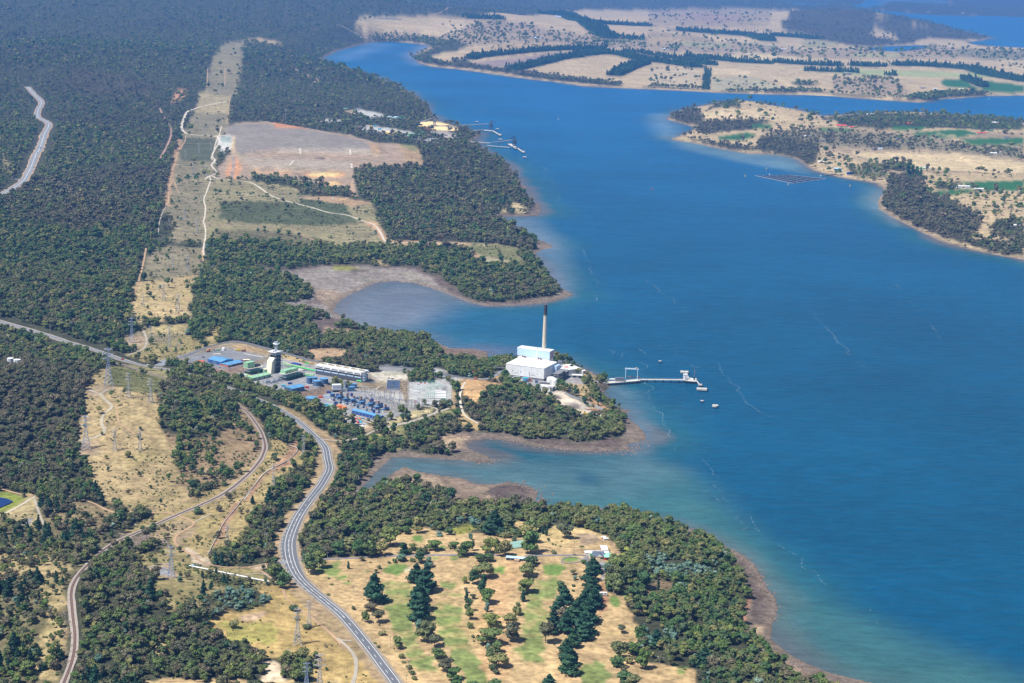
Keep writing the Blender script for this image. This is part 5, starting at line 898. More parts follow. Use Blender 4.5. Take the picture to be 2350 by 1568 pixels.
PALEB = ribbed('pale_blue_sheet', lin(186,214,240)); CYAN = flat('cyan_paint', lin(80,190,226), 0.5); BRICK = flat('brick', lin(178,110,88), 0.85, 0, 0.2, 1.0); TYRE = flat('tyre', (0.02, 0.02, 0.02), 0.8); POLE = flat('weathered_pole', lin(170,164,156), 0.8); TOWB = flat('tower_steel', lin(158,170,186), 0.5, 0.3)
CHIP = flat('wood_chips', lin(236,206,150), 0.95, 0, 0.12, 0.1); PILEG = flat('grey_chips', lin(166,158,152), 0.95, 0, 0.12, 0.1); LINER = flat('pond_liner', lin(70,84,110), 0.35, 0, 0.08, 0.05)
def shed(name, label, cat, tl, a, b, d, h, rise, wm, rm, ax='x', doors=0, dm=None, windows=0, group=None, z=None, flat_roof=False):
    p, rz, w = frame(tl, a, b, z); t = thing(name, label, cat, p, rz, group)
    MB().box(0, w, 0, d, -0.6, h).build('wall', wm, t)
    r = MB()
    if flat_roof: r.box(-0.25, w+0.25, -0.25, d+0.25, h, h+0.35)
    else: r.gable(-0.4, w+0.4, -0.4, d+0.4, h, rise, ax)
    r.build('roof', rm, t)
    for i in range(doors):
        x = w*(i+0.5)/doors; MB().box(x-min(2, w/doors*0.32), x+min(2, w/doors*0.32), -0.12, 0.05, 0, h*0.78).build('door', dm or CONC, t)
    for i in range(windows):
        x = w*(i+0.5)/windows; f = MB().box(x-0.9, x+0.9, -0.14, 0.05, h*0.4, h*0.75).build('window', GLASS, t)
    return t
# ------------------------------------------------------------------ old power station on the point
zs = hgt1(*P(tD(1210,860))[0])
TL, TR, BR_ = Pz(t3(615,960, 1142,1028, 1242,928), zs+20.5); dx = TR-TL; w = float(np.linalg.norm(dx)); rz = math.atan2(dx[1], dx[0]); nrm = np.array([-dx[1], dx[0]])/w
dpt = float((BR_-TR)@nrm)
t = thing('power_station', 'large white power station hall with taller boiler house on the point', 'power station', (TL[0], TL[1], zs), rz)
MB().box(0.6, w-0.6, 0.6, dpt-0.5, -1, 3.4).build('base', DCONC, t)
MB().box(0, w, 0, dpt, 3.4, 20.0).build('wall', WHITE, t)
MB().box(-0.3, w+0.3, -0.3, dpt, 20.0, 20.6).build('roof', flat('white_roof', (0.84, 0.84, 0.83), 0.5, 0, 0.04), t)
for x in (0.18, 0.4, 0.62, 0.83): MB().box(w*x-0.5, w*x+0.5, -0.15, 0.05, 9.5, 11).build('vent', DARK, t)
for x0, x1, zz in ((0.16, 0.36, 6.2), (0.62, 0.82, 6.8), (0.24, 0.32, 8.2), (0.66, 0.74, 8.6)): MB().box(w*x0, w*x1, -0.1, 0.05, zz, zz+0.35).build('louvre', DCONC, t)
MB().box(w*0.615, w*0.625, -0.12, 0.05, 4, 12).build('downpipe', DCONC, t)
MB().box(w*0.39, w*0.40, -0.1, 0.05, 4, 19.5).build('expansion_joint', PALEB, t)
BL2, BR2, BB2 = Pz(t3(803,728, 1242,780, 1262,742), zs+36); bw = float(np.linalg.norm(BR2-BL2)); o2 = BL2-TL; bx = float(o2@(dx/w)); by = dpt+0.02; bd = 17.0
MB().box(bx, bx+bw, by, by+bd, -1, 24.2).build('boiler_house_lower', WHITE, t)
MB().box(bx-0.8, bx+bw+0.8, by-1.2, by+bd, 24.2, 35.4).build('boiler_house_upper', PALEB, t)
MB().box(bx-1.0, bx+bw+1.0, by-1.4, by+bd+0.2, 35.4, 36).build('boiler_house_roof', WHITE, t)
MB().box(bx+bw+0.82, bx+bw+1.1, by+1, by+bd-3, 23, 34).build('side_panel', flat('dull_pink', lin(196,160,160), 0.8), t)  # right face of the upper box toned pinker and darker than its front
MB().box(bx+bw*0.6, bx+bw*0.61, by-1.35, by-1.15, 24.5, 35).build('expansion_joint', WHITE, t)
for x in (0.16, 0.66):
    v = MB(); v.tube((bx+bw*x, by-0.6, 20.6), (bx+bw*x, by-0.6, 24), 0.7); v.tube((bx+bw*(x+0.05), by-0.6, 20.6), (bx+bw*(x+0.05), by-0.6, 23), 0.6); v.build('exhaust_pipe', RUST, t)
    MB().box(bx+bw*(x+0.07), bx+bw*(x+0.11), by-1.4, by-0.1, 20.6, 22.4).build('roof_plant', DCONC, t)
for x in (0.57, 0.72): MB().cyl(bx+bw*x, by+bd*0.4, 36, 37.8, 0.5).build('vent', DARK, t)
MB().box(w+0.02, w+6, dpt*0.7, dpt, -1, 17).build('annexe', PALEB, t)
fr = MB()
for q in range(5): fr.box(w+1, w+7, dpt+1+q*0.01, dpt+6, 17.2+q*1.1, 17.35+q*1.1)
for x, y in ((w+1, dpt+1), (w+7, dpt+1), (w+1, dpt+6), (w+7, dpt+6)): fr.tube((x, y, 0), (x, y, 22), 0.2)
fr.build('stair_tower', STEEL, t)
cb = Pz(tD(1246.6, 850), zs)[0]; ch = (850-699.5)/px_per_m(cb[0], cb[1], zs)/math.cos(R(13.5))
c = thing('chimney', 'tall slim concrete chimney with dark top band behind the boiler house', 'chimney', (cb[0], cb[1], zs))
MB().cyl(0, 0, 0, ch*0.845, 3.6, 2.75, 32).build('shaft', CHIMC, c); MB().cyl(0, 0, ch*0.845, ch-0.6, 2.78, 2.62, 32).build('dark_band', BLACK, c); MB().ring(0, 0, ch-0.6, ch, 2.85, 0.7, 32).build('rim', DCONC, c)
for q in (0.84, 0.93): MB().ring(0, 0, ch*q, ch*q+0.3, 3.6, 0.9, 24).build('walkway', BLACK, c)
# surroundings of the station
t = shed('workshop', 'white workshop with a red roof patch right of the power station', 'building', t3, (1325,1050), (1480,1112), 24, 7.5, 1, WHITE, WHITE, flat_roof=True, doors=3, dm=PALEB)
MB().box(12, 20, 3, 10, 7.86, 7.95).build('roof_patch', REDP, t)
t = shed('storehouse', 'low white building attached before the red patched workshop', 'building', t3, (1250,1085), (1420,1085), 10, 6, 0.8, WHITE, WHITE, doors=2)
for k, (a, b, n_, lab) in enumerate((((1335,1222), (1425,1165), 4, 'grey office block of stacked floors beside the station'), ((1432,1170), (1482,1138), 3, 'smaller grey office block behind the stacked offices'))):
    p, rz, w = frame(t3, a, b); t = thing('office_block', lab, 'building', p, rz); d_ = 9
    for f in range(n_):
        MB().box(0, w, 0, d_, f*3.2-(0.5 if f == 0 else 0), f*3.2+1.5).build('floor_band', DCONC, t); MB().box(0.3, w-0.3, 0.3, d_-0.3, f*3.2+1.5, f*3.2+3.2).build('window_band', GLASS, t)
    MB().box(-0.4, w+0.4, -0.4, d_+0.4, n_*3.2, n_*3.2+0.6).build('roof', DCONC, t)
t = shed('pump_house', 'white flat roofed building with four dark slots at the yard wall', 'building', t3, (1050,1328), (1255,1348), 15, 6, 0, DCONC, WHITE, flat_roof=True, doors=2, dm=WHITE)
for i in range(4): MB().box(3+i*5.4, 6+i*5.4, 1.2, 2.2, 6.36, 6.7).build('skylight', DARK, t)
for a, b, d, h, wm, rm, lab in (((1530,1155), (1665,1160), 9, 4, DARK, WHITE, 'long low shed with white roof and dark walls near the shore'), ((1475,1345), (1510,1345), 12, 3.5, WHITE, WHITE, 'narrow white shed in the station garden'), ((1545,1378), (1605,1380), 7, 3.2, DCONC, WHITE, 'small grey shed with white roof in the station garden'),
    ((262,1082), (365,1082), 8, 4, PGREEN, PGREEN, 'pale green shed left of the power station'), ((170,1082), (225,1082), 6, 3, REDP, REDP, 'rusty red store hut beside the pale green shed'), ((60,1140), (140,1140), 7, 2.5, STEEL, DCONC, 'grey gatehouse canopy at the station entrance'),
    ((1675,1100), (1708,1100), 6, 5, WHITE, WHITE, 'small white hut by the shore behind the station'), ((1440,1300), (1480,1290), 4, 2.5, WHITE, WHITE, 'tiny white hut by the station garden path')):
    shed('shed', lab, 'shed', t3, a, b, d, h, 0.9, wm, rm, doors=1, dm=DCONC)
for x, y, r, h, lab in ((1235,1235,7,11,'broad white domed tank beside the station hall'), (1290,1245,6.2,9,'white domed tank right of the broad one'), (1310,1170,3.5,8,'small white tank behind the two domed tanks')):
    p = at(t3, x, y); t = thing('storage_tank', lab, 'tank', p); MB().cyl(0, 0, -0.5, h*0.7, r, n=28).build('shell', WHITE, t); MB().dome(0, 0, h*0.7, r, h*0.3, 28).build('roof', WHITE, t); MB().tube((r, 0, 0), (r, 0, h*0.7), 0.25).build('ladder', STEEL, t)
# transformers along the front of the hall
p = at(t3, 560, 1195); tr0 = thing('transformer', 'x', 'transformer', p, 0.1, 'transformers in front of the old station')
MB().box(0, 6, 0, 4, 0, 0.5).build('plinth', CONC, tr0); MB().box(0.8, 5.2, 0.6, 3.4, 0.5, 4).build('tank', BLUE, tr0)
for q in range(3): MB().tube((1.6+q*1.4, 2, 4), (1.6+q*1.4, 2, 5.6), 0.22, 0.12).build('bushing', BRICK, tr0)
MB().box(0.2, 0.75, 0.8, 3.2, 0.6, 3.6).build('radiator', STEEL, tr0); MB().tube((1, 2.9, 4.6), (5, 2.9, 4.6), 0.45).build('conservator', BLUE, tr0)
tr0['label'] = 'blue transformer left of the station, first from the entrance'
for i, (x, y) in enumerate(((600,1200), (690,1215), (880,1225), (1010,1235))): dup(tr0, at(t3, x, y), 0.1, ['blue transformer second from the entrance side', 'transformer third from the left at the hall foot', 'transformer fourth from the left at the hall foot', 'transformer nearest the white domed tanks'][i])
for i, (x0, y0, w_, d_, h_, m_, lab) in enumerate(((500,1215,14,8,4,CONC,'concrete bunker at the left front corner of the hall'), (850,1205,9,5,5,CYAN,'turquoise kiosk at the foot of the hall'), (915,1210,6,4,4,RUST,'rust red kiosk at the foot of the hall'), (725,1175,9,4,3,WHITE,'white kiosk with a rounded cover at the hall foot'), (1080,1245,20,3,2.6,DCONC,'long grey rack of pipes before the domed tanks'))):
    t = thing('kiosk', lab, 'kiosk', at(t3, x0, y0), 0.05); MB().box(0, w_, 0, d_, -0.4, h_).build('wall', m_, t); MB().box(-0.2, w_+0.2, -0.2, d_+0.2, h_, h_+0.3).build('roof', m_ if m_ != CONC else DCONC, t)
# lattice gantry for the incoming lines
def gantry(name, w, h, mat=STEEL, lattice=1.2):
    g = MB()
    for x in (0, w):
        for sx_ in (-lattice/2, lattice/2): g.tube((x+sx_, 0, 0), (x+sx_*0.3, 0, h), 0.14, n=4)
        for k in range(5): g.tube((x-lattice/2, 0, h*k/5), (x+lattice/2, 0, h*(k+1)/5), 0.09, n=4)
    b_ = MB(); b_.tube((0, 0, h), (w, 0, h), 0.16, n=4); b_.tube((0, 0, h-1), (w, 0, h-1), 0.12, n=4)
    for k in range(int(w/2)): b_.tube((k*2, 0, h-1), (k*2+1, 0, h), 0.08, n=4); b_.tube((k*2+1, 0, h), (k*2+2, 0, h-1), 0.08, n=4)
    return g, b_
g, b_ = gantry('g', 16, 11); p = at(t3, 640, 1225); t = thing('line_gantry', 'pale lattice line gantry in front of the power station', 'gantry', p, 0.05); g.build('leg', STEEL, t); b_.build('beam', STEEL, t)
g, b_ = gantry('g', 12, 7); t = thing('pipe_bridge', 'grey pipe bridge entering the left side of the station', 'pipe bridge', at(t3, 425, 1070), 0.0, sc=(1.6, 1, 1)); g.build('leg', DCONC, t); b_.build('beam', DCONC, t)
MB().tube((0, 0.4, 7.3), (12, 0.4, 7.3), 0.5).build('pipe', DCONC, t)
# tripod lattice mast in the coal yard, conveyor to the yard, excavators, scrap
m_ = MB()
for a_ in (0, 2.1, 4.2): m_.tube((3*math.cos(a_), 3*math.sin(a_), 0), (0, 0, 14), 0.3, n=4)
for z_ in (4, 8): 
    for a_ in (0, 2.1, 4.2): r_z = 3*(1-z_/14); m_.tube((r_z*math.cos(a_), r_z*math.sin(a_), z_), (r_z*math.cos(a_+2.1), r_z*math.sin(a_+2.1), z_), 0.15, n=4)
t = thing('stacker_mast', 'dark lattice stacker mast on the pale ash yard', 'mast', at(t3, 1228, 1405)); m_.build('leg', DARK, t); MB().box(-3, 4, -0.5, 0.5, 13.6, 14.4).build('head', DCONC, t); MB().box(-2, 4, -1.5, 1.5, 0, 0.8).build('base', YEL, t)
p, rz, w = frame(t3, (1425,1368), (1990,1640)); t = thing('belt_conveyor', 'long grey covered conveyor running across the pale ash yard', 'conveyor', p, rz); MB().box(0, w, 0, 2.6, 1.6, 4).build('gallery', STEEL, t)
for k in range(int(w/9)): MB().box(k*9, k*9+0.5, 0.3, 2.3, -0.5, 1.6).build('trestle', DCONC, t)
def excavator(lab, p, rz, m=YEL, name='excavator'):
    t = thing(name, lab, 'excavator', p, rz, sc=1.5); MB().box(-2, 2, -1.3, -0.5, 0, 0.9).box(-2, 2, 0.5, 1.3, 0, 0.9).build('track', DARK, t); MB().box(-1.8, 1.6, -1.2, 1.2, 1, 2.2).build('body', m, t); MB().box(0.2, 1.5, -1.1, 0, 2.2, 3.2).build('cab', GLASS, t)
    MB().tube((1.4, 0.3, 2), (4.4, 0.3, 4.4), 0.25).tube((4.4, 0.3, 4.4), (6.4, 0.3, 2), 0.2).build('arm', m, t); MB().box(6, 7, -0.3, 0.9, 1, 2).build('bucket', DARK, t); return t
excavator('yellow excavator with raised arm on the ash yard', at(t4, 60, 1010), 2.6); excavator('yellow loader parked lower on the ash yard edge', at(t4, 110, 1045), 0.2)
v = MB(); rs = np.random.default_rng(4)
for k in range(26): x, y = rs.random(2)*(16, 6); v.tube((x, y, 0.3), (x+rs.normal()*3, y+rs.normal()*1.5, 1.3*rs.random()), 0.4)
t = v.build('scrap_heap', RUST, None); t.location = at(t4, 80, 940); t.rotation_euler.z = -0.3; tag(t, 'rusty scrap heap beside the conveyor on the ash yard', 'scrap heap')

# ------------------------------------------------------------------ jetty with gantry crane, mooring dolphins
DZ = 4.5
def deck(tl, pts, name, t, width, z=DZ, mat=CONC, th=0.8):
    c = Pz(tl(*pts), z); V = []; o = np.array(t.location[:2])
    L_ = offset_line(c, -width/2*np.ones(len(c)))-o; R_ = offset_line(c, width/2*np.ones(len(c)))-o; n = len(c)
    V = [(*p, z) for p in L_]+[(*p, z) for p in R_]+[(*p, z-th) for p in L_]+[(*p, z-th) for p in R_]; F = []
    for i in range(n-1): F += [(i, n+i, n+i+1, i+1), (2*n+i, 2*n+i+1, 3*n+i+1, 3*n+i), (i, i+1, 2*n+i+1, 2*n+i), (n+i, 3*n+i, 3*n+i+1, n+i+1)]
    F += [(0, 2*n, 3*n, n), (n-1, 2*n-1, 4*n-1, 3*n-1)]
    return mesh_obj(name, V, F, mat, t), c-o
p0 = at(t4, 345, 575, 0); jt = thing('jetty', 'long white jetty on dark piles running out from the power station', 'jetty', (p0[0], p0[1], 0))
d1, c1 = deck(t4, (300,568, 560,548, 800,528), 'approach_deck', jt, 11); d2, c2 = deck(t4, (800,520, 1100,522, 1470,526), 'trestle_deck', jt, 6); d3, c3 = deck(t4, (1450,518, 1590,528), 'head_deck', jt, 22)
def piles(c, step, off, r=0.45, z=DZ-0.8):
    tot = np.linalg.norm(c[-1]-c[0]); n = max(2, int(tot/step)); dirv = (c[-1]-c[0])/tot; nv = np.array([-dirv[1], dirv[0]])
    for i in range(n+1):
        q = c[0]+(c[-1]-c[0])*i/n; v = MB()
        for s in (-off, off): v.tube((*(q+nv*s), -3), (*(q+nv*s), z), r)
        v.box(q[0]-0.6, q[0]+0.6, q[1]-off-0.6, q[1]+off+0.6, z-0.6, z) if abs(dirv[0]) > 0.7 else None
        v.build('pile_row', DARK, jt)
piles(c1, 7, 5, 0.5); piles(c2, 13, 2.4, 0.6); piles(c3, 8, 9, 0.6)
def rail(c, off, z, name='railing', t=jt, mat=STEEL):
    q = offset_line(c, off*np.ones(len(c))); v = MB()
    for a_, b2 in zip(q[:-1], q[1:]):
        v.tube((*a_, z+1.1), (*b2, z+1.1), 0.09, n=4); l = np.linalg.norm(b2-a_); n = max(1, int(l/4))
        for i in range(n+1): s = a_+(b2-a_)*i/n; v.tube((*s, z), (*s, z+1.1), 0.08, n=4)
    return v.build(name, mat, t)
rail(c2, 2.8, DZ); rail(c2, -2.8, DZ); rail(c1, 5.2, DZ)
for pts in ((1490,500, 1440,432), (1590,535, 1640,600)):
    dd, cc = deck(t4, pts, 'catwalk', jt, 1.8, DZ+0.3, CONC, 0.4); rail(cc, 0.8, DZ+0.3)
t = thing('jetty_cabin', 'tall white cabin standing on the jetty head', 'cabin', at(t4, 1410, 520, DZ), 0.0); MB().box(0, 6.5, 0, 5, 0, 7.5).build('wall', WHITE, t); MB().box(-0.3, 6.8, -0.3, 5.3, 7.5, 7.9).build('roof', WHITE, t); MB().box(3.6, 5, -0.1, 0.05, 4.4, 6).build('window', GLASS, t); MB().box(2, 4, -0.8, 0.1, 2.2, 3.4).build('stair', STEEL, t)
t = thing('jetty_crane', 'slim grey mast crane at the tip of the jetty', 'crane', at(t4, 1560, 530, DZ), 0.2); MB().cyl(0, 0, 0, 3, 1.2).build('base', DARK, t); MB().tube((0, 0, 3), (0, 0, 19), 0.6, 0.35).build('mast', DCONC, t); MB().tube((0.4, 0, 8), (2.6, 0.3, 17), 0.25).tube((2.6, .3, 17), (0, 0, 19), 0.12).build('jib', DCONC, t); MB().box(-1.4, 0, -1, 1, 3, 5.4).build('cab', DARK, t)
t = thing('wharf_shed', 'dark grey flat shed on the landward end of the jetty', 'shed', at(t4, 478, 552, DZ), 0.1); MB().box(0, 14, 0, 8, 0, 5).build('wall', DCONC, t); MB().box(-0.3, 14.3, -0.3, 8.3, 5, 5.4).build('roof', SLATE, t)
t = thing('wharf_canopy', 'long white canopy leading from the shore to the grey wharf shed', 'canopy', at(t4, 300, 548, DZ-0.5), 0.14); MB().box(0, 20, 0, 5, 3, 3.5).build('roof', WHITE, t)
for i in range(6): MB().box(i*3.8+0.2, i*3.8+0.6, 0.2, 0.6, -2, 3).build('post', STEEL, t)
p = at(t4, 615, 515, DZ); q = at(t4, 778, 522, DZ); rz = math.atan2(q[1]-p[1], q[0]-p[0]); w = math.hypot(q[0]-p[0], q[1]-p[1]); t = thing('gantry_crane', 'pale blue gantry crane straddling the jetty near the shore', 'crane', p, rz)
for x in (0, w):
    for y in (0, 8): MB().tube((x+(1.2 if x == 0 else -1.2)*(0 if y == 0 else 0.3), y, 0), (x, 4+(y-4)*0.5, 15), 0.55, n=4).build('leg', PALEB, t)
MB().box(-1.5, w+1.5, 2.2, 3.4, 15, 16.6).build('beam', PALEB, t); MB().box(-1.5, w+1.5, 4.8, 6, 15, 16.6).build('beam', PALEB, t); MB().box(w*0.82, w*0.95, 2, 6.2, 16.6, 18).build('trolley', flat('tan_paint', lin(190,170,130)), t); MB().box(-1, w+1, 3.4, 4.8, 16.6, 16.9).build('walkway', CONC, t)
v = MB()
for k in range(12): x, y = rs.random(2)*(16, 5); v.tube((x, y, 0.4), (x+3*rs.normal(), y+rs.normal(), 0.5+1.6*rs.random()), 0.35)
t = v.build('machinery_heap', RUST, None); t.location = at(t4, 650, 500, DZ); tag(t, 'heap of old machinery under the gantry crane', 'machinery')
def dolphin(lab, x, y, w_, d_, shape, group='mooring dolphins off the jetty'):
    p = at(t4, x, y, 0); t = thing('mooring_dolphin', lab, 'dolphin', p, -0.08, group); z = 4.2
    v = MB()
    if shape == 'box': v.box(-w_/2, w_/2, -d_/2, d_/2, z-2.4, z)
    elif shape == 'round': v.cyl(0, 0, z-2.4, z, w_/2, n=16)
    else: v.cyl(0, 0, z-0.8, z, w_*0.5, w_*0.5, 6)
    v.build('cap', CONC, t)
    for sx_ in (-1, 1):
        for sy_ in (-1, 1): MB().tube((sx_*w_*0.3, sy_*d_*0.3, -3), (sx_*w_*0.28, sy_*d_*0.28, z-2 if shape != 'flat' else z-0.8), 0.5).build('pile', DARK, t)
    if shape == 'box': MB().box(w_/2, w_/2+1.2, -d_/4, d_/4, -1, z-0.2).build('fender', TYRE, t)
    MB().cyl(0, 0, z, z+0.8, 0.4).build('bollard', DARK, t)
dolphin('white boxy breasting dolphin behind the jetty head', 1424, 445, 13, 9, 'box'); dolphin('white boxy breasting dolphin nearest the camera side of the head', 1664, 680, 16, 9, 'box'); dolphin('small white dolphin linked by catwalk to the jetty head', 1642, 622, 6, 5, 'box')
dolphin('round white mooring dolphin farthest right off the jetty', 1850, 912, 9.5, 8, 'round'); dolphin('small flat mooring dolphin left of the round one', 1668, 848, 5.5, 5, 'flat'); dolphin('small flat mooring dolphin alone behind the jetty', 1090, 298, 5.5, 5, 'flat')
# ------------------------------------------------------------------ gas turbine plant
def tank(lab, tl, x, y, r_px, h_px, wm, rm, tile_s, group=None, name='storage_tank'):
    p = at(tl, x, y); s = px_per_m(*p)*tile_s; r = r_px/s; h = h_px/s/0.97; p = (p[0], p[1]+r, p[2]); t = thing(name, lab, 'tank', p, 0, group)
    MB().cyl(0, 0, -0.5, h, r, n=36).build('shell', wm, t); MB().cyl(0, 0, h, h+r*0.13, r*1.02, 0.2, 36).build('roof', rm, t)
    MB().ring(0, 0, h*0.5, h*0.5+0.2, r+0.1, 0.15, 36).build('stiffener', wm, t); MB().tube((-r*0.25, -r, 0), (-r*0.25, -r, h), 0.3, n=4).build('ladder', STEEL, t); MB().ring(0, 0, -0.4, 0.25, r+1.0, 0.9, 36).build('footing', CONC, t); return t
tank('tall blue tank, leftmost of the cluster of four', t1, 1902, 1060, 40, 88, BLUE, LBLUE, 6); tank('blue tank at the back of the cluster of four', t1, 1977, 1030, 38, 62, BLUE, LBLUE, 6)
tank('wide blue tank at the front of the cluster of four', t1, 2007, 1092, 59, 72, BLUE, LBLUE, 6); tank('wide blue tank at the right of the cluster of four', t1, 2104, 1064, 57, 72, BLUE, LBLUE, 6)
tank('very wide low blue tank alone below the embankment', t1, 1928, 1303, 82, 45, BLUE, LBLUE, 6)
tank('orange round tank, the left one behind the blue long sheds', t2, 436, 928, 43, 42, ORANGE, ORANGE, 6); tank('orange round tank, the right one behind the blue long sheds', t2, 503, 945, 37, 42, ORANGE, ORANGE, 6)
tank('white cylindrical tank on the hill, the left of two', tE, 67, 650, 22, 60, WHITE, WHITE, 3); tank('white cylindrical tank on the hill, the right of two', tE, 113, 660, 24, 60, WHITE, WHITE, 3)
shed('warehouse', 'long blue warehouse with white striped roof on the gravel pad', 'warehouse', t1, (507,757), (690,799), 27, 5.5, 2.4, BLUE, LBLUE, doors=2, dm=NAVY)
shed('warehouse', 'low building with bright blue roof beside the blue warehouse', 'warehouse', t1, (790,826), (995,780), 18, 3.4, 1.8, BRICK, LBLUE, doors=4, dm=GLASS)
shed('site_office', 'cream hut with red roof on the left of the gravel pad', 'hut', t1, (360,772), (447,777), 7, 3, 1.5, CREAM, REDP, doors=2, dm=DARK)
shed('site_office', 'brown site cabin behind the bright blue roof', 'hut', t1, (998,752), (1085,752), 6, 3.2, 0.6, BRICK, CREAM, doors=2, dm=DARK)
shed('workshop', 'blue workshop with ridged roof at the corner of the plant', 'warehouse', t1, (1672,1184), (1842,1148), 17, 7, 2, BLUE, LBLUE, doors=1, dm=NAVY)
shed('equipment_hall', 'flat dark blue equipment hall behind the boiler tower', 'building', t1, (1652,800), (1740,822), 9, 3.6, 0.5, NAVY, NAVY, doors=1, dm=DARK)
shed('store', 'long blue store, the left of the pair along the plant fence', 'warehouse', t2, (608,992), (802,1037), 10, 5, 1.6, BLUE, LBLUE, doors=4, dm=NAVY); shed('store', 'long blue store, the right of the pair along the plant fence', 'warehouse', t2, (806,1038), (985,1088), 10, 5, 1.6, BLUE, LBLUE, doors=4, dm=NAVY)
shed('control_building', 'long narrow red and white control building behind the white switchyard', 'building', t2, (1508,580), (1672,580), 5, 3.2, 0.4, REDP, DGREEN, doors=3, dm=WHITE); shed('control_building', 'dark green hut joined to the red control building', 'building', t2, (1676,582), (1758,582), 5, 3.6, 0.5, DGREEN, DGREEN, doors=1)
shed('red_shed', 'red roofed shed behind the dark pines near the switchyard', 'shed', t2, (1543,462), (1645,465), 5, 3, 0.8, CREAM, REDP, doors=2); shed('gatehouse', 'grey gatehouse where the station road ends', 'hut', t2, (2172,482), (2255,482), 6, 3, 0.3, STEEL, DCONC, doors=1); shed('red_shed', 'pair of joined red sheds beyond the gatehouse', 'shed', t2, (2295,425), (2375,425), 8, 3.6, 1, REDP, REDP, doors=1)
shed('white_house', 'white roofed house hidden in trees by the mud flat, left one', 'house', t2, (1985,315), (2060,325), 8, 3.5, 1, CREAM, WHITE, windows=2); shed('white_house', 'white roofed house hidden in trees by the mud flat, right one', 'house', t2, (2130,312), (2215,315), 8, 3.5, 1, CREAM, WHITE, windows=2)
# containers, kiosks and small gear on the pads
CONT = [(t1,1615,1062,NAVY,6,'small navy container by the transformers'), (t1,1640,1185,ORANGE,3,'orange box at the corner of the blue workshop'), (t1,1850,1115,REDP,6,'red container right of the blue workshop'), (t1,1525,1095,CYAN,6,'bright blue container before the blue workshop'), (t2,150,780,REDP,7,'red container beside the wide low tank'), (t2,222,768,PALEB,9,'pale blue long container right of the red one'),
 (t2,262,712,NAVY,7,'deep blue container at the foot of the embankment'), (t2,215,888,CYAN,9,'cyan container left of the orange tanks'), (t2,285,898,PGREEN,7,'pale green container left of the orange tanks'), (t2,345,892,NAVY,8,'dark blue container touching the orange tanks'), (t1,625,600,PGREEN,6,'pale green container at the back of the gravel pad'), (t1,900,605,YEL,8,'yellow trailer at the back of the gravel pad'), (t1,975,612,RUST,7,'rusty trailer at the back right of the gravel pad'),
 (t2,1395,820,CONC,8,'white control hut at the lower left of the white switchyard'), (t1,1370,1050,CONC,6,'white kiosk between the transformers'), (t3,175,1185,BRICK,4,'small brown hut by the entrance lawn'), (t2,2300,525,RUST,4,'rusty hut on the dry lawn'), (t1,1430,885,DCONC,8,'grey container at the foot of the boiler tower'), (t2,2335,440,DARK,6,'dark container beside the gatehouse')]
for tl, x, y, m, L_, lab in CONT:
    t = thing('container', lab, 'container', at(tl, x, y), 0.35 if tl is t1 else 0.1); MB().box(0, L_, 0, 2.6, 0.1, 2.8).build('body', m, t); MB().box(-0.06, 0.0, 0.1, 2.5, 0.3, 2.6).build('door', DCONC, t)
excavator('orange excavator parked at the back left of the gravel pad', at(t1, 520, 612), 0.4, ORANGE)
p = at(t1, 728, 592); t = thing('storage_tank', 'small white tank lying at the back of the gravel pad', 'tank', p); MB().cyl(0, 0, 0, 4, 2.8).build('shell', WHITE, t); MB().dome(0, 0, 4, 2.8, 1).build('roof', WHITE, t)
for a, b, lab in (((1000,640),(1270,690),'long white slab lying on the gravel pad'), ((585,650),(690,645),'short white slab lying on the gravel pad')):
    p, rz, w = frame(t1, a, b); t = MB().box(0, w, 0, 5 if w < 20 else 2.5, -0.2, 0.5).build('concrete_slab', CONC, None); t.location = p; t.rotation_euler.z = rz; tag(t, lab, 'slab')
# boiler tower with stack
p, rz, w = frame(t1, (1440,905), (1525,882)); t = thing('boiler_tower', 'tall dark boiler tower with white side duct and flared silver stack', 'boiler tower', p, rz); hh = 32; d = 12
MB().box(0.8, w-0.8, 0.8, d-0.8, 0, hh-4).build('casing', DARK, t)
for z_ in (9, 17, 23, hh-4): MB().box(-0.8, w+0.8, -1.2, d+0.5, z_, z_+0.4).build('platform', STEEL, t)
for x in (-0.5, w+0.5):
    for y in (-0.8, d): MB().tube((x, y, 0), (x, y, hh), 0.28, n=4).build('column', STEEL, t)
v = MB()
for z_ in (0, 9, 17, 23): v.tube((-0.5, -1, z_), (w+0.5, -1, z_+7.5), 0.16, n=4)
v.build('bracing', PGREEN, t)
MB().box(-2.5, w+1.5, -2, d+1, hh, hh+1.1).build('roof', WHITE, t)
dct = MB(); k = len(dct.v)
dct.v += [(-9.5, 1, 0), (-1, 1, 0), (-9.5, d-1, 0), (-1, d-1, 0), (-6.5, 1, 19), (-0.4, 1, 24), (-6.5, d-1, 19), (-0.4, d-1, 24)]; dct.f += [(0, 1, 5, 4), (2, 6, 7, 3), (0, 4, 6, 2), (4, 5, 7, 6), (1, 3, 7, 5)]; dct.build('duct', flat('cream_cladding', lin(232,228,206), 0.6), t)
for z_ in (4, 8, 12, 16): MB().box(-9.2+z_*0.13, -0.9, 0.7, 0.98, z_, z_+0.35).build('duct_rib', STEEL, t)
for x in (2, 5.5, 8.5): MB().cyl(x-3, 3, hh+1.1, hh+3.4, 0.9).build('roof_vent', STEEL, t)
st = MB().cyl(w-3.5, d-4, hh+1.1, hh+12, 2.6, 2.6, 24).build('stack', STEEL, t); MB().cyl(w-3.5, d-4, hh+10, hh+11.4, 3.2, 5.4, 24).cyl(w-3.5, d-4, hh+11.4, hh+12, 5.4, 5.2, 24).build('flared_ring', WHITE, st); MB().cyl(w-3.5, d-4, hh+12, hh+14.4, 3.6, 3.2, 24).build('silencer_cap', STEEL, st)
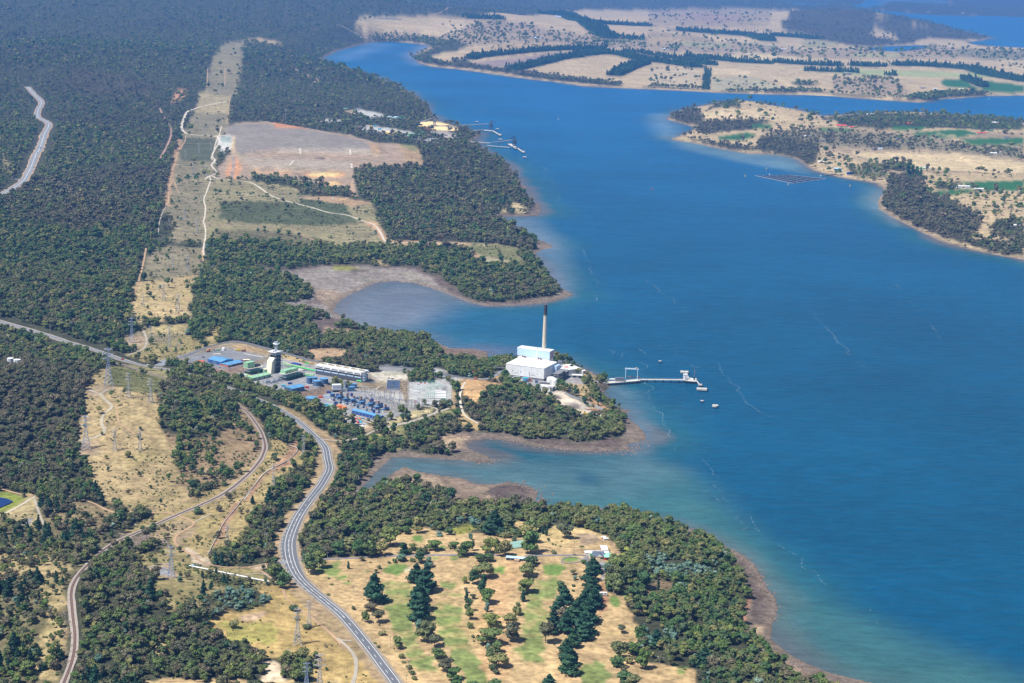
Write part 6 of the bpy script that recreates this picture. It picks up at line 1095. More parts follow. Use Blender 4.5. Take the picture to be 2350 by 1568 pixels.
MB().tube((-1.5, 0, hh+1), (-1.5, 0, hh+10), 0.25, 0.1).build('aerial', STEEL, t)
# green halls
def framework(x0, x1, y0, y1, z0, z1, nx, nz, r=0.22):
    v = MB()
    for i in range(nx+1):
        x = x0+(x1-x0)*i/nx
        for y in (y0, y1): v.tube((x, y, z0), (x, y, z1), r, n=4)
        for k in range(1, nz+1): z_ = z0+(z1-z0)*k/nz; v.tube((x, y0, z_), (x, y1, z_), r*0.7, n=4)
    for k in range(1, nz+1):
        z_ = z0+(z1-z0)*k/nz
        for y in (y0, y1): v.tube((x0, y, z_), (x1, y, z_), r, n=4)
        for i in range(nx): xa = x0+(x1-x0)*i/nx; xb = x0+(x1-x0)*(i+1)/nx; v.tube((xa, y0, z0+(z1-z0)*(k-1)/nz), (xb, y0, z_), r*0.6, n=4)
    return v
def green_unit(lab, a, b, d, h, boxes, fm=DGREEN, name='turbine_hall'):
    p, rz, w = frame(t1, a, b); t = thing(name, lab, 'building', p, rz)
    framework(0, w, 0, d, 0, h, 5, 2).build('frame', fm, t); MB().box(0.5, w-0.5, 0.5, d-0.5, h*0.48, h*0.53).build('deck', STEEL, t); MB().box(1.0, w-1.0, 1.2, d-1.2, 0, h*0.46).build('machinery', DARK, t); MB().box(-0.3, w+0.3, -0.3, d+0.3, h, h+0.25).build('deck', CONC, t)
    v = MB()
    for k in range(4): v.tube((w*(0.1+0.2*k), 0.4, 1), (w*(0.2+0.2*k), 0.4, h*0.9), 0.35)
    v.build('pipework', BGREEN, t); MB().tube((0, -0.2, h+1), (w, -0.2, h+1), 0.12, n=4).build('railing', YEL, t)
    for x0, x1, y0, y1, z0, z1, m in boxes: MB().box(w*x0, w*x1, d*y0, d*y1, h*z0, h*z1).build('enclosure', m, t)
green_unit('steam turbine platform with two pale green enclosures on a lattice', (1585,1015), (1835,945), 14, 10, [(0.05, 0.42, 0.2, 0.9, 1.03, 1.5, PGREEN), (0.46, 0.75, 0.2, 0.9, 1.03, 1.45, PGREEN)])
green_unit('gas turbine hall with tall pale green filter house left of the boiler tower', (1085,930), (1280,890), 14, 9, [(0.0, 0.5, 0.3, 1.0, 1.03, 2.0, PGREEN), (0.55, 0.9, 0.3, 0.8, 1.03, 1.35, DARK)])
shed('electrical_hall', 'long low pale green hall in front of the gas turbine hall', 'building', t1, (1125,1018), (1382,958), 12, 5, 1.2, PGREEN, PGREEN, doors=4, dm=DCONC)
t = thing('filter_box', 'pale green box at the foot of the boiler tower', 'box', at(t1, 1290, 910), 0.5); MB().box(0, 12, 0, 6, 0, 6).build('wall', PGREEN, t); MB().box(-0.2, 12.2, -0.2, 6.2, 6, 6.4).build('roof', CREAM, t); MB().tube((6, 3, 6.4), (6, 3, 9), 0.8).build('vent', STEEL, t)
for a, b, h, lab, m in (((1530,800),(1660,850),5,'green pipe rack running behind the boiler tower',PGREEN), ((1830,950),(1960,960),4,'bright green pipe rack behind the four blue tanks',BGREEN), ((1640,840),(1830,880),6,'pale green pipe rack toward the condenser',PGREEN), ((1010,960),(1090,1000),5,'green pipe rack left of the electrical hall',PGREEN)):
    p, rz, w = frame(t1, a, b); t = thing('pipe_rack', lab, 'pipe rack', p, rz); framework(0, w, 0, 3.5, 0, h, 5, 2, 0.16).build('frame', m, t)
    for k in range(3): MB().tube((0, 0.6+k, h+0.3), (w, 0.6+k, h+0.3), 0.32).build('pipe', [STEEL, BGREEN, YEL][k], t)
t = thing('valve_station', 'bright green valve station behind the dark blue hall', 'valve station', at(t1, 1850, 815), 0.1); framework(0, 6, 0, 5, 0, 4, 2, 1, 0.2).build('frame', PGREEN, t)
for k in range(3): MB().cyl(1+k*2, 2, 4, 7-k*0.5, 0.9).build('valve', BGREEN, t)
# air cooled condenser
p, rz, w = frame(t2, (112,447), (737,563)); t = thing('air_cooled_condenser', 'long white air cooled condenser with six roof fans over dark bays', 'condenser', p, rz); hh = 15.5; d = 20
MB().box(0, w, 0, d, hh-4.6, hh).build('upper_casing', WHITE, t); MB().box(0.6, w-0.6, 0.8, d-0.8, 0.2, hh-4.6).build('core', DARK, t)
for i in range(6):
    x0 = w*i/6; x1 = w*(i+1)/6
    MB().box(x0+1.6, x1-1.6, -0.12, 0.1, hh-3.6, hh-2.4).build('vent_slot', DARK, t)
    MB().box(x0+0.9, x1-0.9, 0.3, 0.78, hh-9.2, hh-7.6).build('window_band', PALEB, t); MB().box(x0+0.9, x1-0.9, 0.3, 0.78, 1.2, hh-9.8).build('panel', flat('tube_panel', lin(78,84,98), 0.5), t)
    MB().box(x0+0.05, x0+0.75, -0.3, 0.6, 0, hh-4.6).build('column', DCONC, t)
    f = MB().ring((x0+x1)/2, d/2, hh, hh+1.5, min((x1-x0)/2-0.6, 5), 0.5, 28).build('fan_ring', CREAM, t); v = MB()
    for k in range(6): a_ = k*1.047; cx = (x0+x1)/2; v.tube((cx, d/2, hh+0.8), (cx+4.2*math.cos(a_), d/2+4.2*math.sin(a_), hh+0.9), 0.3, 0.2, 4)
    v.build('fan_blade', DARK, f)
MB().box(w-0.7, w, -0.3, 0.6, 0, hh-4.6).build('column', DCONC, t); sp = framework(w+0.5, w+5, 2, 14, 0, hh, 1, 4, 0.25).build('stair_tower', STEEL, t); MB().box(w+0.05, w+0.4, 1, d-6, 0.5, hh-5).build('end_panel', PALEB, t)
c_ = P(t2(-260,335, 0,392, 300,460, 560,520, 742,566)); gp = thing('green_pipeline', 'bright green pipe running along the foot of the condenser', 'pipeline', (c_[0][0], c_[0][1], hgt1(*c_[0]))); zz = [hgt1(*q)+1.8 for q in c_]; o = np.array(gp.location)
for a_, b2, za, zb in zip(c_[:-1], c_[1:], zz[:-1], zz[1:]): MB().tube(np.array([*a_, za])-o, np.array([*b2, zb])-o, 0.9, n=10).build('pipe', BGREEN, gp)
for k in range(14): q = c_[0]+(c_[-1]-c_[0])*k/13; z_ = hgt1(*q); MB().box(q[0]-o[0]-0.3, q[0]-o[0]+0.3, q[1]-o[1]-0.8, q[1]-o[1]+0.8, z_-o[2]-0.3, z_-o[2]+1.2).build('support', STEEL, gp)
# grey transformers and bushings near the green halls
tr1 = thing('grid_transformer', 'grey grid transformer with tall bushings, left of three', 'transformer', at(t1, 1310, 1060), 0.5, 'grey grid transformers of the gas plant')
MB().box(0, 8, 0, 5, 0, 0.5).build('plinth', CONC, tr1); MB().box(1, 7, 1, 4, 0.5, 5).build('tank', STEEL, tr1); MB().box(0, 0.9, 1, 4, 0.8, 4.4).box(7.1, 8, 1, 4, 0.8, 4.4).build('radiator', STEEL, tr1)
for q in range(3): MB().tube((2+q*2, 2.5, 5), (2+q*2, 2.5, 8.5), 0.35, 0.15).build('bushing', DCONC, tr1)
dup(tr1, at(t1, 1400, 1055), 0.5, 'grey grid transformer, middle of three'); dup(tr1, at(t1, 1470, 1030), 0.5, 'grey grid transformer, right of three'); dup(tr1, at(t1, 940, 970), 0.5, 'grey grid transformer at the left end of the plant', 1.3)
v = shed('switch_house', 'white flat switch house beside the left grey transformer', 'building', t1, (925,965), (1040,975), 6, 5, 0.3, WHITE, WHITE, doors=2)
# lamp masts
ms = thing('lamp_mast', 'lamp mast at the far left of the gravel pad', 'lamp mast', at(t1, 267, 782), 0, 'tall lamp masts of the gas plant'); MB().tube((0, 0, 0), (0, 0, 20), 0.32, 0.16).build('pole', STEEL, ms); MB().box(-1, 1, -0.25, 0.25, 19.6, 20).build('lamp', CONC, ms)
for tl, x, y, lab in ((t1,757,950,'lamp mast at the foot of the stony bank'), (t1,823,955,'lamp mast just right of the one at the stony bank'), (t1,912,965,'lamp mast beside the white switch house'), (t1,1205,1050,'lamp mast before the electrical hall'), (t1,1272,1045,'lamp mast between electrical hall and transformers'), (t1,1122,505,'lamp mast by the road behind the gravel pad'), (t1,1640,610,'lamp mast by the road behind the boiler tower'),
   (t2,1585,1000,'lamp mast at the right corner of the plant fence'), (t2,1663,982,'lamp mast beside the track junction'), (t2,1807,990,'lamp mast right of the track junction'), (t2,680,700,'lamp mast behind the blue turbine units'), (t2,1297,395,'lamp mast by the road above the laydown yard'), (t2,1388,700,'lamp mast at the left fence of the white switchyard'), (t2,1978,870,'lamp mast at the right fence of the white switchyard')): dup(ms, at(tl, x, y), 0, lab, 0.9)
# peaking gas turbine units
u0 = thing('turbine_unit', 'x', 'turbine unit', (0, 0, 0), 0, 'blue gas turbine units'); 
MB().box(-1, 27, -1, 10, -0.3, 0.25).build('slab', CONC, u0); MB().box(0, 7, 1, 7, 5.5, 10).build('intake_filter', BLUE, u0); MB().box(0.3, 6.7, 1.3, 6.7, 10, 10.4).build('filter_roof', LBLUE, u0)
for x in (0.4, 6.6): MB().box(x-0.3, x+0.3, 1.2, 6.8, 0.2, 5.5).build('leg', STEEL, u0)
MB().box(7.4, 16, 2, 6, 0.2, 4.4).build('turbine_enclosure', BLUE, u0); MB().box(7.4, 16, 2, 6, 4.4, 4.7).build('enclosure_roof', LBLUE, u0); MB().box(16.4, 21, 1.4, 6.8, 0.2, 7.5).build('exhaust_box', BLUE, u0)
MB().box(17, 20.4, 2, 6, 7.5, 12.5).build('stack', flat('brown_stack', lin(140,110,106), 0.7), u0); MB().box(16.8, 20.6, 1.8, 6.2, 9.4, 10).build('platform', CONC, u0)
MB().box(21.6, 26, 2, 7, 0.2, 3.6).build('generator', NAVY, u0); MB().box(8, 13, -0.6, 1.4, 0.2, 3).build('oil_cooler', flat('white_gear', lin(210,212,214)), u0); MB().box(2, 6, -3.5, -0.8, 0.1, 3).build('kiosk', BLUE, u0); MB().tube((14, 7.5, 0.3), (24, 7.5, 0.3), 0.5).tube((9, 7.5, 2.5), (9, 7.5, 0), 0.4).tube((16, 0.4, 1), (26, 0.4, 1), 0.4).build('pipework', YEL, u0)
v = MB(); 
for q in range(4): v.tube((22+q, 8.5, 0), (22+q, 8.5, 5.5), 0.2)
v.build('bushings', DCONC, u0)
UL = ['farthest left', 'second from the left', 'third from the left', 'fourth from the left', 'third from the right', 'second from the right', 'farthest right']
UP = [(330,815), (420,850), (510,870), (610,890), (735,915), (850,950), (945,985)]
hd = frame(t2, (330,815), (985,1000))[1]
for i, (x, y) in enumerate(UP):
    p = at(t2, x, y); lab = 'blue gas turbine unit, %s in the row of seven' % UL[i]; rz = hd+1.25
    if i == 0: u0.location = p; u0.rotation_euler.z = rz; u0['label'] = lab; u0.scale = (0.85, 0.85, 0.95)
    else: dup(u0, p, rz, lab, (0.85, 0.85, 0.85+0.1*(i % 2)))
t = thing('white_unit', 'large pale filter house on legs beside the blue units', 'filter house', at(t2, 345, 700), 0.25); MB().box(0, 13, 0, 9, 3.2, 11).build('casing', flat('pale_grey_sheet', lin(216,220,228), 0.5), t)
for z_ in (5, 7, 9): MB().box(-0.1, 13.1, -0.1, 9.1, z_, z_+0.25).build('band', DCONC, t)
for x in (0.5, 6, 12): MB().box(x, x+0.5, 0.5, 8.5, -0.3, 3.2).build('leg', DARK, t)
MB().cyl(19, 5, 0, 14, 2, n=20).cyl(19, 5, 14, 16, 2.6, n=20).build('stack', STEEL, t); MB().box(13, 22, 2, 8, 0, 5).build('duct', STEEL, t)
for x, y, lab in ((560,690,'blue cubic enclosure behind the turbine row, left'), (590,650,'blue cubic enclosure behind the turbine row, right')):
    t = thing('enclosure', lab, 'enclosure', at(t2, x, y), 0.25); MB().box(0, 10, 0, 7, 0, 6.5).build('wall', BLUE, t); MB().box(-0.2, 10.2, -0.2, 7.2, 6.5, 6.9).build('roof', LBLUE, t); MB().box(1, 3, -0.1, 0.05, 0, 3).build('door', NAVY, t)
# switchyards
g0, b0 = gantry('g', 9, 9, lattice=1.0); yg = thing('switchyard_gantry', 'x', 'gantry', (0, 0, 0), 0, 'grey lattice gantries of the switchyard'); g0.build('leg', STEEL, yg); b0.build('beam', STEEL, yg)
for q in range(3): MB().tube((1.5+3*q, 0, 8), (1.5+3*q, 0, 6.4), 0.2).build('insulator', DCONC, yg)
YG = [(700,690), (740,700), (780,705), (850,730), (920,760), (1060,800), (1130,815), (1150,800), (1000,830), (1080,850), (1180,870), (1260,880), (800,760), (900,800), (1370,925), (1430,930), (1480,910), (1520,880)]
for i, (x, y) in enumerate(YG):
    p = at(t2, x, y); sc_ = 1.6 if i in (5, 6, 7) else (1.25 if i > 13 else 1.0); lab = 'grey lattice gantry in the yard right of the turbine units' if i < 14 else 'grey lattice gantry by the right corner of the plant'
    if i == 0: yg.location = p; yg['label'] = lab
    elif i < 14: dup(yg, p, 0.1*(i % 3), lab, sc_)
    else: q = dup(yg, p, 0.1, lab, sc_); q['group'] = 'lattice gantries at the right corner of the plant'
sg = thing('breaker', 'slim breaker post on the grey switchyard gravel', 'breaker', (0, 0, 0), 0, 'breaker posts on the switchyard gravel'); MB().tube((0, 0, 0), (0, 0, 2.5), 0.15).build('post', STEEL, sg); MB().tube((0, 0, 2.5), (0, 0, 4.5), 0.28, 0.2).build('insulator', DCONC, sg); MB().box(-0.5, 0.5, -0.4, 0.4, 0, 1.2).build('cabinet', flat('white_gear', (0.6, 0.6, 0.6)), sg)
rs = np.random.default_rng(9); first = True
for k in range(70):
    u, v_ = rs.random(2); x = 720+u*520; y = 700+u*150+(v_-0.5)*90
    p = at(t2, x, y)
    if first: sg.location = p; first = False
    else: dup(sg, p, 0, sg['label'])
# white switchyard
wb = thing('capacitor_bank', 'x', 'capacitor bank', (0, 0, 0), 0, 'white cylinder banks in the pale switchyard'); MB().tube((0, 0, 2.2), (16, 0, 2.2), 1.1, n=12).build('cylinder', WHITE, wb)
for x in (2, 8, 14): MB().box(x-0.4, x+0.4, -0.8, 0.8, 0, 1.2).build('support', CONC, wb)
MB().box(-9, -1, -0.5, 0.5, 1.5, 2).box(-9, -1, 1, 1.6, 1.5, 2).build('busbar', WHITE, wb)
for i, y in enumerate((705, 725, 748, 768, 790)):
    p = at(t2, 1760, y); lab = 'white cylinder bank, %s of five from the back' % ORD[i]
    if i == 0: wb.location = p; wb['label'] = lab
    else: dup(wb, p, 0.02, lab)
t = shed('kiosk', 'small white kiosk at the left of the pale switchyard', 'kiosk', t2, (1465,712), (1530,714), 4, 3, 0.2, WHITE, WHITE); t = shed('kiosk', 'white hut at the back of the pale switchyard', 'kiosk', t2, (1505,600), (1530,600), 3, 3, 0.2, WHITE, WHITE)
v = thing('equipment_rack', 'x', 'rack', (0, 0, 0), 0, 'pale green racks in the pale switchyard'); framework(0, 14, 0, 5, 0, 5.5, 5, 1, 0.16).build('frame', flat('pale_green_steel', lin(190,214,204), 0.5), v)
for q in range(5): MB().tube((1.5+q*2.8, 2.5, 5.5), (1.5+q*2.8, 2.5, 7.2), 0.2).build('insulator', WHITE, v)
for i, (x, y) in enumerate(((1460,680), (1560,670), (1650,660), (1750,650), (1640,630), (1740,625), (1620,720), (1640,760), (1610,790))):
    p = at(t2, x, y); lab = 'pale green equipment rack, %s of nine in the pale switchyard' % ORD[i]
    if i == 0: v.location = p; v['label'] = lab
    else: dup(v, p, 0, lab)
t = thing('red_box', 'small red cabinet by the lower fence of the pale switchyard', 'cabinet', at(t2, 1470, 845)); MB().box(0, 3, 0, 2, 0, 4).build('body', REDP, t); MB().box(-0.1, 3.1, -0.1, 2.1, 4, 4.2).build('lid', CREAM, t)
# lined pond
q = P(t2(1100,543, 1268,545, 1262,662, 1090,660)); zc = float(np.mean(hgt(q[:, 0], q[:, 1])))+0.6; cc = q.mean(0); rim = cc+(q-cc)*1.06
t = thing('settling_pond', 'rectangular dark lined settling pond below the condenser', 'pond', (cc[0], cc[1], zc)); A_ = [(*(p-cc), 0.4) for p in rim]; B_ = [(*(p-cc), 0.6) for p in q]; C_ = [(*((p-cc)*0.85), -0.0) for p in q]; D_ = [(*(p-cc), -3) for p in rim]
mesh_obj('liner', B_+C_, [(i, (i+1) % 4, 4+(i+1) % 4, 4+i) for i in range(4)]+[(4, 5, 6, 7)], LINER, t); mesh_obj('rim', D_+A_+B_, [(i, (i+1) % 4, 4+(i+1) % 4, 4+i) for i in range(4)]+[(4+i, 4+(i+1) % 4, 8+(i+1) % 4, 8+i) for i in range(4)], DCONC, t)
# fences with thin posts round the yards
def fence(lab, tl, pts, h=2.6, step=5.0, mat=STEEL, name='mesh_fence'):
    c = catmull(P(tl(*pts)), step) if len(pts) > 6 else np.vstack([np.linspace(a_, b2, max(2, int(np.linalg.norm(b2-a_)/step))) for a_, b2 in zip(P(tl(*pts))[:-1], P(tl(*pts))[1:])])
    z = hgt(c[:, 0], c[:, 1]); o = np.array([c[0][0], c[0][1], z[0]]); t = thing(name, lab, 'fence', o); v = MB(); u = MB()
    for i in range(len(c)):
        v.box(c[i][0]-o[0]-0.08, c[i][0]-o[0]+0.08, c[i][1]-o[1]-0.08, c[i][1]-o[1]+0.08, z[i]-o[2]-0.3, z[i]-o[2]+h)
        if i: 
            a_ = np.array([*c[i-1], z[i-1]])-o; b2 = np.array([*c[i], z[i]])-o
            for hz_ in (h, h*0.5, 0.3): u.tube(a_+[0, 0, hz_], b2+[0, 0, hz_], 0.05, n=3)
    v.build('posts', mat, t); u.build('wires', mat, t)
fence('wire fence round the lower corner of the turbine yard', t2, (1050,1112, 1270,1022, 1590,908, 1380,872)); fence('wire fence round the pale switchyard', t2, (1390,868, 1398,560, 1985,566, 1996,866, 1390,868)); fence('wire fence along the road side of the plant', t2, (-60,860, 300,950, 560,1045, 1040,1112))
fence('green fence curving round the old station lawn', t2, (2040,672, 2120,570, 2220,500, 2300,500), 3, 5, DGREEN); fence('green shore fence below the station lawn', t2, (2062,975, 2150,1080, 2300,1220, 2420,1300), 2.5, 6, DGREEN)
# scrap yard pieces on the pale ground below the blue stores
first = None; rs = np.random.default_rng(12); cols_ = [REDP, CONC, ORANGE, RUST, STEEL, CYAN]
for k in range(26):
    p = at(t2, 450+rs.random()*330, 1065+rs.random()*95); m = cols_[rs.integers(6)]; nm = {0: 'red', 1: 'white', 2: 'orange', 3: 'rusty', 4: 'grey', 5: 'blue'}[cols_.index(m)]
    v = MB(); v.box(0, 2+2*rs.random(), 0, 1.5+rs.random(), 0, 1+rs.random()); v.tube((0, 0, 1), (3, 2*rs.random(), 1.8), 0.25)
    t = v.build('scrap_piece', m, None); t.location = p; t.rotation_euler.z = rs.random()*3; tag(t, nm+' piece of scrap on the pale yard below the blue stores', 'scrap', nm+' scrap in the yard below the stores')

# smaller skids between the turbine units
rs = np.random.default_rng(17); SK = [(470,795), (540,745), (600,760), (660,800), (700,780), (760,840), (790,800), (860,850), (900,880), (930,860), (1000,905), (1060,930), (400,770), (450,745), (580,905), (680,925), (800,965), (900,1000), (370,880), (1040,985), (1090,950), (520,815)]
SM = [(BLUE, 'blue'), (STEEL, 'grey'), (NAVY, 'dark blue'), (BLUE, 'blue'), (CONC, 'white')]
for i, (x, y) in enumerate(SK):
    m, nm = SM[i % 5]; t = thing('equipment_skid', '%s equipment skid standing among the gas turbine units' % nm, 'equipment', at(t2, x, y), 0.2+0.3*rs.random(), nm+' skids among the turbine units'); w_, d_, h_ = 3+3*rs.random(), 2.5+2*rs.random(), 2.5+4*rs.random()
    MB().box(0, w_, 0, d_, 0.3, h_).build('body', m, t); MB().box(-0.4, w_+0.4, -0.4, d_+0.4, -0.3, 0.3).build('slab', CONC, t)
    MB().tube((w_*0.5, d_*0.5, h_), (w_*0.5, d_*0.5, h_+1.6), 0.5).build('vent', DARK if i % 2 else BRICK, t); MB().tube((w_, 0.5, 0.6), (w_+3, 0.6, 0.6), 0.25).build('pipe', YEL if i % 3 else BGREEN, t)
# ------------------------------------------------------------------ lattice pylons
def pylon_proto(name, h, base, arms, mat, flat_top=False):
    t = thing(name, 'x', 'pylon', (0, 0, 0), 0, None); body = MB(); n = 8; wst = base*0.2
    def hw(z): return base/2+(wst/2-base/2)*min(1, z/(h*0.66))**0.85 if z < h*0.66 else wst/2
    zs_ = [h*0.66*(1-(1-k/n)**1.3) for k in range(n+1)]+[h*0.74, h*0.82, h*0.9]
    for z0, z1 in zip(zs_[:-1], zs_[1:]):
        a, b = hw(z0), hw(z1); r = 0.26 if z0 < h*0.5 else 0.2
        for sx_, sy_ in ((-1, -1), (1, -1), (1, 1), (-1, 1)): body.tube((a*sx_, a*sy_, z0), (b*sx_, b*sy_, z1), r, n=4)
        for (p1, p2) in (((-1, -1), (1, -1)), ((1, -1), (1, 1)), ((1, 1), (-1, 1)), ((-1, 1), (-1, -1))):
            body.tube((a*p1[0], a*p1[1], z0), (b*p2[0], b*p2[1], z1), r*0.55, n=3); body.tube((a*p2[0], a*p2[1], z0), (b*p1[0], b*p1[1], z1), r*0.55, n=3); body.tube((b*p1[0], b*p1[1], z1), (b*p2[0], b*p2[1], z1), r*0.5, n=3)
    body.tube((0, 0, h*0.9), (0, 0, h), 0.3, 0.15); body.build('lattice_body', mat, t)
    for fz, L_ in arms:
        v = MB(); z = h*fz
        for s in (-1, 1):
            v.tube((0, -wst/2, z), (s*L_, 0, z+0.6), 0.2, n=4); v.tube((0, wst/2, z), (s*L_, 0, z+0.6), 0.2, n=4); v.tube((0, 0, z+2.2), (s*L_, 0, z+0.6), 0.16, n=4)
            v.tube((s*L_, 0, z+0.5), (s*L_, 0, z-1.8), 0.16, n=4)
        v.build('crossarm', mat, t)
    for sx_, sy_ in ((-1, -1), (1, -1), (1, 1), (-1, 1)): MB().box(sx_*base/2-0.6, sx_*base/2+0.6, sy_*base/2-0.6, sy_*base/2+0.6, -0.8, 0.5).build('footing', CONC, t)
    return t
BP = pylon_proto('pylon', 50, 11, [(0.68, 7), (0.8, 6.4), (0.92, 5.4)], flat('blue_grey_steel', lin(150,166,196), 0.5, 0.2)); GP = pylon_proto('pylon', 40, 8, [(0.72, 5.5), (0.84, 4.8), (0.95, 3.8)], flat('grey_steel', lin(176,178,182), 0.6, 0.2))
PYL = [('B',tA,1180,842,228,'tall blue steel pylon on the gravel patch above the white pipeline'), ('B',tE,908,478,175,'tall blue steel pylon on the cleared pad beyond the highway'), ('B',tE,748,777,268,'tall blue steel pylon at the top of the cleared hill'), ('B',tE,593,1210,238,'tall blue steel pylon at the wood edge of the cleared hill'), ('B',tA,2110,1650,238,'blue steel pylon cut by the bottom edge'),
 ('G',tA,2048,1300,252,'grey pylon standing in the grass paddock with the bush at its waist'), ('G',tA,2128,1182,185,'grey pylon between the dirt road and the highway'), ('G',tA,2200,1660,300,'grey pylon at the bottom edge right of the blue one'), ('G',tA,1565,622,148,'grey pylon above the fork of the dirt tracks'), ('G',tA,1882,210,155,'grey pylon in the reddish cleared strip near the rail bend'), ('G',tE,2090,1245,128,'grey pylon in the trees beside the highway curve'),
 ('G',tE,885,860,172,'grey pylon on the hill next to the top blue pylon'), ('G',tE,1037,893,168,'grey pylon at the right rim of the cleared hill'), ('G',tE,790,1223,152,'grey pylon, left of two, low on the cleared hill'), ('G',tE,964,1223,145,'grey pylon, right of two, low on the cleared hill'), ('G',tE,1127,186,118,'grey pylon high in the corridor, middle of three'), ('G',tE,1227,263,124,'grey pylon high in the corridor, right of three'), ('G',tE,988,231,78,'small grey pylon high in the corridor, left of three'),
 ('G',tE,1037,472,108,'grey pylon just right of the blue pylon pad'), ('G',tE,1165,507,138,'grey pylon on the dry grass behind the plant road'), ('G',tE,1218,528,60,'short pylon behind the plant road, left of two'), ('G',tE,1240,528,62,'short pylon behind the plant road, right of two'), ('G',tF,1271,1048,86,'grey pylon by the track crossing, upper left'), ('G',tF,1357,1133,100,'grey pylon by the track crossing, lower right'), ('G',tF,1166,1100,64,'grey pylon in the scrub at the corridor edge'),
 ('G',tF,1291,1395,108,'grey pylon in the middle corridor, right of the pair'), ('G',tF,1187,1372,92,'grey pylon in the middle corridor, left of the pair'), ('G',tF,1370,589,70,'grey pylon abreast the earthworks, middle of three'), ('G',tF,1277,616,56,'grey pylon abreast the earthworks, left of three'), ('G',tF,1452,567,54,'grey pylon abreast the earthworks, right of three'), ('G',tF,1332,739,80,'grey pylon below the earthworks, left of two'), ('G',tF,1420,741,76,'grey pylon below the earthworks, right of two'),
 ('G',tF,1399,456,56,'grey pylon beside the pale haul road, left of two'), ('G',tF,1478,455,50,'grey pylon beside the pale haul road, right of two'), ('G',tF,1391,905,52,'grey pylon beside the reddish track'), ('G',tF,1490,152,52,'distant pylon in the upper corridor, left of two'), ('G',tF,1548,152,46,'distant pylon in the upper corridor, right of two'), ('G',tF,1195,985,44,'small pylon at the left edge of the corridor'), ('G',tF,1404,270,44,'distant pylon above the haul road bend'), ('G',tF,1480,330,40,'distant pylon on the olive slope of the corridor')]
used_p = set()
for k, tl, x, y, hp, lab in PYL:
    p = at(tl, x, y); sc_ = hp/3/px_per_m(*p)/0.96/(50 if k == 'B' else 40); pr = BP if k == 'B' else GP
    if k not in used_p: used_p.add(k); pr.location = p; pr.rotation_euler.z = 0.25; pr['label'] = lab; pr.scale = (sc_,)*3
    else: dup(pr, p, 0.25 if k == 'B' else 0.12, lab, sc_)
# wooden line poles
pp = thing('power_pole', 'x', 'pole', (0, 0, 0)); MB().tube((0, 0, -0.5), (0, 0, 10), 0.22, 0.14).build('pole', POLE, pp); MB().box(-1.2, 1.2, -0.12, 0.12, 9.1, 9.4).build('crossarm', POLE, pp); MB().tube((-1, 0, 9.4), (-1, 0, 9.8), 0.12).tube((1, 0, 9.4), (1, 0, 9.8), 0.12).build('insulator', CONC, pp)
PO = [(tB,405,567,65,'pole standing out of the wood left of the first green'), (tB,443,367,48,'pole in the wood by the highway bend'), (tB,453,182,42,'pole beside the highway near the bay'), (tB,373,735,68,'pole where the golf lane leaves the side road'), (tB,551,966,68,'pole in the dry paddock right of the highway'), (tB,684,1160,72,'pole beside the small gum group'), (tB,806,1322,78,'pole left of the lone gum by the highway'), (tB,930,1487,76,'pole in the bush line near the bottom edge'), (tB,916,1592,82,'pole at the bottom edge beside the highway'),
 (tB,358,1367,70,'pole in the grass paddock beside the highway'), (tB,40,1092,62,'pole on the pale patch of the grass paddock'), (tB,510,1497,42,'pole by the gravel road at the bottom'), (tA,2285,567,68,'pole in the trees right of the highway bend'), (tA,2332,362,45,'pole right of the highway in the coastal trees'), (tA,1646,847,78,'pole beside the white pipeline'), (tA,1722,747,42,'pole in the dark bushes before the side road'), (tA,1505,807,42,'pole near the start of the white pipeline'), (tA,1328,1002,50,'pole in the olive scrub below the pipeline'), (tA,1614,1282,55,'pole in the middle of the yellow paddock'), (tA,477,512,40,'pole among the thin trees left of the railway'),
 (tC,185,692,58,'pole on the dry lawn left of the clubhouse'), (t2,460,1387,64,'pole beside the track mouth at the highway'), (t2,556,1558,74,'pole in the bushes below the track'), (t2,452,1562,72,'pole in the bushes left of the other one'), (t2,598,1302,72,'pole, left of two, in the scrub below the yard'), (t2,646,1337,76,'pole, right of two, in the scrub below the yard'), (t3,95,1390,64,'pole on the orange dry lawn, left of two'), (t3,146,1395,72,'pole on the orange dry lawn, right of two'), (tE,780,487,60,'pole at the wood edge left of the blue pylon'), (tE,2338,1330,80,'pole right of the highway beyond the curve'), (tE,760,600,34,'pole by the red car')]
for i, (tl, x, y, hp, lab) in enumerate(PO):
    p = at(tl, x, y); s_t = {id(t1): 6, id(t2): 6, id(t3): 6}.get(id(tl), 3); sc_ = max(0.7, hp/s_t/px_per_m(*p)/0.95/10)
    if i == 0: pp.location = p; pp['label'] = lab; pp.scale = (sc_,)*3
    else: dup(pp, p, 0.5, lab, sc_)
p = at(tF, 1967, 386); h = 105/3/px_per_m(*p); t = thing('radio_mast', 'slender pale radio mast beyond the brown earthworks', 'mast', p); v = MB()
for a_ in (0, 2.1, 4.2): v.tube((1.6*math.cos(a_), 1.6*math.sin(a_), 0), (0.8*math.cos(a_), 0.8*math.sin(a_), h), 0.5, n=4)
for k in range(12): z_ = h*k/12; v.tube((1.5, 0, z_), (-0.8, 1.2, z_+h/12), 0.2, n=3); v.tube((-0.8, -1.2, z_), (-0.8, 1.2, z_+h/12), 0.2, n=3)
v.build('lattice', STEEL, t); MB().cyl(0, 0, h-5, h, 2.2, n=8).build('aerial', CONC, t)
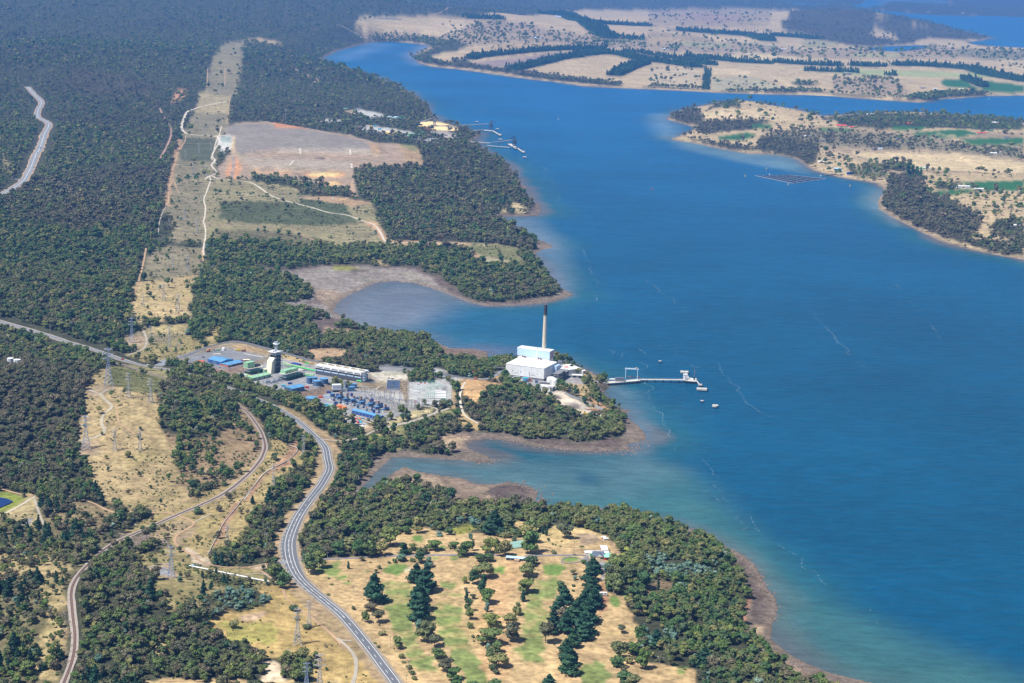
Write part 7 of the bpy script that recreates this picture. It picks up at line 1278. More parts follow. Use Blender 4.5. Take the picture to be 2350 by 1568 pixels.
# white pipeline with its valve station
p, rz, w = frame(tA, (1302,770), (1850,880)); q = at(tA, 1850, 880); t = thing('white_pipeline', 'long straight white pipe on low supports crossing the olive scrub', 'pipeline', p, rz); dz = q[2]-p[2]
MB().tube((0, 0, 1.6), (w, 0, dz+1.6), 0.55, n=8).build('pipe', WHITE, t); MB().tube((0, 1.4, 1.6), (w, 1.4, dz+1.6), 0.3, n=6).build('pipe', WHITE, t)
for k in range(int(w/8)+1): a_ = k*8; z_ = hgt1(p[0]+a_*math.cos(rz), p[1]+a_*math.sin(rz))-p[2]; zt = dz*a_/w+1.1; MB().box(a_-0.25, a_+0.25, -0.5, 1.9, min(z_, zt-0.5)-0.4, zt).build('support', CONC, t)
t = thing('valve_station', 'small white valve station at the head of the straight pipe', 'valve station', at(tA, 1310, 775), 0.2); MB().box(0, 9, 0, 4, 0, 0.4).build('slab', CONC, t); MB().box(1, 4, 1, 3, 0.4, 2.6).build('kiosk', PALEB, t); MB().tube((5, 1, 0.4), (5, 1, 3), 0.4).tube((7, 2.6, 0.4), (7, 2.6, 3), 0.4).build('valve', STEEL, t)
# low pale pipe snaking through the cleared strip
c = catmull(P(tE(1990,1190, 2050,1215, 1985,1290, 1830,1375, 1740,1480, 1670,1560)+tA(1620,370, 1540,470, 1480,590, 1430,688)), 7); z = hgt(c[:, 0], c[:, 1]); o = np.array([*c[0], z[0]]); v = MB(); u = MB()
for i in range(len(c)-1): v.tube(np.array([*c[i], z[i]+0.9])-o, np.array([*c[i+1], z[i+1]+0.9])-o, 0.4, n=6); u.box(c[i][0]-o[0]-0.4, c[i][0]-o[0]+0.4, c[i][1]-o[1]-0.4, c[i][1]-o[1]+0.4, z[i]-o[2]-0.4, z[i]-o[2]+0.8)
t = thing('pale_pipeline', 'pale water pipe winding down the cleared strip beside the highway', 'pipeline', o); v.build('pipe', CONC, t); u.build('supports', DCONC, t)

# ------------------------------------------------------------------ clubhouse and golf course things
t5 = T(1333, 1223.2, 19.98)
p, rz, w = frame(t5, (415,1175), (1075,1275)); rz = frame(t5, (415,1200), (1370,1270))[1]; t = thing('clubhouse', 'white clubhouse with slate gable and pale green roof at the drive head', 'clubhouse', p, rz)
S5 = px_per_m(*p)*19.98; m5 = lambda a: a/S5
MB().box(0, m5(650), 1.5, 11, -0.4, 3.2).build('wall', CREAM, t); MB().gable(m5(130), m5(680), 1, 12, 3.2, 4.2).build('slate_roof', SLATE, t)
MB().gable(m5(260), m5(620), -1.2, 6, 3.2, 3.9, 'y').build('front_gable_roof', SLATE, t); MB().box(m5(290), m5(590), -0.9, 1.5, -0.4, 3.2).build('porch', CREAM, t)
g_ = MB(); k = len(g_.v); g_.v += [(m5(300), -1.3, 3.3), (m5(585), -1.3, 3.3), (m5(442), -1.3, 6.7)]; g_.f += [(0, 1, 2)]; g_.build('white_gable', WHITE, t)
MB().box(m5(0), m5(140), 0.5, 9, 3.2, 3.5).build('green_roof', DGREEN, t); MB().box(m5(660), m5(960), -2, 12, -0.4, 3.4).build('red_wall', REDP, t); MB().gable(m5(645), m5(1010), -3, 13, 3.4, 1.3, 'x').build('green_roof', ribbed('sea_green_sheet', lin(150,210,186)), t)
for x in (60, 200, 470, 520, 760, 860): MB().box(m5(x), m5(x)+1.6, -2.15 if x > 650 else (-1.02 if 300 < x < 560 else 1.35), -1.95 if x > 650 else (-0.85 if 300 < x < 560 else 1.55), 0.8, 2.4).build('window', GLASS, t)
MB().box(m5(270), m5(300), 8, 9.6, 4, 8.2).build('chimney', CREAM, t); MB().box(m5(-180), m5(930), 13.2, 21, -0.4, 3).build('rear_wall', WHITE, t); MB().gable(m5(-200), m5(950), 12.8, 21.4, 3, 0.9).build('rear_roof', WHITE, t)
MB().box(m5(620), m5(910), 21.6, 38, -0.4, 3.6).build('hall_wall', BRICK, t); MB().gable(m5(605), m5(925), 21.5, 38.5, 3.6, 1, 'x').build('hall_roof', WHITE, t); MB().box(m5(-170), m5(-160), 22, 23, 0, 5).build('flagpole', WHITE, t)
shed('shed', 'small shed with a pink and white roof behind the clubhouse', 'shed', t5, (960,290), (1130,300), 4, 2.5, 1, REDP, WHITE, doors=1); shed('shed', 'small white shed right behind the clubhouse hall', 'shed', t5, (1060,350), (1260,350), 3, 2.6, 0.6, WHITE, WHITE, doors=1)
t = shed('cart_shed', 'open four bay cart shed with pale blue roofs by the lane', 'shed', tB, (1602,722), (1735,730), 7, 3, 0.9, DARK, PALEB, ax='x')
for k in range(5): MB().box(k*w*0.0+k*4.9+0.1, k*4.9+0.35, -0.4, -0.1, 0, 3).build('post', CONC, t)
shed('lean_to', 'little wooden lean to in front of the cart shed', 'hut', tB, (1662,736), (1692,736), 3, 2.3, 0.4, BRICK, flat('tan_roof', lin(214,178,140)), doors=1)
def car_parts(t, m):
    MB().box(-2.1, 2.1, -0.9, 0.9, 0.35, 0.95).build('body', m, t); v = MB(); v.v = [(-1.5, -0.8, .95), (1.2, -0.8, .95), (1.2, .8, .95), (-1.5, .8, .95), (-1.1, -0.68, 1.5), (0.6, -0.68, 1.5), (0.6, .68, 1.5), (-1.1, .68, 1.5)]
    v.f = [(0, 1, 5, 4), (1, 2, 6, 5), (2, 3, 7, 6), (3, 0, 4, 7)]; v.build('window', GLASS, t); MB().box(-1.1, 0.6, -0.68, 0.68, 1.5, 1.56).build('roof', m, t)
    for x in (-1.3, 1.35):
        for y in (-0.92, 0.92): MB().tube((x, y-0.1, 0.34), (x, y+0.1, 0.34), 0.34, n=12).build('wheel', TYRE, t)
def car(lab, tl, x, y, rz, m, s=1.0): t = thing('car', lab, 'car', at(tl, x, y), rz, sc=s); t.location.z += 0.5 if tl in (tE, tF) else 0.1; car_parts(t, m)
CW = flat('white_car_paint', (0.8, 0.8, 0.8), 0.25); CR = flat('red_car_paint', lin(190,30,40), 0.25); CB = flat('blue_car_paint', lin(50,70,110), 0.25); CS = flat('silver_car_paint', (0.5, 0.52, 0.55), 0.25, 0.4)
for a in ((('white car parked first in the clubhouse drive'), t5, 970, 1490, 0.0, CW, 1.15), ('silver blue car parked behind the white one in the drive', t5, 960, 1565, 0.0, CS, 1.15), ('red car driving on the highway above the cleared hill', tE, 845, 598, -0.5, CR, 1.25), ('white car at the plant junction on the highway', tE, 1020, 638, -0.5, CW, 1.3), ('white car on the distant highway, upper one', tF, 282, 475, 1.3, CW, 1.4), ('white car on the distant highway, middle one', tF, 254, 582, 1.3, CW, 1.4),
  ('white car on the distant highway, lower one', tF, 229, 685, 1.3, CW, 1.4), ('dark car on the distant highway', tF, 278, 550, 1.3, CB, 1.4), ('dark blue car parked before the blue warehouse', t1, 555, 805, 0.1, CB, 1), ('white car parked beside the low bright blue roof', t1, 668, 832, 0.9, CW, 1), ('dark red car parked behind the bright blue roof', t1, 972, 738, 0.2, CR, 1), ('small dark car on the pad near the red roofed hut', t1, 450, 690, 0.2, CB, 1),
  ('white car on the laydown yard, left one', t2, 1120, 510, 0.2, CW, 1.2), ('silver car on the laydown yard, right one', t2, 1170, 520, 0.6, CS, 1.2), ('dark car at the right end of the condenser', t2, 830, 535, 0.2, CB, 1.2), ('white van parked beside the clubhouse garden', tC, 386, 864, 0.0, CW, 1.2), ('white car parked by the station office blocks', t3, 1545, 1120, 0.8, CW, 1.0), ('blue car parked by the station gatehouse', t3, 135, 1115, 0.3, CB, 1.2), ('silver car on the golf lane by the practice green', tC, 190, 690, 0.0, CS, 1.2)): car(*a)
t = thing('caravan', 'white caravan parked on the dirt drive below the clubhouse', 'caravan', at(tC, 388, 966), 0.1, sc=1.4); MB().box(-2.8, 2.8, -1.1, 1.1, 0.5, 2.6).build('body', CW, t); MB().box(-1.8, -0.6, -1.15, -1.1, 1.4, 2.1).box(0.8, 2, -1.15, -1.1, 1.4, 2.1).build('window', GLASS, t); MB().tube((-0.3, -1.2, 0.35), (-0.3, 1.2, 0.35), 0.35, n=12).build('wheel', TYRE, t); MB().tube((2.8, 0, 0.6), (3.9, 0, 0.5), 0.1).build('drawbar', DARK, t)
for a, b, c_, d_, lab in (((1632,610),(1720,600),(1715,635),(1632,648),'x'), ((1525,625),(1600,618),(1600,648),(1530,655),'x')):
    q = P(tB(*a, *b, *c_, *d_)); z = hgt(q[:, 0], q[:, 1]).max()+0.35; mesh_obj('tennis_court', [(*p, z) for p in q], [(3, 2, 1, 0)], flat('court_green', lin(134,170,160), 0.9)); tag(bpy.data.objects[-1] if False else scene.collection.objects[-1], None, None, None, 'structure')
fence('green wire fence round the tennis courts', tB, (1632,648, 1632,606, 1722,596, 1718,636, 1632,648), 3.2, 4, DGREEN)
q = thing('palm_tree', 'palm tree standing alone left of the clubhouse', 'tree', at(tC, 240, 672)); MB().tube((0, 0, 0), (0, 0, 7), 0.3, 0.22).build('trunk', BARKD, q); v = MB()
for k in range(16): a_ = k*0.39; v.tube((0, 0, 7), (2*math.cos(a_), 2*math.sin(a_), 7.8), 0.25, 0.3, 4).tube((2*math.cos(a_), 2*math.sin(a_), 7.8), (3.2*math.cos(a_), 3.2*math.sin(a_), 6.2), 0.3, 0.05, 4)
v.build('fronds', LEAF['gum'], q)
c = catmull(P(tB(1982,735, 2000,712, 2050,702, 2110,712, 2118,730, 2070,742, 2010,745, 1982,735)), 1.5); v = MB(); o = np.array([*c[0], hgt1(*c[0])])
for a_, b2 in zip(c[:-1], c[1:]): v.box(min(a_[0], b2[0])-o[0]-.3, max(a_[0], b2[0])-o[0]+.3, min(a_[1], b2[1])-o[1]-.3, max(a_[1], b2[1])-o[1]+.3, hgt1(*a_)-o[2]-0.2, hgt1(*a_)-o[2]+0.6)
t = v.build('stone_border', DCONC, None); t.location = o; tag(t, 'low stone border round the practice green', 'border')
# reservoir
q = P(tA(-250,290, -60,285, 40,300, 90,322, 60,340, 0,365, -120,400, -300,420)); zq = float(hgt(q[:, 0], q[:, 1]).max())+0.5; o = mesh_obj('reservoir_water', [(*p, zq) for p in q], [tuple(range(len(q)-1, -1, -1))], None); rm, rN, rL, rb = new_mat('reservoir_water'); rb.inputs['Base Color'].default_value = (*lin(10,44,104), 1); rb.inputs['Roughness'].default_value = 0.1; o.data.materials.append(rm); tag(o, None, None, None, 'structure')
# birds-eye strip of water in the upper lagoon is part of the river sheet

# ------------------------------------------------------------------ wood chip terminal
def pile(lab, tl, x, y, rx, ry, h, m, seed):
    p = at(tl, x, y); rs = np.random.default_rng(seed); n = 26; V = [(0, 0, h)]; F = []
    for j in range(1, 7):
        for i in range(n): a_ = 6.2832*i/n; f = j/6; w_ = 1+0.12*math.sin(a_*3+seed)+0.05*rs.normal(); V.append((rx*f*w_*math.cos(a_), ry*f*w_*math.sin(a_), h*(1-f**1.1)+(0.3*rs.random() if j < 6 else -1)))
    F += [(0, 1+i, 1+(i+1) % n) for i in range(n)]
    for j in range(5): F += [(1+j*n+i, 1+(j+1)*n+i, 1+(j+1)*n+(i+1) % n, 1+j*n+(i+1) % n) for i in range(n)]
    o = mesh_obj('chip_pile', V, F, m); o.location = p; tag(o, lab, 'chip pile')
pile('golden wood chip pile behind the other, nearest the trees', tG, 1560, 150, 60, 55, 9, CHIP, 1); pile('golden wood chip pile on the shore side of the stacker', tG, 1640, 185, 55, 50, 10, CHIP, 2); pile('long golden wood chip pile at the foot of the stacker', tG, 1520, 165, 32, 40, 7, CHIP, 3); pile('broad grey chip pile in front of the golden piles', tG, 1625, 232, 58, 75, 8, PILEG, 4)
pile('dark soil heap on the brown earthworks', tG, 790, 388, 18, 28, 6, flat('dark_soil', lin(120,104,94), 0.95), 5); pile('small yellow log heap at the upper yard', tG, 1035, 75, 14, 20, 5, CHIP, 6)
def tower(lab, tl, x, y, hp, m, boom, name='stacker'):
    p = at(tl, x, y, 4.0 if name == 'ship_loader' else None); h = hp/3/px_per_m(*p); t = thing(name, lab, name.replace('_', ' '), p); b = h*0.3; framework(-b/2, b/2, -b/2, b/2, 0, h*0.75, 1, 4, 0.8).build('frame', m, t); MB().tube((0, 0, h), (boom[0]*h, boom[1]*h, h*boom[2]), 1.3, n=4).build('boom', m, t); MB().tube((0, 0, h*0.7), (0, 0, h*1.05), 0.9, n=4).build('mast', m, t); MB().box(-b*0.45, b*0.45, -b*0.4, b*0.4, h*0.45, h*0.62).build('cab', DCONC, t); return t
tower('red brown lattice stacker before the grey pile', tG, 1540, 225, 60, RUST, (-0.5, -0.2, 0.7)); tower('dark lattice stacker among the golden piles', tG, 1580, 160, 55, DCONC, (-1.8, 0, 0.35))
def beam(name, lab, cat, tl, pts, z0, z1, wd, m, sup=20, zb=None):
    a, b = Pz(tl(*pts[:2]), z0)[0], Pz(tl(*pts[2:]), z1)[0]; w = float(np.linalg.norm(b-a)); rz = math.atan2(b[1]-a[1], b[0]-a[0]); t = thing(name, lab, cat, (a[0], a[1], 0), rz)
    v = MB(); v.v = [(0, -wd/2, z0), (w, -wd/2, z1), (w, wd/2, z1), (0, wd/2, z0), (0, -wd/2, z0+2.6), (w, -wd/2, z1+2.6), (w, wd/2, z1+2.6), (0, wd/2, z0+2.6)]; v.f = [(0, 3, 2, 1), (4, 5, 6, 7), (0, 1, 5, 4), (2, 3, 7, 6), (1, 2, 6, 5), (3, 0, 4, 7)]; v.build('gallery', m, t)
    for k in range(1, max(2, int(w/sup))+1):
        x = w*k/(max(2, int(w/sup))+0.5); z = z0+(z1-z0)*x/w; MB().tube((x, -wd/2, -2), (x, -wd/2, z), 0.6, n=4).tube((x, wd/2, -2), (x, wd/2, z), 0.6, n=4).build('trestle', DCONC, t)
    return t
beam('loading_conveyor', 'straight white conveyor out to the farther ship loader', 'conveyor', tG, (1755,163, 1955,150), 9, 16, 3, CONC, 60); beam('loading_conveyor', 'white conveyor, landward half, to the nearer ship loader', 'conveyor', tG, (1795,270, 1960,283), 9, 7, 3, CONC, 60); beam('loading_conveyor', 'white conveyor, seaward half, to the nearer ship loader', 'conveyor', tG, (1960,283, 2115,263), 7, 15, 3, CONC, 50)
tower('farther ship loader, dark lattice tower on the wharf', tG, 1968, 188, 62, DARK, (0.5, -0.7, 0.9), 'ship_loader'); tower('nearer ship loader, dark lattice tower on the wharf', tG, 2130, 312, 76, DARK, (-0.4, -0.8, 0.9), 'ship_loader')
for pts, lab in (((1835,195,1930,190), 'farther timber wharf approach on piles'), ((1925,192,1990,198), 'farther wharf head under the ship loader'), ((1985,198,2035,228), 'farther wharf catwalk to its last dolphin'), ((1940,297,2100,310), 'nearer timber wharf approach on piles'), ((2095,285,2150,318), 'nearer wharf head under the ship loader'), ((2150,315,2195,345), 'nearer wharf catwalk to its last dolphin')):
    a, b = Pz(tG(*pts[:2]), 4)[0], Pz(tG(*pts[2:]), 4)[0]; w = float(np.linalg.norm(b-a)); rz = math.atan2(b[1]-a[1], b[0]-a[0]); t = thing('wharf', lab, 'wharf', (a[0], a[1], 0), rz); wd = 14 if 'head' in lab else 5; MB().box(0, w, -wd/2, wd/2, 3, 4.4).build('deck', CONC, t)
    for k in range(int(w/14)+1): MB().tube((k*14+1, -wd/2+1, -2), (k*14+1, -wd/2+1, 3), 0.8, n=5).tube((k*14+1, wd/2-1, -2), (k*14+1, wd/2-1, 3), 0.8, n=5).build('pile', DARK, t)
for x, y, lab in ((2030,228,'pale dolphin at the end of the farther wharf'), (2033,262,'pale dolphin between the two wharves'), (2190,346,'pale dolphin at the end of the nearer wharf'), (1872,140,'pale dolphin beyond the farther conveyor'), (2200,385,'small beacon dolphin off the nearer wharf'), (2012,190,'pale dolphin beside the farther loader')):
    p = at(tG, x, y, 0); t = thing('mooring_dolphin', lab, 'dolphin', p); MB().box(-6, 6, -5, 5, 3, 5).build('cap', CONC, t); MB().tube((-3, 0, -2), (-3, 0, 3), 1).tube((3, 0, -2), (3, 0, 3), 1).build('pile', DARK, t)
for a, b, d, h, wm, rm, lab in (((1410,243), (1455,243), 22, 13, PGREEN, PGREEN, 'tall pale green mill building by the chip conveyors'), ((1250,118), (1312,122), 40, 10, WHITE, PALEB, 'big white shed at the back of the mill'), ((1325,125), (1400,122), 30, 8, CREAM, DGREEN, 'long shed with dark green roof at the back of the mill'), ((1243,212), (1290,232), 12, 6, YEL, CHIP, 'yellow sorting plant in the mill log yard'), ((1270,228), (1320,236), 10, 5, CREAM, DGREEN, 'low green roofed shed in the mill log yard'),
   ((1555,272), (1620,272), 16, 4, CREAM, WHITE, 'white roofed office among trees by the wharf road'), ((1640,268), (1680,268), 12, 4, CREAM, WHITE, 'small white roofed office nearer the wharf'), ((940,50), (985,52), 14, 5, PGREEN, PGREEN, 'small green roofed shed left of the upper yard'), ((960,125), (1000,128), 14, 5, PGREEN, PGREEN, 'small green shed beside the lower yard road'), ((1490,240), (1510,240), 10, 16, DGREEN, DGREEN, 'narrow tall green transfer tower at the chip mill')):
    shed('mill_building', lab, 'building', tG, a, b, d, h, 1.2, wm, rm, doors=2, dm=DARK)
beam('transfer_conveyor', 'green inclined conveyor up to the transfer tower', 'conveyor', tG, (1450,240, 1500,208), 8, 22, 4, PGREEN, 30); beam('transfer_conveyor', 'long dark conveyor between the golden chip piles', 'conveyor', tG, (1480,155, 1700,172), 14, 10, 3, DCONC, 40); beam('transfer_conveyor', 'thin conveyor rising left over the golden piles', 'conveyor', tG, (1470,140, 1575,110), 10, 22, 3, DCONC, 50); beam('transfer_conveyor', 'grey conveyor at the upper log yard', 'conveyor', tG, (1020,55, 1068,40), 8, 14, 4, STEEL, 30)
rs = np.random.default_rng(33); lg = ['red', 'white', 'yellow', 'blue', 'brown']; lm = [REDP, WHITE, YEL, CYAN, BRICK]
for k in range(10):
    x, y = [(1090,165), (1110,170), (1130,172), (1160,168), (1215,205), (1330,215), (1360,225), (1295,205), (1190,190), (1060,180)][k]; t = thing('truck', '%s truck in the log yard, %s from the left' % (lg[k % 5], ORD[k]), 'truck', at(tG, x, y), 0.2, sc=1.7); MB().box(0, 7, 0, 2.5, 0.9, 3.2).build('body', lm[k % 5], t); MB().box(7.2, 9, 0.1, 2.4, 0.6, 2.8).build('cab', CW, t)
    for xx in (1.2, 2.6, 7.9): MB().tube((xx, 0, 0.5), (xx, 2.5, 0.5), 0.5, n=8).build('wheel', TYRE, t)
for a, b, lab in (((655,318),(668,318),'pale stone chute on the earthworks, upper left'), ((1000,326),(1012,326),'pale stone chute on the earthworks, upper right'), ((1008,422),(1018,422),'pale stone chute on the earthworks, lower right'), ((612,402),(620,405),'pale stone chute on the earthworks, slanting one')):
    lo = {655: (658,358), 1000: (1002,364), 1008: (1010,456), 612: (582,438)}[a[0]]; c = np.vstack([P(tG(*a)), P(tG(*lo))]); w_ = 6; o = ribbon('stone_chute', catmull(c, 8), w_, CHALK, 0.8, kind=None); tag(o, lab, 'chute')

# ------------------------------------------------------------------ fish farm, boats, marks
q = Pz(tI(608,1010, 825,1054, 1015,1028, 800,1006), 0.0); A_, B_, C_, D_ = q; o = A_; t = thing('fish_farm', 'floating fish farm, a grid of pale walkways round dark pens', 'fish farm', (A_[0], A_[1], 0))
WALK = flat('wet_walkway', lin(130,142,152), 0.8)
def lp(u, v): return (A_*(1-u)*(1-v)+B_*u*(1-v)+C_*u*v+D_*(1-u)*v)-o
for k in range(12):
    a, b = lp(k/11, 0), lp(k/11, 1); MB().tube((*a, 0.4), (*b, 0.4), 0.9, n=4).build('walkway', WALK, t)
for k in range(6):
    a, b = lp(0, k/5), lp(1, k/5); MB().tube((*a, 0.5), (*b, 0.5), 1.1 if k in (0, 5) else 0.7, n=4).build('walkway', WALK, t)
NET = flat('pen_net', lin(24,60,96), 0.8)
for i in range(11):
    for j in range(5):
        c4 = [lp((i+.12)/11, (j+.12)/5), lp((i+.88)/11, (j+.12)/5), lp((i+.88)/11, (j+.88)/5), lp((i+.12)/11, (j+.88)/5)]; mesh_obj('pen_net', [(*p, 0.25) for p in c4]+[(*p, 1.3) for p in c4], [(0, 1, 2, 3), (0, 1, 5, 4), (1, 2, 6, 5), (2, 3, 7, 6), (3, 0, 4, 7)], NET, t)
def boat(lab, tl, x, y, L_, sail=True, m=None):
    t = thing('yacht' if sail else 'work_boat', lab, 'boat', at(tl, x, y, 0), 1.2); v = MB(); v.v = [(-L_/2, -L_*.14, .9), (L_*.25, -L_*.14, .9), (L_/2, 0, 1.1), (L_*.25, L_*.14, .9), (-L_/2, L_*.14, .9), (-L_/2, -L_*.1, -.3), (L_*.2, -L_*.1, -.3), (L_*.4, 0, -.3), (L_*.2, L_*.1, -.3), (-L_/2, L_*.1, -.3)]
    v.f = [(0, 1, 2, 3, 4), (0, 5, 6, 1), (1, 6, 7, 2), (2, 7, 8, 3), (3, 8, 9, 4), (4, 9, 5, 0)]; v.build('hull', m or CW, t)
    if sail: s = MB(); s.v = [(0.2, 0, 1.5), (-L_*.4, .2, 1.5), (0.2, 0, L_*1.3), (0.2, .12, 1.5), (-L_*.4, .32, 1.5)]; s.f = [(0, 1, 2), (3, 2, 4)]; s.build('sail', CW, t); MB().tube((.3, 0, .9), (.3, 0, L_*1.35), .12, n=4).build('mast', STEEL, t)
    else: MB().box(-L_*.2, L_*.15, -L_*.1, L_*.1, .9, 2.6).build('cabin', CW, t)
boat('small white yacht sailing in the middle of the river', tH, 1728, 822, 14); boat('white work boat at the right end of the fish farm', tI, 985, 1010, 12, False); boat('small work boat off the upper corner of the fish farm', tI, 690, 1003, 10, False); boat('white boat in the inlet behind the peninsula', tI, 1948, 568, 12, False)
for tl, x, y, m, lab in ((tI,15,1088,REDP,'red channel beacon in mid river'), (tI,672,970,YEL,'yellow buoy above the fish farm'), (tI,550,1012,YEL,'yellow buoy left of the fish farm'), (tI,1152,1068,YEL,'yellow buoy right of the fish farm'), (tI,798,1058,YEL,'yellow buoy below the fish farm'), (tI,372,842,ORANGE,'orange beacon close to the wooded point')):
    t = thing('buoy', lab, 'buoy', at(tl, x, y, 0)); MB().cyl(0, 0, -0.5, 1.6, 2.2, 1.6, 10).build('float', m, t); MB().cyl(0, 0, 1.6, 6, 0.5, n=6).build('mark', m, t)
beam('slip_jetty', 'thin grey slip jetty running to the fish farm', 'jetty', tI, (1010,1008, 1075,1003), 1.2, 1.6, 3, DCONC, 15)
# ------------------------------------------------------------------ houses and farm sheds across the water
HS = [(1080,975,22,10,BLUE,PALEB,'blue roofed shed on the slip'), (1155,1000,22,11,NAVY,NAVY,'dark blue boat shed on the slip'), (1095,990,14,8,WHITE,WHITE,'white shed between the boat sheds'), (985,935,20,10,CREAM,WHITE,'pale house above the fish farm slope'), (1100,728,40,16,CREAM,REDP,'large house with red roof on the peninsula'), (1160,735,18,12,CREAM,REDP,'smaller red roofed house beside the large one'), (1490,715,30,14,BRICK,REDP,'brick mansion with red roof among the vines'), (1270,660,34,10,WHITE,WHITE,'long white house on the inlet shore'),
 (1905,768,34,12,CREAM,REDP,'red roofed farm house right of the vines'), (1985,708,28,12,CREAM,WHITE,'white roofed house in the trees at far right'), (1955,755,24,12,CREAM,DGREEN,'green roofed house beside the right vines'), (2050,798,24,10,CREAM,SLATE,'grey roofed house below the right vines'), (1000,812,30,9,CREAM,SLATE,'grey roofed house in the pale paddock'), (905,785,20,8,WHITE,WHITE,'white house above the wooded point'), (1290,862,24,8,CREAM,SLATE,'slate roofed house by the small dam, left'), (1325,858,14,8,WHITE,PALEB,'pale blue shed by the small dam, right'),
 (1430,800,22,10,CREAM,PALEB,'pale blue roofed house beside the small lake'), (1490,968,22,9,CREAM,SLATE,'grey house at the edge of the pine clump'), (1560,970,26,7,PGREEN,PGREEN,'pale green glasshouse in the straw field'), (1590,968,20,8,WHITE,WHITE,'white shed beside the glasshouse'), (1800,1078,40,8,WHITE,WHITE,'long white farm shed among dark trees'), (1890,1090,28,8,CREAM,WHITE,'white cottage right of the long farm shed'), (1970,885,26,10,CREAM,WHITE,'white roofed house at the scrub edge, right'), (2100,1300,22,10,CREAM,WHITE,'white house in trees at the right edge, upper'), (2135,1322,20,9,CREAM,SLATE,'grey roofed house in trees at the right edge, lower'),
 (425,610,30,11,CREAM,SLATE,'lone farmhouse among pines on the peninsula top'), (2005,880,16,8,WHITE,WHITE,'small white shed beside the scrub edge house'), (1570,510,36,9,CREAM,SLATE,'grey farm shed in the bare far paddock'), (1640,512,20,8,WHITE,WHITE,'white farm shed right of the grey one'), (1820,520,26,9,CREAM,REDP,'red roofed far farmhouse by the green field'), (1790,515,22,9,WHITE,WHITE,'white far shed by the green field'), (1135,428,50,9,NAVY,SLATE,'dark far shed beside the tree line'), (1725,272,34,8,CREAM,WHITE,'distant white house near the far lagoon'),
 (770,285,40,9,WHITE,WHITE,'distant white shed in the far paddocks, right'), (690,270,60,6,PGREEN,PGREEN,'distant pale green shed in the far paddocks'), (90,285,46,10,WHITE,WHITE,'distant white farmhouse at the left far paddock'), (1600,72,40,9,WHITE,WHITE,'distant white house on the far shore, left'), (1800,78,40,9,WHITE,WHITE,'distant white house on the far shore, right'), (1880,1000+60,0,0,CREAM,SLATE,'')]
for x, y, L_, d, wm, rm, lab in HS:
    if not lab: continue
    p = at(tI, x, y); t = thing('farm_shed' if 'shed' in lab or 'glasshouse' in lab else 'house', lab, 'shed' if 'shed' in lab or 'glasshouse' in lab else 'house', p, 0.15); h = 3.8 if L_ < 36 else 5
    MB().box(-L_/2, L_/2, -d/2, d/2, -1, h).build('wall', wm, t); MB().gable(-L_/2-.6, L_/2+.6, -d/2-.6, d/2+.6, h, d*.26).build('roof', rm, t); MB().box(-L_*.1, L_*.1-0.5, -d/2-.12, -d/2+.05, 0, h*.7).build('door', DCONC, t)
    if 'house' in lab and 'glass' not in lab:
        for k in (-.35, .3): MB().box(L_*k-1, L_*k+1, -d/2-.12, -d/2+.05, h*.35, h*.75).build('window', GLASS, t)
for x, y, lab in ((1580,268,'distant farmhouse with pale roof inside the far gum scatter'), (1725,120,'distant white dome roof on the far hill')):
    p = at(tH, x, y); t = thing('house', lab, 'house', p); MB().box(-25, 25, -10, 10, -1, 6).build('wall', CREAM, t); MB().gable(-26, 26, -11, 11, 6, 5).build('roof', PALEB, t)
p = at(tH, 560, 135); t = thing('farm_shed', 'row of long pale sheds in the farthest paddock', 'shed', p, 0.05); MB().box(-90, 90, -8, 8, -1, 5).build('wall', CREAM, t); MB().gable(-92, 92, -9, 9, 5, 3).build('roof', SLATE, t)

# ------------------------------------------------------------------ foam lines and small breakers on the water
FL = [tH(1270,715, 1240,740, 1195,765, 1190,790, 1230,820, 1300,860, 1370,900, 1440,960, 1490,1040, 1540,1080, 1600,1120)+tD(1255,395, 1275,440, 1280,490), tD(1330,540, 1345,590, 1362,640, 1375,690), t4(930,565, 965,640, 975,740, 985,850, 1030,950, 1100,1040, 1160,1120, 1220,1180, 1265,1240, 1270,1300, 1320,1400, 1360,1500),
  t4(800,290, 890,340, 840,390, 880,470), t4(1060,20, 1160,80, 1290,130, 1450,230, 1560,320, 1640,380), t4(380,120, 430,200), t4(100,180, 280,215, 380,235), t4(560,160, 600,220, 570,250, 640,270), t4(780,100, 880,170), tC(1070,30, 1130,120, 1180,200, 1230,290, 1330,380), tC(1090,240, 1170,290, 1300,440, 1370,540), tC(1400,420, 1470,570, 1640,640, 1720,710, 1830,800, 1930,900), tC(2240,1060, 2300,1170),
  tC(0,0, 60,20), tD(1850,700, 1900,760, 1950,810, 2000,850), tD(2050,650, 2110,710, 2160,780), tD(1640,830, 1700,900, 1760,960), tI(600,985, 760,990, 900,1005), tI(300,880, 480,900, 640,930), tD(1480,640, 1560,700, 1640,760), tI(120,800, 300,860, 500,900)]
V = []; F = []; rs = np.random.default_rng(21)
def fleck(x, y, l, w_, a):
    k = len(V); c, s = math.cos(a), math.sin(a)
    for u, v_ in ((-l, -w_*rs.random()), (l*(rs.random()), -w_), (l, w_*rs.random()), (-l*rs.random(), w_)): V.append((x+u*c-v_*s, y+u*s+v_*c, 0.12))
    F.append((k, k+1, k+2, k+3))
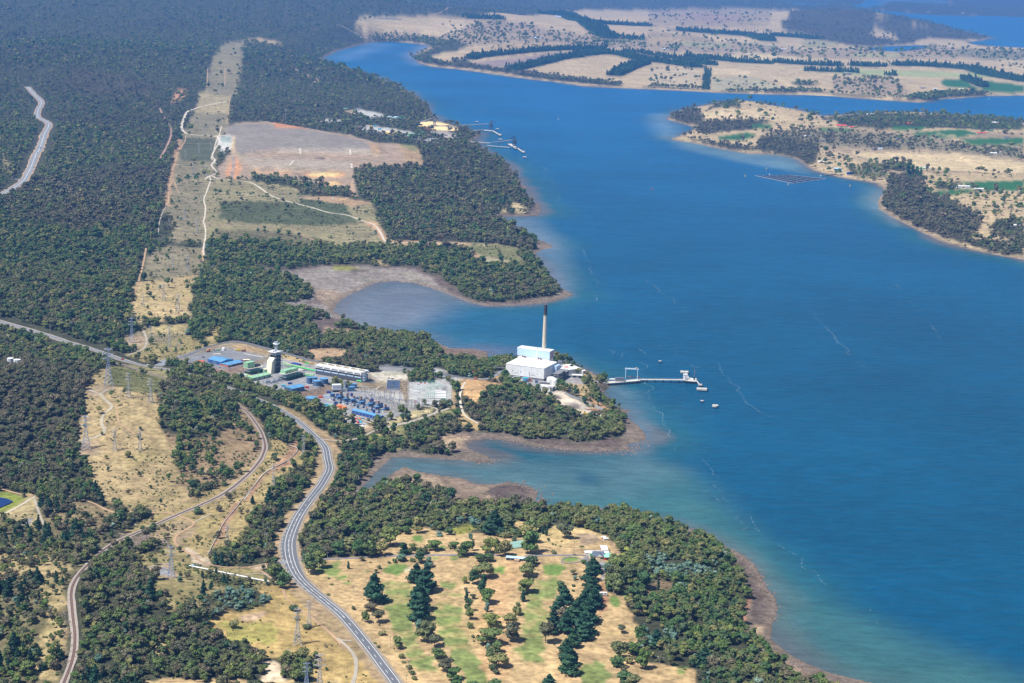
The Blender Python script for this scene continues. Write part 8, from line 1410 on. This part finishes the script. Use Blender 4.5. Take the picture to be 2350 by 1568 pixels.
for pts in FL:
    c = catmull(Pz(pts, 0), 3.0)
    c = c+np.column_stack([vn[4](c[:, 0], c[:, 1], 28.)-.5, vn[5](c[:, 0], c[:, 1], 28.)-.5])*16+np.column_stack([vn[0](c[:, 0], c[:, 1], 9.)-.5, vn[1](c[:, 0], c[:, 1], 9.)-.5])*4
    for i in range(len(c)-1):
        d = c[i+1]-c[i]; a = math.atan2(d[1], d[0]); n_ = vn[3](c[i:i+1, 0], c[i:i+1, 1], 60.)[0]
        if rs.random() < 1.6*n_-0.25:
            for _ in range(1+(n_ > 0.6)): fleck(c[i][0]+rs.normal()*0.5, c[i][1]+rs.normal()*0.5, 1.0+1.8*rs.random(), 0.1+0.22*rs.random(), a+rs.normal()*0.3)
for k in range(900):
    x = 1250+rs.random()*1150; y = 170+rs.random()**0.8*1300; q = Pz([(x, y)], 0)[0]
    if any(inside(q[None, 0], q[None, 1], w_)[0] for w_ in WATERS[:1]) and vn[2](q[None, 0], q[None, 1], 300.)[0] > 0.42: r_ = 0.3+0.00014*np.hypot(*q); fleck(q[0], q[1], r_*(0.8+1.5*rs.random()), r_*0.25, 0.3+rs.normal()*0.4)
o = mesh_obj('foam', V, F, flat('foam_white', (0.24, 0.36, 0.44), 0.8, 0, 0.2, 0.5)); tag(o, 'thin foam lines and scattered whitecaps on the river', None, None, 'stuff')
# surf along the exposed points, rocks on the mud
rs = np.random.default_rng(5); V = []; F = []; base, fc = ico(1)
def rocks(pts, n, jit, smax, z=None):
    c = catmull(P(pts) , 4.0)
    for _ in range(n):
        i = rs.integers(len(c)); x, y = c[i]+rs.normal(size=2)*jit; s = 0.3+smax*rs.random()**2; k = len(V); v = base*(0.7+0.5*rs.random((len(base), 1)))*np.array([s, s, s*0.6])+np.array([x, y, max(hgt1(x, y), 0)+s*0.1]); V.extend(v.tolist()); F.extend([tuple(a+k for a in f) for f in fc])
rocks(tD(1000,1045, 1060,1050, 1130,1058, 1100,1062), 300, 5, 1.4); rocks(tD(1483,1008, 1440,1040, 1350,1036, 1250,1028, 1150,1010, 1080,1000, 1010,1000), 700, 7, 1.4); rocks(tB(1540,200, 1650,190, 1790,230, 1830,280, 1780,340, 1600,310, 1430,275), 420, 8, 1.6); rocks(tC(850,470, 1000,520, 1200,620, 1350,700, 1430,770, 1480,850, 1540,960, 1575,1060, 1550,1150), 700, 4, 1.1)
rocks(tC(1640,1400, 1750,1460, 1900,1530), 250, 5, 1.0); rocks(tG(720,1270, 790,1320, 800,1370, 700,1390), 160, 8, 1.8); rocks(tG(750,1500, 900,1490, 970,1520), 160, 8, 1.8); rocks(tG(1740,1290, 1900,1380, 2100,1390, 2350,1370, 2500,1300), 420, 8, 1.6); rocks(t3(1780,1330, 1850,1300, 1950,1340, 1900,1400), 120, 5, 1.4); rocks(t3(0,780, 250,790, 340,820), 140, 8, 1.6)
rocks(tA(700,560, 850,600, 1000,560, 930,640, 850,640), 260, 8, 1.3); rocks(tB(240,890, 320,980, 380,1030), 120, 3, 0.9); rocks(tA(1640,230, 1560,290, 1480,330), 120, 5, 1.0); rocks(tA(440,1000, 460,1150, 470,1300, 430,1450), 150, 3, 1.2); rocks(t1(300,790, 500,850, 700,910), 200, 6, 0.8); rocks(t1(1660,1200, 1900,1150, 2150,1100), 260, 6, 0.8)
o = mesh_obj('rocks', V, F, flat('shore_rock', lin(126,112,104), 0.95, 0, 0.3, 0.5)); tag(o, 'dark loose rocks strewn over the tidal flats and banks', None, None, 'stuff')
# ------------------------------------------------------------------ haze: one closed box of pale air round the camera and the ground
hm, hN, hL, hb = new_mat('haze'); hN.remove(hb)
pv = hN.new('ShaderNodeVolumePrincipled'); pv.inputs['Color'].default_value = (0.13, 0.39, 1.0, 1); pv.inputs['Density'].default_value = 3.8e-5; pv.inputs['Anisotropy'].default_value = 0.1
hL.new(pv.outputs[0], hN['Material Output'].inputs['Volume'])
bx0, bx1, by0, by1, bz0, bz1 = -46000, 46000, -4000, 46500, -7, 740
haze = mesh_obj('haze', [(x, y, z) for z in (bz0, bz1) for y in (by0, by1) for x in (bx0, bx1)], [(0, 2, 3, 1), (4, 5, 7, 6), (0, 1, 5, 4), (1, 3, 7, 5), (3, 2, 6, 7), (2, 0, 4, 6)], hm)
tag(haze, None, None, None, 'stuff')
